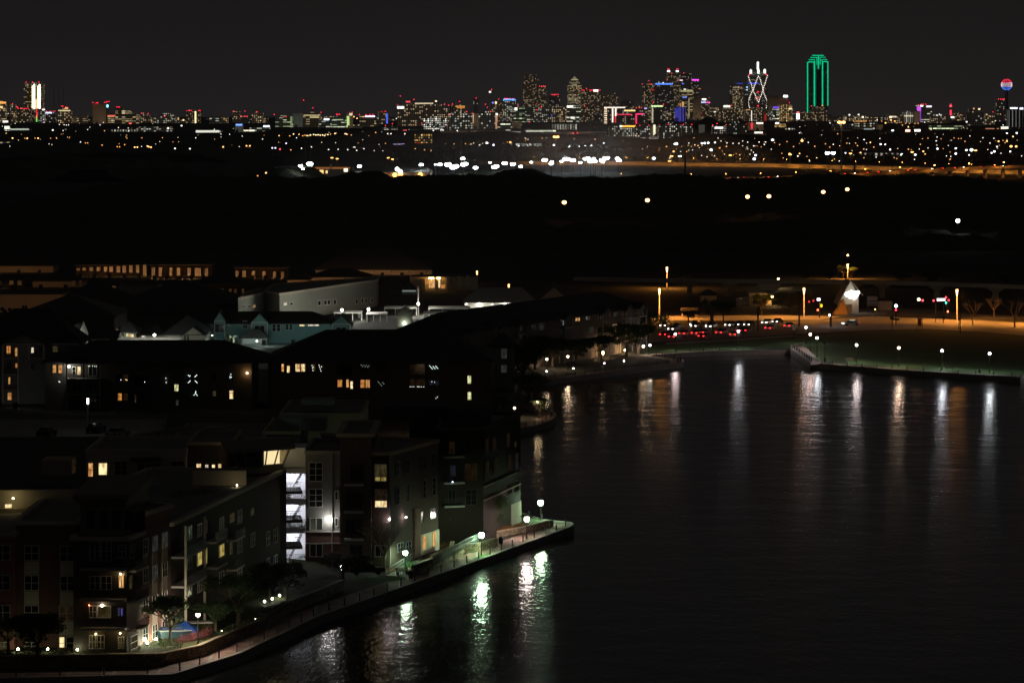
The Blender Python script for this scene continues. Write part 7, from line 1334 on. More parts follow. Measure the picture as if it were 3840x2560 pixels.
quarter('1', -60, 392, 188, 238, stucco, 'distant_long_building', 'distant long dim beige wall at the left edge below the forest', ex=[(150, 205, 158, 218, 'dark', 1, 1), (192, 205, 200, 218, 'dark', 1, 1), (237, 200, 245, 212, 'dark', 1, 1), (305, 196, 313, 208, 'dark', 1, 1)], lamps=3, ls=.5)
quarter('1', -60, 458, 400, 528, stucco, 'beige_apartment_building', 'beige flat-roofed apartment house at left edge with dark doorways', ex=[(0, 490, 35, 520, 'dark', 1, 1), (55, 495, 90, 524, 'dark', 1, 1), (160, 478, 203, 528, 'dark', 2, 1)], roof='flat', lamps=2, ls=.45)
quarter('1', 870, 1152, 345, 482, stucco2, 'beige_apartment_building', 'beige flat-roofed block with a dim cross-shaped vent and dark window', ex=[(1090, 418, 1138, 460, 'dark', 2, 1)], roof='flat', lamps=1, ls=.3)
quarter('1', 1153, 1388, 357, 455, stucco2, 'beige_apartment_building', 'beige block lit orange with three small square windows under its roof', ex=[(1155, 360, 1170, 376, 'dark', 1, 1), (1228, 360, 1243, 376, 'dark', 1, 1), (1326, 360, 1341, 376, 'dark', 1, 1)], lamps=2, ls=.8)
quarter('2', -42, 108, 268, 338, stucco, 'beige_apartment_building', 'orange-lit beige block with three small square windows, right of the fins', ex=[(3, 278, 15, 292, 'dark', 1, 1), (32, 278, 44, 292, 'dark', 1, 1), (61, 278, 74, 292, 'dark', 1, 1)], lamps=2, ls=1.3)
quarter('2', 110, 520, 250, 325, stucco2, 'beige_apartment_building', 'long warm beige wall with a dark low roof right of the three-window block', ex=[(180, 268, 190, 280, 'dark', 1, 1), (262, 262, 272, 275, 'dark', 1, 1), (345, 255, 355, 268, 'dark', 1, 1), (430, 250, 440, 262, 'dark', 1, 1)], lamps=3, ls=.9)
quarter('2', 150, 940, 200, 236, stucco2, 'distant_long_building', 'distant long low orange-lit wall under a wide dark roof', ex=[(545, 207, 555, 220, 'dark', 1, 1), (662, 208, 672, 221, 'dark', 1, 1), (780, 210, 790, 223, 'dark', 1, 1), (900, 210, 910, 223, 'dark', 1, 1)], rh=7, dep=26, lamps=6, ls=.9)
quarter('2', 700, 782, 114, 165, stucco, 'distant_gable_house', 'small orange-lit wall high at the back edge of the forest', rh=1, lamps=1, ls=.35)
o, f = quarter('2', 790, 1250, 250, 340, stucco, 'entrance_building', 'building with a glowing orange entrance court', [(872, 265, 330), (962, 255, 330), (1040, 245, 325), (1115, 245, 320), (1172, 240, 310)], ex=[(880, 262, 915, 300, 'orange', 1, 1), (920, 258, 960, 325, 'amber', 1, 1), (975, 262, 998, 325, 'bright', 1, 1), (1055, 255, 1075, 300, 'dim', 1, 1), (1095, 255, 1112, 290, 'dim', 1, 1), (1000, 300, 1030, 330, 'orange', 1, 1)], lamps=0, roof='flat')
for x_, y_ in ((925, 256), (937, 258), (948, 256), (980, 256), (992, 256)):
    t0, t1, z0, z1 = f.rect('2', x_, y_, x_+1, y_+1); m = MB(); m.ball(f.pt(t0, z1, 2.0), .3, n=8, k=5); m.build('entrance_lamp', emit((1, .55, .16), 26, True), o)
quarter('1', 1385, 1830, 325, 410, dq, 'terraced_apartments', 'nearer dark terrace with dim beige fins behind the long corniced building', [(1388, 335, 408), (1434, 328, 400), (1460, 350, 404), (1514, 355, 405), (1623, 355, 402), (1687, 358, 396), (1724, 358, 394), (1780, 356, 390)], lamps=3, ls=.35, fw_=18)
quarter('1', 380, 940, 455, 520, dq, 'hipped_lodge', 'dark lodge with a hipped roof and orange glass corner', ex=[(842, 468, 865, 505, 'orange', 1, 1), (868, 452, 900, 495, 'warm', 2, 1), (902, 450, 945, 490, 'warm', 2, 1), (560, 478, 605, 505, 'dim', 2, 1)], rh=5.5, dep=24, lamps=1, ls=.5)
quarter('1', 240, 600, 300, 345, stucco, 'low_stucco_row', 'dim low row with two pale fins at left', [(540, 298, 332), (585, 296, 322)], lamps=2, ls=.25)
quarter('1', -20, 165, 330, 345, dq, 'low_stucco_row', 'dark row with three pale boxes on it at the left edge', [(-12, 298, 326), (75, 298, 328), (135, 298, 328)], lamps=2, ls=.5, fw_=26)
quarter('1', 760, 870, 362, 385, dq, 'low_stucco_row', 'dark row with two pale boxes left of the beige blocks', [(768, 330, 362), (828, 335, 362)], lamps=1, ls=.8, fw_=26)
quarter('1', 840, 1760, 470, 545, dk, 'dark_roofed_building', 'very wide dark roof behind the court clubhouse', rh=6, dep=34, lamps=0)
quarter('1', 100, 840, 560, 700, dk, 'dark_roofed_building', 'dark roof between the grey gables and the lodge, left', rh=5, dep=30, lamps=0)
# lone orange lamps behind
for x_, yt, yb, lb in ((1246, 210, 262, 'left short orange lamp post above the white-lamp gallery'), (1462, 300, 372, 'right short orange lamp post above the white-lamp gallery')):
    u, v = uv('2', x_, yb+30); D = dist(v, 1); X = xat(u, D); zt = zat(uv('2', 0, yt)[1], D); o = thing('street_lamp', lb, 'street light', (X, D, 1)); m = MB(); m.tube((X, D, 1), (X, D, zt-1.2), .10, n=6); m.build('pole', metal_l, o)
    m = MB(); m.tube((X, D, zt-(1.8 if x_ < 1300 else 2.2)), (X, D, zt), .12, .26, n=8); m.build('lamp_head', emit((1, .45, .12), 7, True), o)
# ------------------------------------------------------------------ promenade lamps
def post(r, x, yt, yb, col, s, lb, group=None, rad=.22, z0=1.0, name='street_lamp', ring=.22):
    u, vb = uv(r, x, yb); D = dist(vb, z0); X = xat(u, D); zt = zat(uv(r, 0, yt)[1], D)
    o = thing(name, lb, 'street lamp', (X, D, z0), group)
    m = MB(); m.tube((X, D, z0), (X, D, z0+.5), .12, .09, n=8); m.tube((X, D, z0+.5), (X, D, zt-rad), .06, .045, n=8); m.tube((X, D, zt-rad-.12), (X, D, zt-rad*.8), .13, .16, n=8); m.build('pole', metal, o)
    m = MB(); m.ball((X, D, zt), rad, rad*1.15, n=10, k=7); m.build('lamp_globe', emit(col, s, True), o)
    m = MB(); m.tube((X, D, zt+rad*1.1), (X, D, zt+rad*1.6), 1.0, rad*.2, n=10); m.build('hood', metal, o)
    if s:
        m = MB(); z_ = zt+rad*1.07; c_ = [V(X+k*math.cos(a*.6283), D+k*math.sin(a*.6283), z_) for k in (rad*.9, .53) for a in range(10)]; m.add(c_, [(i, (i+1) % 10, 10+(i+1) % 10, 10+i) for i in range(10)]); m.build('added_lamp_ring', emit(col, s*ring*max(1, rad*4), True), o)  # added emitting ring, unseen under the hood, lights the ground
    return o
GRN = (.66, 1.0, .62)
post('5', 1019, 1120, 1243, GRN, 130, 'green-white lamp at the foot of the ramp beside the bare tree', rad=.31)
post('5', 1578, 990, 1140, GRN, 300, 'green-white lamp on the promenade between stone walls and the water', rad=.37)
post('5', 1912, 872, 1020, (1, .80, .72), 210, 'pinkish white lamp on the promenade near its tip', rad=.34)
post('5', 2013, 752, 893, GRN, 300, 'green-white lamp at the far side of the promenade tip', rad=.38)
post('6', 1455, 790, 1020, (1, .85, .68), 800, 'warm lamp on the near promenade wall beside the blue awning', z0=2.0)
post('2', 1500, 1140, 1205, (1, .72, .45), 120, 'small orange lamp on the lawn of the middle peninsula', rad=.2)
post('2', 1660, 1097, 1208, (1, .70, .40), 220, 'orange lamp beside the dark tree on the middle peninsula')
post('2', 1720, 808, 870, (1, .72, .45), 130, 'leftmost lamp in front of the long lakeside row', rad=.2)
post('2', 1862, 790, 880, (1, .70, .42), 130, 'second lamp in front of the long lakeside row', rad=.22)
for x, y, lb in ((1718, 890, 'first'), (1900, 871, 'second'), (2110, 836, 'third'), (2243, 820, 'fourth')):
    a = gp('2', x, y, 1.6); o = thing('bollard_light', f'{lb} small white path light from the left below the long lakeside row', 'path light', (a[0], a[1], 1), None)
    m = MB(); m.tube((a[0], a[1], 1), (a[0], a[1], 1.5), .07, n=6); m.build('pole', metal, o); m = MB(); m.ball((a[0], a[1], 1.62), .16, n=6, k=4); m.build('lamp_head', emit((1, .95, .95), 12, True), o)
far = [(355, 538, 636, (1, .80, .78), 'pinkish lamp at the left end of the far quay'), (717, 522, 627, (.95, .95, 1), 'white lamp in the middle of the far straight quay'), (1103, 500, 596, (.90, .92, 1), 'white lamp at the left of the three by the pier head'), (1128, 540, 642, (1, .68, .58), 'orange-pink lamp, middle of the three by the pier head'), (1167, 560, 670, (.90, .93, 1), 'white lamp nearest the pier of the three at the pier head'),
       (1393, 600, 704, (1, .84, .80), 'pinkish white lamp, first right of the pier'), (1635, 617, 724, (1, .68, .48), 'orange lamp, second right of the pier'), (1883, 633, 741, (.88, .92, 1), 'bluish white lamp, third right of the pier'), (2155, 650, 762, (.90, .96, 1), 'bluish white lamp, fourth right of the pier')]
for x, yt, yb, c, lb in far: post('3', x, yt, yb, c, 300 if x > 1300 else 340 if x == 717 else 170, lb, rad=.27)
post('3', 172, 608, 655, (1, .72, .42), 170, 'warm lamp under the dark tree at the left end of the far quay', rad=.25)
post('3', 210, 602, 655, (1, .95, .85), 170, 'white lamp under the dark tree at the left end of the far quay', rad=.22)
post('3', 1240, 430, 494, (.85, .93, 1), 90, 'white lamp beside a dark pole at the road bend', rad=.26)
o = post('3', 1208, 590, 690, (.01, .01, .01), 0, 'unlit lamp post beside the pier'); 

# bollards along the quay
m = MB(); m.tube((0, 0, 0), (0, 0, .85), .085, n=8); m.ball((0, 0, .87), .095, .06, n=8, k=4); q = m.build('tmp', metal); bo_me = q.data; bpy.data.objects.remove(q)
QB = offs(Q, .75); acc = 0; cnt = 0
segl = []
for i in range(1, len(Q)-3):
    a, b = Vector(QB[i]), Vector(QB[i+1]); L = (b-a).length; t = 4.5-acc
    while t < L:
        p = a.lerp(b, t/L)
        if p.x < 3.2 and 500 < p.y < 615: t += 4.5; continue
        if i >= 35 and False: break
        o = bpy.data.objects.new('bollard', bo_me); C.objects.link(o); o.location = (p.x, p.y, 1.0)
        sec = 'near promenade' if p.y < 500 else 'middle peninsula' if p.y < 700 else 'far quay'
        tag(o, f'slim dark bollard at the edge of the {sec}', 'bollard', f'bollards along the {sec}'); t += 4.5
    acc = L-(t-4.5)
# pier head: raised walk with rail posts
pl = [gp('3', 1015, 618, 1.6), gp('3', 1085, 604, 1.6), gp('3', 1100, 612, 1.6), gp('3', 1190, 694, 1.6), gp('3', 1130, 700, 1.6)]
o = thing('pier_ramp', 'pale sloping pier walk with a row of dark posts at the quay corner', 'pier', (pl[0][0], pl[0][1], 1))
m = MB(); m.prism(ccw(pl), 1.0, 1.6); m.build('deck', palecon, o)
a, b = Vector(pl[0]), Vector(pl[4])
for k in range(12):
    p = a.lerp(b, (k+.5)/12); m = MB(); m.tube((p.x+.4, p.y, 1.6), (p.x+.4, p.y, 2.7), .09, n=6); m.build('post', metal, o)
m = MB(); c_, d_ = Vector(pl[0]), Vector(pl[1]); m.prism([tuple(c_), tuple(d_), (d_.x, d_.y+.5), (c_.x, c_.y+.5)], 1.6, 2.3); m.build('parapet', concrete, o)
# corner bastion at the far right edge
a = gp('3', 2335, 787); o = thing('quay_pillar', 'pale quay corner pillar at the right edge of the picture', 'pillar', (a[0], a[1]-2, 0)); m = MB(); m.box(a[0]-.2, a[0]+.9, a[1]-14, a[1]-.5, -.5, 1.5); m.build('pillar_body', palecon, o); m = MB(); m.box(a[0]-.3, a[0]+1, a[1]-14.2, a[1]-.4, 1.5, 1.7); m.build('cap', trim, o)
# benches and bins
def bench(r, x, y, lb, z0=1.0, rz=0):
    a = gp(r, x, y, z0); o = thing('bench', lb, 'bench', (0, 0, 0)); m = MB()
    for k in range(4): m.box(-.9, .9, -.25+k*.13, -.15+k*.13, .44, .48)
    m.build('seat', plain('bench_wood', (.10, .07, .045), .8, .2, 2), o); m = MB()
    for k in range(3): m.box(-.9, .9, .27, .31, .55+k*.13, .65+k*.13)
    m.build('backrest', MC['bench_wood'], o)
    for s in (-.75, .75): m = MB(); m.box(s-.03, s+.03, -.25, .3, 0, .44); m.box(s-.03, s+.03, .3, .34, .44, .95); m.build('leg', metal, o)
    o.location = (a[0], a[1], z0); o.rotation_euler = (0, 0, rz); return o
bench('3', 1350, 698, 'bench at the lawn edge right of the first quay lamp'); bench('3', 1925, 746, 'bench at the lawn edge right of the third quay lamp'); bench('5', 1000, 1285, 'bench beside the near promenade below the ramp', rz=R(35))
def bin_(r, x, y, lb, z0=1.0):
    a = gp(r, x, y, z0); o = thing('litter_bin', lb, 'litter bin', (a[0], a[1], z0)); m = MB(); m.tube((a[0], a[1], z0), (a[0], a[1], z0+.85), .26, .3, n=10); m.build('bin_body', metal, o); m = MB(); m.tube((a[0], a[1], z0+.85), (a[0], a[1], z0+1.05), .32, .12, n=10); m.build('lid', metal, o)
bin_('3', 2098, 762, 'dark litter bin left of the rightmost quay lamp'); bin_('3', 1215, 697, 'dark litter bin beside the pier head'); bin_('5', 1722, 1055, 'dark litter bin on the promenade left of the pinkish lamp'); bin_('5', 2095, 930, 'dark litter bin near the promenade tip'); bin_('5', 1060, 1308, 'dark litter bin at the bench below the ramp')

# ------------------------------------------------------------------ elevated people-mover track
TR = [(2150, 1082), (2400, 1072), (2860, 1066), (3220, 1062), (3500, 1050), (3700, 1040), (3900, 1030)]; zt_ = 6.2
PTK = [(xat(u, D), D) for u, D in TR]; o = thing('elevated_track', 'elevated concrete track on wide-headed piers crossing behind the road', 'viaduct', (PTK[0][0], PTK[0][1], 1))
B2 = offs(PTK, 4.0); m = MB()
for i in range(len(PTK)-1):
    a, b, c, d = PTK[i], PTK[i+1], B2[i+1], B2[i]
    m.add([(*a, zt_-1.1), (*b, zt_-1.1), (*b, zt_), (*a, zt_), (*d, zt_-1.1), (*c, zt_-1.1), (*c, zt_), (*d, zt_)], [(0, 1, 2, 3), (3, 2, 6, 7), (7, 6, 5, 4), (4, 5, 1, 0)])
deckm = plain('track_concrete', (.42, .38, .32), .9, .15, .4); m.build('deck', deckm, o)
for x_ in (440, 670, 1545, 1858, 2195):
    u = uv('3', x_, 0)[0]; X, Y, j, t = along(TR, u); m = MB(); m.box(X-.75, X+.75, Y+1, Y+3, .5, zt_-2.4); pr = m.build('pier', deckm, o)
    m = MB(); m.add([(X-.75, Y+.6, zt_-2.4), (X+.75, Y+.6, zt_-2.4), (X+2.4, Y+.6, zt_-1.4), (X+2.4, Y+.6, zt_-1.12), (X-2.4, Y+.6, zt_-1.12), (X-2.4, Y+.6, zt_-1.4), (X-.75, Y+3.4, zt_-2.4), (X+.75, Y+3.4, zt_-2.4), (X+2.4, Y+3.4, zt_-1.4), (X+2.4, Y+3.4, zt_-1.12), (X-2.4, Y+3.4, zt_-1.12), (X-2.4, Y+3.4, zt_-1.4)],
      [(0, 1, 2, 3, 4, 5), (11, 10, 9, 8, 7, 6), (0, 6, 7, 1), (1, 7, 8, 2), (5, 11, 6, 0)]); m.build('pier_head', deckm, pr)
# flared end pier, lit orange
X, Y, j, t = along(TR, uv('3', 895, 0)[0]); o = thing('track_abutment', 'orange-lit flared concrete abutment under the track beside a lamp', 'viaduct', (X, Y, 1)); m = MB(); m.add([(X-2.0, Y-.6, 2.4), (X+1.8, Y-.6, 2.4), (X+3.6, Y-.6, 5.0), (X-3.6, Y-.6, 5.0), (X-2.0, Y+4, 2.4), (X+1.8, Y+4, 2.4), (X+3.6, Y+4, 5.0), (X-3.6, Y+4, 5.0)], [(0, 1, 2, 3), (7, 6, 5, 4), (0, 3, 7, 4), (1, 5, 6, 2), (0, 4, 5, 1), (3, 2, 6, 7)]); m.box(X-1.6, X+1.4, Y, Y+3, .8, 2.4); m.build('flare', palecon, o)
def sod_post(x, yt, yb, lb, r='3', s=9, w_=.5, nee=5200):
    u, v = uv(r, x, yb); D = dist(v, 1); X = xat(u, D); zt = zat(uv(r, 0, yt)[1], D); o = thing('road_lamp', lb, 'street light', (X, D, 1))
    m = MB(); m.tube((X, D, 1), (X, D, zt-1.6), .19, .13, n=8); m.build('pole', trim, o)
    m = MB(); m.tube((X, D, zt-1.9), (X, D, zt-.2), .13, .33, n=8); m.ball((X, D, zt-.2), .33, .22, n=8, k=4); m.build('lamp_head', emit((1, .58, .22), 6), o)
    m = MB(); m.prism([(X+.45*math.cos(q*.6283), D-1.0+.45*math.sin(q*.6283)) for q in range(10)], zt-.08, zt); m.build('lamp_cap', metal, o); m = MB(); m.add([(X+.36*math.cos(q*.6283), D-1.0+.36*math.sin(q*.6283), zt-.09) for q in range(10)], [tuple(reversed(range(10)))]); m.build('lamp_lens', emit((1, .36, .06), nee*1.3, True), o)
    return o
sod_post(264, 275, 446, 'orange road lamp nearest the dark trees, left of the shed'); sod_post(307, 153, 275, 'orange road lamp standing higher and behind, above the left end of the track', nee=2500)
sod_post(1092, 272, 442, 'orange road lamp left of the traffic lights'); sod_post(1968, 280, 462, 'orange road lamp right of the intersection', nee=6500); sod_post(2450, 270, 480, 'orange road lamp just beyond the right edge', nee=7000); sod_post(1342, 135, 222, 'orange road lamp in front of an orange-lit tree', nee=2500)
for x, y, s, lb, c in ((945, 225, 200, 'glaring orange white lamp above the track abutment', (1, .70, .32)), (909, 326, 140, 'small orange lamp beside the orange-lit wall', (1, .55, .2))):
    post('3', x, y, y+50, c, s, lb, rad=.35, name='yard_lamp')
for x, yb, n_ in ((2600, 470, 0),):
    pass
for i, (x, y) in enumerate(((1500, 452),)):    # light on a short column, added to brighten the road
    a = gp('3', x, y-6); X, D = a; o = thing('added_verge_light', 'low orange light added at the far kerb to brighten the road', 'street light', (X, D, 1), 'added lights along the far kerb'); m = MB(); m.tube((X, D, 1), (X, D, 3.3), .06, n=5); m.build('pole', metal, o); m = MB(); m.ball((X, D, 3.4), .11, .05, n=6, k=4); m.build('lamp_head', emit((1, .42, .10), 300, True), o)

# ------------------------------------------------------------------ buildings and things behind the road
shed('3', 503, 592, 318, 375, plain('ochre_board', (.42, .32, .18), .9, .1, 1), 'utility_shed', 'ochre shed with a dark roof between two track piers', 'shed', 8, roofd, 1.6, (('door', 520, 332, 534, 372, dk),))
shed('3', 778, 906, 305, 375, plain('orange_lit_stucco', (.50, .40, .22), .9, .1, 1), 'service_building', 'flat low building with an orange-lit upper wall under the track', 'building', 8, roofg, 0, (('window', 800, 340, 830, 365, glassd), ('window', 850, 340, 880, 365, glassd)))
shed('3', 395, 480, 402, 445, stucco, 'low_wall_building', 'low beige service hut behind a dark bush', 'shed', 4, roofd, 0, (('door', 420, 412, 436, 440, dk),))
o = thing('yard_fence', 'white picket fence under the track between shed and service building', 'fence', gp('3', 740, 375)+(1,)); a = Vector(gp('3', 705, 378)); b = Vector(gp('3', 775, 370)); m = MB()
for k in range(16): p = a.lerp(b, k/15); m.tube((p.x, p.y, 1), (p.x, p.y, 3.4), .05, n=4)
m.build('picket', trim, o); m = MB(); m.tube((a.x, a.y, 3.2), (b.x, b.y, 3.2), .06, n=4); m.tube((a.x, a.y, 1.5), (b.x, b.y, 1.5), .06, n=4); m.build('rail', trim, o)
# gas-station like house with the glaring lamp
K = lambda x, y, z=1.0: gp('K', x, y, z)
D_ = 985; kx = lambda x: xat(uv('K', x, 0)[0], D_); kz = lambda y: zat(uv('K', 0, y)[1], D_)
o = thing('steep_roofed_house', 'steep-gabled house lit by a glaring white cluster lamp', 'house', (kx(720), D_+6, 1))
m = MB(); m.add([(kx(640), D_, 1), (kx(800), D_, 1), (kx(800), D_, kz(400)), (kx(722), D_, kz(255)), (kx(640), D_, kz(410))], [(0, 1, 2, 3, 4)]); m.box(kx(640), kx(800), D_+.05, D_+12, 1, kz(410)); m.build('wall', stucco2, o)
m = MB(); A = [(kx(838), D_-.8, kz(385)), (kx(722), D_-.8, kz(248)), (kx(600), D_-.8, kz(480))]; A += [(x, D_+13, z) for x, y, z in A]; A += [(x, y, z-.45) for x, y, z in A[:3]]
m.add(A, [(0, 1, 4, 3), (1, 2, 5, 4), (6, 7, 1, 0), (7, 8, 2, 1)]); m.build('roof', plain('brown_shingle', (.22, .16, .10), .9, .25, 1.5), o)
m = MB()
for xx in (738, 758, 778): m.tube((kx(xx), D_-2.5, 1), (kx(xx), D_-2.5, kz(395)), .07, n=5)
for k in range(7): z_ = 1.4+k*(kz(395)-1.4)/7; m.tube((kx(738), D_-2.5, z_), (kx(778), D_-2.5, z_+.9), .05, n=4); m.tube((kx(778), D_-2.5, z_), (kx(738), D_-2.5, z_+.9), .05, n=4)
m.build('lattice_frame', trim, o)
m = MB()
for xx, yy, rr_ in ((686, 378, .8), (722, 372, 1.0), (758, 378, 1.0), (782, 362, .6), (712, 398, .7), (748, 400, .8)): m.ball((kx(xx), D_-3.2, kz(yy)), rr_, n=8, k=5)
m.build('cluster_lamp', emit((.95, 1, .97), 4.5, True), o)
o = thing('brown_pyramid_roof', 'orange-lit brown pyramid roof in front of the steep-gabled house', 'roofed shelter', (kx(610), D_-6, 1)); m = MB(); m.add([(kx(548), D_-9, 1), (kx(668), D_-9, 1), (kx(668), D_-3, 1), (kx(548), D_-3, 1), (kx(640), D_-6, kz(405))], [(0, 1, 4), (1, 2, 4), (2, 3, 4), (3, 0, 4)]); m.build('roof', plain('ochre_shingle', (.35, .22, .10), .9, .25, 1.5), o)
m = MB(); m.box(kx(652), kx(725), D_-4, D_-3.7, 1, kz(470)); m.build('low_wall', stucco2, o)
D_ = 1125; kx2 = lambda x: xat(uv('K', x, 0)[0], D_); kz2 = lambda y: zat(uv('K', 0, y)[1], D_)
o = thing('lit_window_building', 'dark low building behind the track with two bright curtained windows', 'building', (kx2(1150), D_+8, 1)); block(o, [(kx2(840), D_), (kx2(1420), D_), (kx2(1420), D_+16), (kx2(840), D_+16)], 1, kz2(285), dk, cornice=dk, cw=.1)
f = Face((kx2(840), D_), (kx2(1420), D_)); wins(f, 'K', [(1052, 320, 1167, 376, 'lime', 6, 1), (1268, 320, 1327, 376, 'lime', 3, 1), (868, 318, 884, 378, 'white', 1, 1), (895, 318, 911, 378, 'white', 1, 1), (845, 368, 868, 382, 'white', 1, 1), (908, 362, 968, 374, 'cool', 3, 1)], o, fw=.1)
o = thing('fluted_building', 'small building with an orange ribbed end wall behind the glaring lamp', 'building', (kx2(810), D_-5, 1)); m = MB(); m.box(kx2(782), kx2(834), D_-6, D_-2, 1, kz2(302)); m.build('wall', plain('orange_tile_wall', (.5, .25, .12), .9, .1, 1), o); m = MB(); m.box(kx2(778), kx2(838), D_-6.4, D_-1.6, kz2(302), kz2(298)); m.build('roof', roofd, o)
# white pickup and hut in the lot
o = thing('box_truck', 'white box truck with horizontal bands parked in the lot right of the glaring lamp', 'truck', (0, 0, 0)); a = K(938, 520); m = MB(); m.box(-1.25, 1.25, -3.2, 2.2, .8, 3.4); m.build('cargo_box', trim, o); m = MB(); m.box(-1.1, 1.1, 2.25, 4.0, .6, 2.4); m.build('cab', trim, o); m = MB(); [m.box(-1.2, 1.2, -3.3, -3.22, z, z+.16) for z in (.7, 1.2, 2.2)]; m.build('rear_step', metal, o)
for xx in (-1, 1):
    for yy in (-2.2, 3.0): m = MB(); m.tube((xx*1.2, yy, .45), (xx*.95, yy, .45), .45, n=10); m.build('wheel', metal, o)
    m = MB(); m.box(xx*1.0-.12, xx*1.0+.12, -3.3, -3.22, 1.0, 1.15); m.build('tail_light', emit((1, .05, .03), .4), o)
o.location = (a[0], a[1]+3.3, 1)
o = thing('lot_hut', 'small pale hut right of the box truck', 'hut', K(1052, 532)+(1,)); a = K(1052, 532); m = MB(); m.box(a[0]-2.0, a[0]+2.0, a[1], a[1]+2.5, 1, 3.6); m.build('wall', stucco2, o); m = MB(); m.box(a[0]-2.2, a[0]+2.2, a[1]-.2, a[1]+2.7, 3.6, 3.8); m.build('roof', roofd, o)
# distant gable house and white A shape
D_ = 1290; gx = lambda x: xat(uv('K', x, 0)[0], D_); gz = lambda y: zat(uv('K', 0, y)[1], D_)
o = thing('distant_house', 'faint green grey gable house among trees with a white steeple shape in front', 'house', (gx(520), D_+5, 1)); m = MB(); m.add([(gx(455), D_, 1), (gx(585), D_, 1), (gx(585), D_, gz(130)), (gx(522), D_, gz(88)), (gx(455), D_, gz(135))], [(0, 1, 2, 3, 4)]); m.build('gable', plain('sage_wall', (.26, .34, .22), .9, .1, 1), o)
m = MB(); m.add([(gx(448), D_-.5, gz(140)), (gx(522), D_-.5, gz(84)), (gx(522), D_+12, gz(84)), (gx(448), D_+12, gz(140)), (gx(592), D_-.5, gz(134)), (gx(592), D_+12, gz(134))], [(0, 1, 2, 3), (1, 4, 5, 2)]); m.build('roof', roofd, o)
m = MB(); m.add([(gx(480), D_-3, gz(210)), (gx(513), D_-3, gz(210)), (gx(503), D_-3, gz(178)), (gx(493), D_-3, gz(138)), (gx(488), D_-3, gz(178))], [(0, 1, 2, 3, 4)]); m.build('steeple', trim, o)
m = MB(); m.ball((gx(497), D_-7, gz(214)), .25, n=6, k=4); m.build('uplight', emit((.7, 1, .75), 70, True), o)
shed('v', 2222, 2352, 462, 500, plain('faint_olive', (.10, .12, .08), .9, .1, 1), 'distant_house', 'faint olive house with a long roof in the dark at the right edge', 'house', 14, roofd, 3)

X, D = gp('3', 1342, 222); q = [t for t in bpy.data.objects if t.name.startswith('road_lamp') and abs(t.location.x-X) < 1][0]; m = MB(); m.ball((X, D-.6, 9.0), .25, n=8, k=5); m.build('added_side_light', emit((1, .50, .10), 900, True), q)  # extra emitter added so this lamp also lights the trees beside it
# traffic lights and signs
sigm = plain('signal_housing', (.02, .02, .02), .6, .1, 2)
def signal(par, x, y, D, col, off=0, s=14):
    X = xat(uv('K', x, 0)[0], D); z = zat(uv('K', 0, y)[1], D); m = MB(); m.box(X-.22, X+.22, D-.12, D+.12, z-.75, z+.35); h = m.build('signal_head', sigm, par)
    m = MB(); m.ball((X, D-.22, z), .24, n=8, k=5); m.build('signal_lens', emit(col, s, True), h)
RD = (1, .03, .05)
def tpost(x, yt, yb, lb, name='traffic_signal', cat='traffic light'):
    a = K(x, yb); X, D = a; zt = zat(uv('K', 0, yt)[1], D); o = thing(name, lb, cat, (X, D, 1)); m = MB(); m.tube((X, D, 1), (X, D, zt), .13, .09, n=6); m.build('pole', metal, o); return o, X, D, zt
o, X, D, zt = tpost(1523, 425, 645, 'traffic signal mast with a lit white name sign and red lights on its arm')
m = MB(); m.tube((X, D, kz(430)-.3), (xat(uv('K', 1380, 0)[0], D), D, kz(430)-.3), .07, n=5); m.build('arm', metal, o)
signal(o, 1401, 440, D, RD); signal(o, 1503, 442, D, RD, s=9)
m = MB(); m.ball((xat(uv('K', 1364, 0)[0], D), D-.2, zat(uv('K', 0, 432)[1], D)), .42, n=8, k=5); m.build('arm_lamp', emit((1, .72, .35), 7, True), o)
m = MB(); xa, xb = xat(uv('K', 1535, 0)[0], D), xat(uv('K', 1612, 0)[0], D); m.box(xa, xb, D-.2, D-.1, zat(uv('K', 0, 446)[1], D), zat(uv('K', 0, 422)[1], D)); m.build('name_sign', emit((1, .97, .97), 2.6), o)
o, X, D, zt = tpost(1630, 408, 612, 'traffic signal post with red lights above and below and one green light')
signal(o, 1619, 412, D, RD, s=9); signal(o, 1645, 438, D, RD, s=6); signal(o, 1620, 462, D, (.05, 1, .75), s=6); signal(o, 1637, 544, D, (1, .12, .05), s=12)
o, X, D, zt = tpost(1597, 470, 655, 'dark signal pole between the name-sign mast and the green light'); signal(o, 1597, 600, D, (.02, .01, .01), s=0)
o, X, D, zt = tpost(434, 425, 605, 'traffic signal post with a square white sign, an amber hand and a red light')
m = MB(); m.box(xat(uv('K', 408, 0)[0], D), xat(uv('K', 441, 0)[0], D), D-.2, D-.1, zat(uv('K', 0, 444)[1], D), zat(uv('K', 0, 419)[1], D)); m.build('square_sign', emit((1, .95, 1), 2.4), o)
m = MB(); m.box(xat(uv('K', 442, 0)[0], D), xat(uv('K', 459, 0)[0], D), D-.25, D-.15, zat(uv('K', 0, 503)[1], D), zat(uv('K', 0, 476)[1], D)); m.build('amber_signal', emit((1, .55, .02), 2.2), o)
signal(o, 417, 530, D, (1, .08, .04), s=14); signal(o, 376, 444, D, RD, s=1.6); signal(o, 334, 452, D, RD, s=1.6)
m = MB(); m.tube((xat(uv('K', 330, 0)[0], D), D, zat(uv('K', 0, 440)[1], D)), (X, D, zat(uv('K', 0, 436)[1], D)), .07, n=5); m.build('arm', metal, o)
o, X, D, zt = tpost(1150, 488, 680, 'signal post with a white lamp above a red light in the middle of the intersection'); signal(o, 1150, 530, D, RD, s=7)
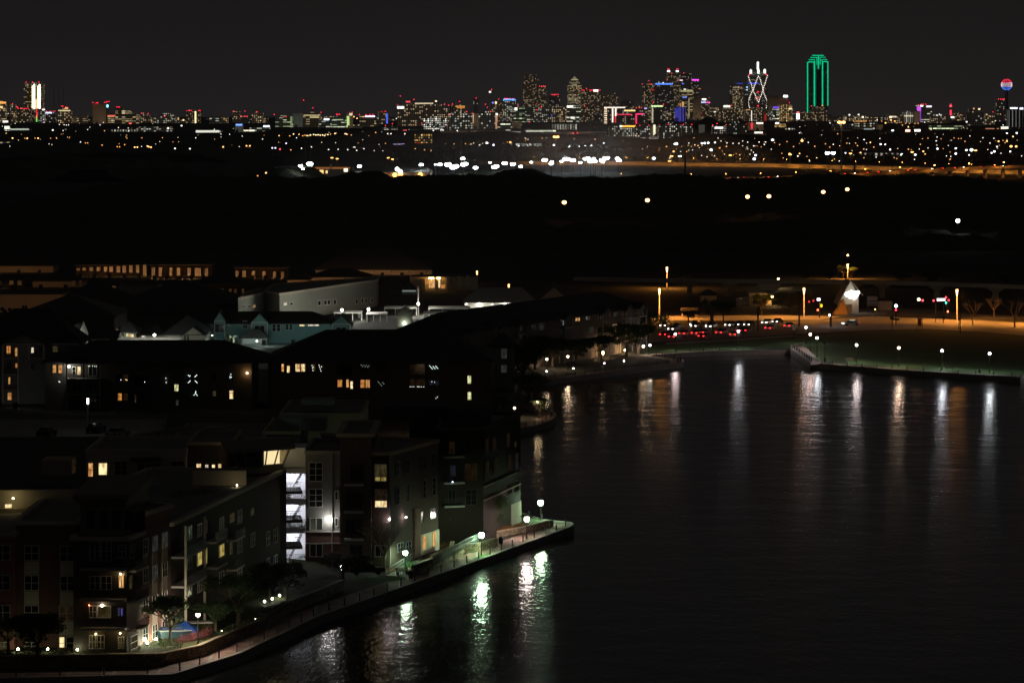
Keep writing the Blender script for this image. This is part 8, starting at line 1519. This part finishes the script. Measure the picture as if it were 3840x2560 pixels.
m = MB(); m.ball((X, D-.2, zat(uv('K', 0, 492)[1], D)), .42, n=8, k=5); m.build('white_lamp', emit((.85, 1, 1), 8, True), o)
m = MB(); m.box(X-.9, X+.9, D-.1, D+.1, zat(uv('K', 0, 626)[1], D), zat(uv('K', 0, 612)[1], D)); m.build('dark_sign', metal, o)
for x, yt, yb, lb in ((1115, 500, 735, 'dark post with a small green sign left of the middle signal'), (1755, 410, 755, 'tall dark leaning post right of the intersection'), (242, 490, 680, 'thick dark pole at the left end of the bend'), (540, 450, 690, 'thick dark pole beside the white road-bend lamp'), (193, 695, 800, 'thin post with a small pale sign on the lawn edge'), (786, 600, 660, 'short dark sign post in the bend'), (893, 470, 560, 'thin dark post left of the box truck'), (1740, 560, 710, 'thin dark post beside the tall leaning post')):
    a = K(x, yb); X, D = a; w_ = .26 if 'thick' in lb else .11; zt = zat(uv('K', 0, yt)[1], D); o = thing('post', lb, 'post', (X, D, 1)); m = MB(); m.tube((X, D, 1), (X+(.2 if 'lean' in lb else 0), D, zt), w_, w_*.7, n=6); m.build('pole', sigm, o)
    if 'green' in lb: m = MB(); m.box(X-.6, X+.4, D-.15, D-.1, zt-3.4, zt-2.6); m.build('sign_plate', plain('green_sign', (.02, .12, .06), .6, .1, 1), o)
    if 'pale' in lb: m = MB(); m.box(X-.3, X+.3, D-.12, D-.08, zt-.6, zt); m.build('sign_plate', trim, o)
for x, yt, yb, lb in ((828, 380, 522, 'dark pole on the lawn side of the road, right of the two parked lights'), (570, 350, 538, 'tall dark pole rising from the left lawn'), (672, 455, 585, 'thin pole with a tiny sign on the left lawn'), (495, 505, 540, 'short pole on the verge of the left lawn')):
    a = gp('3', x, yb); X, D = a; zt = zat(uv('3', 0, yt)[1], D); o = thing('post', lb, 'post', (X, D, 1)); m = MB(); m.tube((X, D, 1), (X, D, zt), .2 if x in (828, 570) else .07, n=6); m.build('pole', sigm, o)
a = K(1372, 725); o = thing('red_barrier', 'red and white striped panel on two posts beside the bright kerb', 'barrier', (a[0], a[1], 1)); X, D = a; m = MB(); m.tube((X-.7, D, 1), (X-.7, D, 4.4), .06, n=5); m.tube((X+.7, D, 1), (X+.7, D, 4.4), .06, n=5); m.build('post', sigm, o); m = MB(); m.box(X-.5, X+.5, D-.08, D-.03, 2.2, 4.2); m.build('panel', plain('red_panel', (.45, .12, .06), .8, .2, 3), o)
o = thing('lot_fence', 'dark railing along the lot between the box truck and the intersection', 'fence', K(1200, 590)+(1,)); a, b = Vector(K(1065, 595)), Vector(K(1330, 575)); m = MB()
for k in range(18): p = a.lerp(b, k/17); m.tube((p.x, p.y, 1), (p.x, p.y, 2.6), .08, n=4)
m.build('fence_post', sigm, o); m = MB(); m.tube((a.x, a.y, 2.5), (b.x, b.y, 2.5), .06, n=4); m.tube((a.x, a.y, 1.8), (b.x, b.y, 1.8), .05, n=4); m.build('rail', sigm, o)

# ------------------------------------------------------------------ traffic on the lakeside road
cp = [car_proto(p, 9, 8) for p in (paints[0], paints[1], paints[2])]; fst = [True]*3
traf = [(470, 493, 1, 1, 'leftmost silver'), (300, 500, 0, 1, 'dark'), (560, 505, 2, 1, 'white'), (345, 520, 1, 1, 'second silver'), (720, 494, 0, 1, 'small dark'), (880, 482, 2, 1, 'white lead'),
        (330, 548, 0, 0, 'dark rear'), (480, 545, 2, 0, 'white rear'), (620, 541, 1, 0, 'silver middle'), (760, 530, 0, 0, 'dark middle'), (900, 516, 1, 0, 'silver front'), (350, 566, 1, 0, 'near silver'), (520, 563, 0, 0, 'near dark'), (700, 553, 2, 0, 'near white'), (1010, 503, 2, 0, 'white car entering the bend'), (940, 478, 0, 1, 'dark last')]
traf += [(300+k*52+(k*37) % 23, (507 if k % 2 else 553)-k*(1.4 if k % 2 else 3.0), k % 3, k % 2, ('thirteenth', 'extra', 'tailing', 'following', 'merging', 'slow', 'small', 'trailing', 'plain', 'quick')[k]) for k in range(10)]
tl = gp('3', 960, 478); tl0 = gp('3', 300, 508)
ang = math.atan2(tl[1]-tl0[1], tl[0]-tl0[0])
for x, y, k, toward, nm in traf:
    a = gp('3', x, y, 1.02); lb = f'{nm} car driving left with headlights on, on the lakeside road' if toward else f'{nm} car driving away right with red tail lights on the lakeside road'
    put(cp[k], fst[k], a[0], a[1], 1.02, (ang+math.pi+.55) if toward else ang+.55, lb.replace('car entering the bend car', 'car at the bend'), 'car', 'cars on the lakeside road'); fst[k] = False
a = gp('3', 1360, 490, 1.02); put(cp[2], False, a[0], a[1], 1.02, R(195), 'white car turning alone in the middle of the intersection')
# parked car by the near house
a = gp('5', 735, 1290, 1.2); dp = car_proto(paints[0], .03, .05, 'parked_car'); put(dp, True, a[0], a[1], 1.4, R(10), 'dark car parked beside the ramp below the bare tree', 'car')

# ------------------------------------------------------------------ near gardens: walls, rails, awning, drive
def wall(name, pts, z0, z1, th, mat, lb, cat='wall', cap=None):
    o = thing(name, lb, cat, (pts[0][0], pts[0][1], z0)); B_ = offs(pts, th); m = MB()
    for i in range(len(pts)-1):
        a, b, c, d = pts[i], pts[i+1], B_[i+1], B_[i]
        m.add([(*a, z0), (*b, z0), (*b, z1), (*a, z1), (*d, z0), (*c, z0), (*c, z1), (*d, z1)], [(0, 1, 2, 3), (3, 2, 6, 7), (5, 4, 7, 6)]+([(0, 3, 7, 4)] if i == 0 else [])+([(1, 5, 6, 2)] if i == len(pts)-2 else []))
    m.build('masonry', mat, o)
    if cap:
        m = MB(); A_ = offs(pts, -.06); C_ = offs(pts, th+.06)
        for i in range(len(pts)-1):
            a, b, c, d = A_[i], A_[i+1], C_[i+1], C_[i]; m.add([(*a, z1+.003), (*b, z1+.003), (*c, z1+.003), (*d, z1+.003), (*a, z1+.1), (*b, z1+.1), (*c, z1+.1), (*d, z1+.1)], [(0, 1, 5, 4), (4, 5, 6, 7), (2, 3, 7, 6)])
        m.build('coping', cap, o)
    return o
tw_ = [(p[0], p[1]) for p in terr[:8]]
wall('retaining_wall', offs(tw_, -.25), .9, 2.25, .4, ledge, 'long ledge-stone retaining wall along the near promenade', cap=stucco)
wall('stone_wall', [gp('5', 1088, 1290), gp('5', 1225, 1240), gp('5', 1235, 1215)], .9, 2.3, .45, ledge, 'short stone wall behind the bench left of the railing', cap=stucco)
wall('stone_wall', [gp('5', 1225, 1235), gp('5', 1372, 1165), gp('5', 1378, 1130)], .9, 2.6, .45, ledge, 'dark stone wall below the glass-green railing', cap=stucco)
wall('stone_wall', [gp('5', 1380, 1165), gp('5', 1432, 1148), gp('5', 1450, 1120), gp('5', 1570, 1112), gp('5', 1700, 1075)], .9, 2.1, .45, ledge, 'green-lit stone wall behind the middle promenade lamp', cap=stucco)
wall('stone_wall', [gp('5', 1690, 1010), gp('5', 1800, 990), gp('5', 1920, 968), gp('5', 2080, 922)], .9, 1.75, .45, ledge, 'low curving stone wall holding the lawn near the promenade tip', cap=stucco)
poly('tip_lawn', [gp('5', 1690, 1000), gp('5', 1920, 960), gp('5', 2075, 915), gp('5', 1960, 897), gp('5', 1830, 925)], 1.5, grassm)
poly('promenade_lawn', [gp('5', 1510, 1165), gp('5', 1535, 1182), gp('5', 1620, 1160), gp('5', 1690, 1125), gp('5', 1600, 1130)], 1.03, grassm); poly('promenade_lawn', [gp('5', 1855, 1050), gp('5', 1890, 1050), gp('5', 1950, 1030), gp('5', 2020, 1005), gp('5', 1920, 1020)], 1.03, grassm)
poly('green_verge', [gp('5', 560, 1330), gp('5', 900, 1330), gp('5', 1035, 1315), gp('5', 1010, 1298), gp('5', 700, 1300)], 1.02, grassm)
poly('driveway', [gp('5', 260, 1372), gp('5', 530, 1372), gp('5', 520, 1335), gp('5', 400, 1290), gp('5', 270, 1285)], 1.22, plain('drive_concrete', (.42, .42, .46), .8, .15, .8))
poly('garden_bed', [gp('5', 760, 1250), gp('5', 1040, 1200), gp('5', 1180, 1090), gp('5', 1380, 1040), gp('5', 1480, 1000), gp('5', 1690, 1000), gp('5', 1560, 1100), gp('5', 1400, 1120), gp('5', 1220, 1180), gp('5', 1090, 1240), gp('5', 900, 1270)], 1.03, plain('mulch', (.13, .075, .035), .95, .4, 1.5))
poly('footpath', [gp('5', 880, 1290), gp('5', 1050, 1190), gp('5', 1130, 1150), gp('5', 1150, 1158), gp('5', 1070, 1220), gp('5', 960, 1296)], 1.05, palecon)
def railing(pts, h, lb, gap=.9, mat=metal, z0=1.0, mesh=None):
    o = thing('handrail', lb, 'railing', (pts[0][0], pts[0][1], z0)); m = MB(); n = MB()
    for i in range(len(pts)-1):
        a, b = Vector(pts[i]), Vector(pts[i+1]); L = (b-a).length; k = 0
        while k*gap < L: p = a.lerp(b, k*gap/L); m.tube((p.x, p.y, z0), (p.x, p.y, z0+h), .035, n=5); k += 1
        for zz in (h, h*.55): n.tube((a.x, a.y, z0+zz), (b.x, b.y, z0+zz), .035, n=5)
        if mesh:
            q = int(L/.15)
            for k in range(q): p = a.lerp(b, k/q); n.tube((p.x, p.y, z0+.1), (p.x, p.y, z0+h), .014, n=3)
    m.build('rail_post', mat, o); n.build('rail_bar', mat, o)
railing([gp('5', 905, 1285), gp('5', 1080, 1175), gp('5', 1130, 1150)], 1.0, 'pale handrail up the ramp beside the first green lamp', mat=metal_l)
railing([gp('5', 1225, 1205, 2.6), gp('5', 1378, 1120, 2.6), gp('5', 1470, 1080, 2.4), gp('5', 1560, 1040, 2.4)], 1.2, 'dense green-lit garden railing above the dark stone wall', mesh=True, z0=2.3, mat=plain('railing_green_grey', (.10, .12, .11), .6, .1, 1))
railing([gp('5', 885, 1290), gp('5', 1080, 1280)], 1.0, 'low handrail behind the promenade bench', mat=metal_l)
# spa pool under a blue awning, red hedge
a = gp('6', 1330, 950, 2.0); X, D = a
o = thing('pool_awning', 'bright blue draped awning over the terrace beside the warm lamp', 'awning', (X, D, 2)); m = MB(); blue = plain('blue_canvas', (.02, .08, .30), .7, .15, 2)
m.add([(X-1.2, D-1.2, 2.8), (X+1.9, D-1.4, 2.6), (X+1.7, D+1.2, 2.9), (X-.9, D+1.4, 3.0), (X+.5, D, 3.7), (X-.3, D-.3, 3.25)], [(0, 1, 4, 5), (1, 2, 4), (2, 3, 4), (3, 0, 5, 4)]); m.build('canvas', blue, o)
m = MB(); m.tube((X+.5, D, 2), (X+.5, D, 3.75), .05, n=6); [m.tube((X+dx, D+dy, 2), (X+dx, D+dy, 2.8), .04, n=5) for dx, dy in ((-1.2, -1.2), (1.9, -1.4), (1.7, 1.2), (-.9, 1.4))]; m.build('pole', metal, o)
a = gp('6', 1265, 970, 2.0); X, D = a; o = thing('terrace_boat', 'dark hulled canopy boat shape with a white stripe below the blue awning', 'boat', (X, D, 2)); m = MB(); prof = [(-1.6, 0), (-1.1, -.5), (1.1, -.5), (1.9, 0), (1.1, .5), (-1.1, .5)]
m.prism([(X+p[0], D+p[1]) for p in prof], 2.2, 2.9, scale_top=1.12); m.build('hull', plain('teal_hull', (.01, .04, .05), .5, .1, 1), o); m = MB(); m.prism([(X+p[0]*1.13, D+p[1]*1.13) for p in prof], 2.9, 3.0); m.build('gunwale', greyw, o); m = MB(); m.prism([(X+p[0]*.8-.2, D+p[1]*.7) for p in prof], 3.0, 3.35, scale_top=.8); m.build('cover', plain('navy_cover', (.03, .05, .10), .8, .1, 1), o)
a = gp('6', 1460, 905, 2.0); X, D = a; o = thing('covered_table', 'pale covered table right of the blue awning', 'table', (X, D, 2)); m = MB(); m.obox((X, D, 2.9), (1.5, .3, 0), (-.2, .7, 0), (0, 0, .05)); m.build('tabletop', palecon, o)
for sx_, sy_ in ((-1.3, -.4), (1.2, -.2), (-1.2, .5), (1.3, .7)): m = MB(); m.tube((X+sx_, D+sy_, 2), (X+sx_, D+sy_, 2.86), .05, n=5); m.build('leg', metal, o)
# uplights
ups = [('6', 132, 1050, (1, 1, .6), 50, 'first green garden uplight from the left at the brick facade'), ('6', 350, 1050, (1, 1, .6), 30, 'second garden uplight at the brick facade'), ('6', 568, 1055, (1, 1, .65), 50, 'third garden uplight, at the foot of the turret'), ('6', 1038, 1018, (.95, 1, .75), 90, 'garden uplight at the right foot of the turret'), ('6', 1104, 985, (1, .95, .65), 190, 'strong uplight on the brick bay beside the tree'), ('6', 1172, 968, (1, .80, .55), 260, 'strong warm uplight on the brick bay next to the boat'), ('6', -10, 1000, (1, .75, .4), 60, 'warm uplight at the left picture edge'),
       ('6', 2055, 655, (1, 1, .55), 90, 'bright yellow uplight below the green-lit tree'), ('6', 2000, 680, (.95, 1, .8), 60, 'white uplight left of the bright yellow one'), ('6', 1945, 700, (.95, 1, .85), 40, 'small white ground light at the dark hedge')]
for r, x, y, c, s, lb in ups:
    z0 = 2.0; a = gp(r, x, y, z0+.2)
    if x in (1038, 1104, 1172): t_, D_ = fB.hit(uv(r, x, 0)[0]); q_ = fB.pt(t_, 2, .7); a = (q_.x, q_.y)
    X, D = a; o = thing('uplight', lb, 'uplight', (X, D, z0)); m = MB(); m.tube((X, D, z0), (X, D, z0+.18), .12, .12, n=8, cap=False); m.build('housing', metal, o); m = MB(); m.ball((X, D, z0+.3), .13, n=8, k=5); m.build('lens', emit(c, s*(3 if x in (1104, 1172, 1038) else .9), True), o)
for x, y, lb in ((1878, 823, 'tiny white ground light right of the red hedge'), (1630, 910, 'tiny warm ground light at the palm trunk')):
    a = gp('6', x, y, 2.2); o = thing('path_light', lb, 'path light', (a[0], a[1], 2)); m = MB(); m.tube((a[0], a[1], 2), (a[0], a[1], 2.2), .04, n=5); m.build('pole', metal, o); m = MB(); m.ball((a[0], a[1], 2.25), .07, n=6, k=4); m.build('lens', emit((1, .85, .6), 25, True), o)
for x, y in ((545, 1220), (545, 1252), (640, 1218), (1370, 995)):
    a = gp('5', x, y, 1.9); o = thing('path_light', 'tiny white path light in the dark court below the stairwell' if x < 700 else 'tiny white path light under the bare tree right of the taupe facade', 'path light', (a[0], a[1], 1.2), None if x > 700 else 'path lights in the dark court'); m = MB(); m.tube((a[0], a[1], 1.2), (a[0], a[1], 1.9), .04, n=5); m.build('pole', metal, o); m = MB(); m.ball((a[0], a[1], 1.95), .1, n=6, k=4); m.build('lens', emit((.95, .97, 1), 25, True), o)
o = thing('terrace_lamp', 'orange lamp on the roof terrace left of the lit brown block', 'lamp', gp('5', 1015, 88, 5)+(1,)); a = gp('5', 1015, 88, 5.0); m = MB(); m.tube((a[0], a[1], 1), (a[0], a[1], 4.8), .06, n=6); m.build('pole', metal, o); m = MB(); m.ball((a[0], a[1], 5), .26, n=8, k=5); m.build('lamp_globe', emit((1, .62, .32), 60, True), o)
o = thing('terrace_lamp', 'smaller orange lamp right of the red-lit windows behind the flat roofs', 'lamp', gp('5', 1330, 118, 4)+(1,)); a = gp('5', 1330, 118, 4.0); m = MB(); m.tube((a[0], a[1], 1), (a[0], a[1], 3.8), .06, n=6); m.build('pole', metal, o); m = MB(); m.ball((a[0], a[1], 4), .18, n=8, k=5); m.build('lamp_globe', emit((1, .66, .42), 60, True), o)
o = shed('2', 900, 1010, 1150, 1210, dk, 'poolside_lounge', 'low dark lounge with red-lit windows behind the flat roofs', 'building', 8, roofg, 0, (('lit_window', 932, 1168, 958, 1200, PANES['orange']), ('lit_window', 962, 1168, 992, 1200, PANES['orange'])))
# narrow white lamp mark right edge cars / string at right back
for x, y in ((2240, 328), (2280, 328), (2330, 327)):
    a = gp('K', x, y, 5); D = 1150; X = xat(uv('K', x, 0)[0], D); z = zat(uv('K', 0, y)[1], D); m = MB(); m.box(X-.8, X+.8, D, D+.1, z-.15, z+.15); m.mi = 1; m.tube((X, D+.3, 1), (X, D+.3, z), .06, n=5); q = m.build('strip_lamp', [emit((1, .7, .6), 2), metal]); recentre(q, (X, D, 1)); tag(q, 'pinkish strip lamp on a thin post at the right edge behind the track', 'lamp', 'strip lamps behind the track')

# ------------------------------------------------------------------ trees and shrubs
def leafball(m, c, r, n, s, squash=.8, rg=rng):
    for _ in range(n):
        d = V(rg.gauss(0, 1), rg.gauss(0, 1), rg.gauss(0, 1)).normalized(); p = Vector(c)+V(d.x*r, d.y*r, d.z*r*squash)*(rg.random()**.4)
        a = V(rg.uniform(-1, 1), rg.uniform(-1, 1), rg.uniform(-1, 1)).normalized(); b = a.orthogonal().normalized(); k = s*rg.uniform(.6, 1.3)
        m.add([p-a*k*.5, p+b*k*.28, p+a*k*.5, p-b*k*.28], [(0, 1, 2, 3)])
bark = plain('bark', (.09, .07, .05), .95, .3, 3)
def tree_proto(h, cr, seed, n=70, leaf=.32, bare=False, lean=0, leafm=None, barkm=None, squash=.8, trunk_h=.32):
    rg = random.Random(seed); o = bpy.data.objects.new('tree', None); C.objects.link(o); ORIG[o.name] = (0, 0, 0)
    m = MB(); th = h*trunk_h; top = V(lean, 0, th); m.tube((0, 0, -.1), top, h*.030+.04, h*.022+.03, n=7); tips = []
    def grow(p, d, L, r, lv):
        q = p+d*L; m.tube(p, q, r, r*.6, n=5, cap=False)
        if lv == 0: tips.append(q); return
        for k in range(rg.choice((2, 3))):
            dd = (d+V(rg.uniform(-1, 1), rg.uniform(-1, 1), rg.uniform(-.25, .7))*.62).normalized(); grow(q, dd, L*rg.uniform(.62, .82), r*.58, lv-1)
    for k in range(5):
        a = 2*math.pi*k/5+rg.uniform(-.4, .4); d = V(math.cos(a)*.55, math.sin(a)*.55, .85).normalized(); grow(top, d, (h-th)*.40, h*.017+.02, 4 if bare else 2)
    m.build('trunk', barkm or bark, o)
    if not bare:
        m = MB()
        for t in tips: leafball(m, t, cr*rg.uniform(.28, .46), n, leaf, squash, rg)
        for k in range(14):
            a = rg.uniform(0, 6.28); rr_ = cr*rg.uniform(.2, .8); leafball(m, (lean+rr_*math.cos(a), rr_*math.sin(a), h*rg.uniform(.42, .92)), cr*rg.uniform(.22, .4), n, leaf, squash, rg)
        m.build('crown', leafm or leafy('tree_leaves', (.035, .060, .022)), o)
    return o
TP = [tree_proto(7, 2.6, 1), tree_proto(8, 3.2, 2), tree_proto(6, 2.3, 3)]; TB = tree_proto(7, 2.5, 5, bare=True, barkm=plain('pale_bark', (.30, .26, .20), .9, .2, 3)); used = set()
def tree(k, r, x, yb, ytop, lb, z0=1.0, rz=None, cat='tree', wide=1.0, pt=None):
    pr = TB if k == 'b' else TP[k]; first = k not in used; used.add(k); a = pt or gp(r, x, yb, z0); zt = zat(uv(r, 0, ytop)[1], a[1]); h0 = 7 if k == 'b' else (7, 8, 6)[k]
    s = max(.25, (zt-z0)/(h0*1.02)); o = put(pr, first, a[0], a[1], z0, rng.uniform(0, 6.28) if rz is None else rz, lb, cat); o.name = 'tree'; o.scale = (s*wide, s*wide, s); return o
tree(0, '6', 1252, 1020, 640, 'dark leafy tree standing before the uplit brick bay', 2.0)
tree(1, '6', 60, 1080, 800, 'dark tree at the far left edge before the brick facade', 2.0, wide=1.5)
tree(2, '6', 275, 1120, 770, 'black tree between the first two garden uplights', 2.0, wide=1.4)
tree(2, '6', 1585, 910, 690, 'dark palm-trunked tree right of the warm lamp', 2.0, wide=1.6)
tree(0, '6', 1750, 860, 480, 'wide black tree in front of the long balcony side', 2.0, wide=1.5)
tree(2, '6', 1985, 700, 390, 'tree lit green from below by uplights', 2.0)
tree(1, '6', 2110, 690, 400, 'dark tree right of the green-lit one, above the driveway', 2.0, wide=1.1)
tree('b', '5', 862, 1255, 880, 'bare pale-barked tree in front of the taupe facade', 1.2)
tree('b', '5', 1330, 1045, 850, 'bare tree between the two lakeside blocks', 1.2)
tree(1, '5', 1650, 985, 690, 'large dark tree at the corner of the waterside brick house', 1.2, wide=1.1)
tree(2, '5', 560, 1330, 1120, 'dark bushy tree in the court below the brick front', 1.2, wide=2.0)
tree(0, '2', 1672, 1205, 1060, 'dark tree on the middle peninsula beside the orange lamp', 1.0)
tree(1, '2', 1400, 1150, 980, 'dark tree behind the flat roofs near the peninsula', 1.0, wide=1.3)
tree(1, '2', 1600, 1100, 900, 'dark tree in front of the narrow end wall', 1.0, wide=1.6)
tree(2, '2', 1560, 1000, 700, 'dark tree right of the narrow greenish end wall', 1.0, wide=1.3)
for i, (x, yb, yt, k) in enumerate(((1640, 880, 640, 0), (1760, 865, 660, 1), (1920, 850, 660, 2), (2090, 815, 640, 0), (2260, 790, 560, 1), (2340, 770, 560, 2))):
    tree(k, '2', x, yb, yt, ('first', 'second', 'third', 'fourth', 'fifth', 'sixth')[i]+' dark tree from the left along the long lakeside row', 1.0, wide=1.3)
tree(1, '3', 200, 600, 400, 'big dark tree at the left end of the lakeside road', 1.0, wide=1.5)
tree(0, '3', 110, 620, 420, 'dark tree left of the big one at the end of the lakeside road', 1.0, wide=1.4)
tree(2, '3', 430, 470, 400, 'dark round bush before the low beige hut', 1.0, wide=1.8, cat='bush')
tree(1, '3', 560, 470, 335, 'dark tree right of the ochre shed', 1.0, wide=1.5); tree(2, '3', 630, 470, 350, 'dark tree beside the orange-lit pier', 1.0, wide=1.2)
tree(0, '3', 850, 430, 305, 'dark tree in front of the orange-lit service building', 1.0, wide=1.4)
tree(1, '3', 1020, 420, 290, 'wide tree lit brown by the road lamp left of the traffic lights', 1.0, wide=1.8)
tree(0, '3', 1318, 219, 140, 'tree lit orange behind its road lamp', 1.0, wide=1.2); tree(2, '3', 1362, 219, 150, 'smaller tree lit orange right of its road lamp', 1.0, wide=1.1)
tree(1, '3', 1095, 245, 165, 'faint green tree left of the distant steeple', 1.0, wide=2.0); tree(0, '3', 1240, 245, 175, 'dark tree around the distant steeple', 1.0, wide=1.6)
tree('b', '3', 2058, 485, 350, 'bare orange-lit tree right of the road lamp', 1.0); tree('b', '3', 2298, 500, 340, 'bare dark-trunked tree at the right edge of the road', 1.0); tree('b', '3', 2180, 440, 330, 'faint bare tree under the track at right', 1.0)
tree(0, 'v', 2165, 535, 470, 'pale green tree lit by the single lamp in the dark woods', 1.0, wide=1.2)
for i, (x, yt) in enumerate(((1480, 250), (1650, 190), (1830, 180), (2000, 250), (2250, 200), (700, 200), (420, 205), (900, 210))): tree(i % 3, '3', x, 262, yt, f'dark woodland tree behind the track, {("left of the lit-window building", "above the curtained windows", "left of the right pier", "above the red signals", "near the right edge", "above the orange-lit pier", "above the left pier", "above the abutment")[i]}', 1.0, wide=1.8)
# shrubs
def shrub(pts, z0, h, w_, leafm, lb, nm='hedge', n=40, s=.16, cat='hedge'):
    m = MB(); 
    for i in range(len(pts)-1):
        a, b = Vector(pts[i]), Vector(pts[i+1]); L = (b-a).length; k = max(1, int(L/(w_*.6)))
        for j in range(k+1): p = a.lerp(b, j/k); leafball(m, (p.x, p.y, z0+h*.5), max(w_, h)*.55, n, s, h/max(w_, h))
    o = m.build(nm, leafm); recentre(o, (pts[0][0], pts[0][1], z0)); tag(o, lb, cat); return o
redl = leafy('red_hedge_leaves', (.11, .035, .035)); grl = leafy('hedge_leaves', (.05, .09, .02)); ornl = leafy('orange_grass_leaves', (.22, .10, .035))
shrub([gp('6', 1320, 1005, 2), gp('6', 1420, 985, 2), gp('6', 1515, 960, 2), gp('6', 1535, 930, 2)], 2, .95, 1.0, redl, 'clipped red hedge curving below the blue awning', n=110)
shrub([gp('6', 1130, 1040, 2), gp('6', 1200, 1030, 2), gp('6', 1300, 1050, 2)], 2, .9, 1.3, grl, 'rounded green shrubs at the foot of the dark leafy tree', 'shrub', 120, cat='shrub')
shrub([gp('6', 1480, 905, 2), gp('6', 1560, 905, 2)], 2, .8, 1.0, grl, 'low green shrub right of the warm lamp', 'shrub', 80, cat='shrub')
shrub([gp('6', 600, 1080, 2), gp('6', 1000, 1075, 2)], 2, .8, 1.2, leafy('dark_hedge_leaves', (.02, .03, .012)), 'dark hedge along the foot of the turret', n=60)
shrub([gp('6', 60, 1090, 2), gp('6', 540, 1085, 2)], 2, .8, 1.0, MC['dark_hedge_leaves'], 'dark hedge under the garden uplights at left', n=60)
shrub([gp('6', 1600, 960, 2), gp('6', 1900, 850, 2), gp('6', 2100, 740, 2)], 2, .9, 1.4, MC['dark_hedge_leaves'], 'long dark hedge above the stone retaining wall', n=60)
shrub([gp('4', 190, 690, 14.4), gp('4', 560, 690, 14.4)], 13.8, 1.0, 1.2, MC['dark_hedge_leaves'], 'dark planter hedge on the roof terrace at left', n=60)
shrub([gp('4', 1360, 745, 14.3), gp('4', 1700, 700, 14.3)], 13.6, 1.0, 1.2, MC['dark_hedge_leaves'], 'dark planter hedge on the roof below the beige parapet', n=60)
for k, (x, y) in enumerate(((700, 800), (900, 760), (1050, 700), (1250, 720))): a = gp('4', x, y, 14.0); m = MB(); m.box(a[0]-.7, a[0]+.7, a[1], a[1]+1.2, 13.6, 14.7); m.tube((a[0], a[1]+.6, 14.7), (a[0], a[1]+.6, 14.8), .45, n=12); q = m.build('roof_air_unit', metal_l); recentre(q, (a[0], a[1]+.6, 13.6)); tag(q, 'grey air unit on the nearest flat roof, '+('first', 'second', 'third', 'fourth')[k]+' from the left', 'air conditioner', 'air units on the near roof')
shrub([gp('5', 690, 1200, 1.2), gp('5', 800, 1205, 1.2), gp('5', 900, 1200, 1.2)], 1.2, 1.3, 1.5, grl, 'row of round shrubs below the taupe facade', n=90)
shrub([gp('5', 1075, 1140, 1.2), gp('5', 1115, 1130, 1.2)], 1.2, 1.8, 1.8, grl, 'big round dark shrub behind the first green lamp', 'shrub', 260, cat='shrub')
shrub([gp('5', 1040, 1238, 1), gp('5', 1095, 1235, 1)], 1, .9, 1.3, leafy('lit_hedge_leaves', (.05, .16, .04)), 'green-lit hedge right of the first green lamp', n=160)  # brighter leaf copy carries the green lamp light in its colour
shrub([gp('5', 265, 1190, 1.2), gp('5', 315, 1190, 1.2)], 1.2, 1.0, 1.2, grl, 'round shrub at the foot of the white stairwell', 'shrub', 160, cat='shrub')
shrub([gp('5', 1700, 975, 1.5), gp('5', 1800, 950, 1.5), gp('5', 1890, 930, 1.5)], 1.5, .7, 1.6, ornl, 'orange-brown grasses on the lawn near the promenade tip', 'ornamental_grass', 120, cat='plant')
shrub([gp('5', 390, 1375, 1), gp('5', 510, 1372, 1)], 1, 1.3, 1.5, MC['dark_hedge_leaves'], 'square dark hedge at the near edge of the driveway', n=200)
shrub([gp('5', 1190, 1110, 1), gp('5', 1330, 1060, 1), gp('5', 1420, 1035, 1)], 1, .6, 1.4, ornl, 'low brown planting between the waterside houses', 'ornamental_grass', 60, cat='plant')
shrub([gp('5', 1500, 1120, 1), gp('5', 1620, 1070, 1)], 1, .8, 1.4, grl, 'green planting behind the green-lit stone wall', 'shrub', 90, cat='shrub')
# ------------------------------------------------------------------ night haze
m = MB(); m.box(-12000, 12000, -300, 20000, -2, 420); hz = m.build('haze', None); hz.data.materials.clear()
hm = bpy.data.materials.new('haze_air'); hm.use_nodes = True; hn = hm.node_tree.nodes; hn.remove(hn['Principled BSDF']); pv = hn.new('ShaderNodeVolumePrincipled')
pv.inputs['Color'].default_value = (.95, .95, .97, 1); pv.inputs['Density'].default_value = 3.8e-5; pv.inputs['Anisotropy'].default_value = .3
hm.node_tree.links.new(pv.outputs[0], hn['Material Output'].inputs['Volume']); hz.data.materials.append(hm); hz['kind'] = 'stuff'; tag(hz, 'thin night haze over the whole plain', 'haze')

m = MB(); m.ball((20, 3160, 0), 1, n=24, k=16); m.v = [(20+(x-20)*235, 3160+(y-3160)*330, z*50) for x, y, z in m.v]; hz2 = m.build('added_yard_mist', None); hz2.data.materials.clear()  # mist volume added to give the floodlights a bloom-like glow
hm = bpy.data.materials.new('mist_air'); hm.use_nodes = True; hn = hm.node_tree.nodes; hn.remove(hn['Principled BSDF']); pv = hn.new('ShaderNodeVolumePrincipled')
pv.inputs['Color'].default_value = (.95, .97, 1, 1); pv.inputs['Density'].default_value = 8e-4; hm.node_tree.links.new(pv.outputs[0], hn['Material Output'].inputs['Volume']); hz2.data.materials.append(hm); hz2['kind'] = 'stuff'; tag(hz2, 'thin mist added to glow round the white floodlights', 'mist')
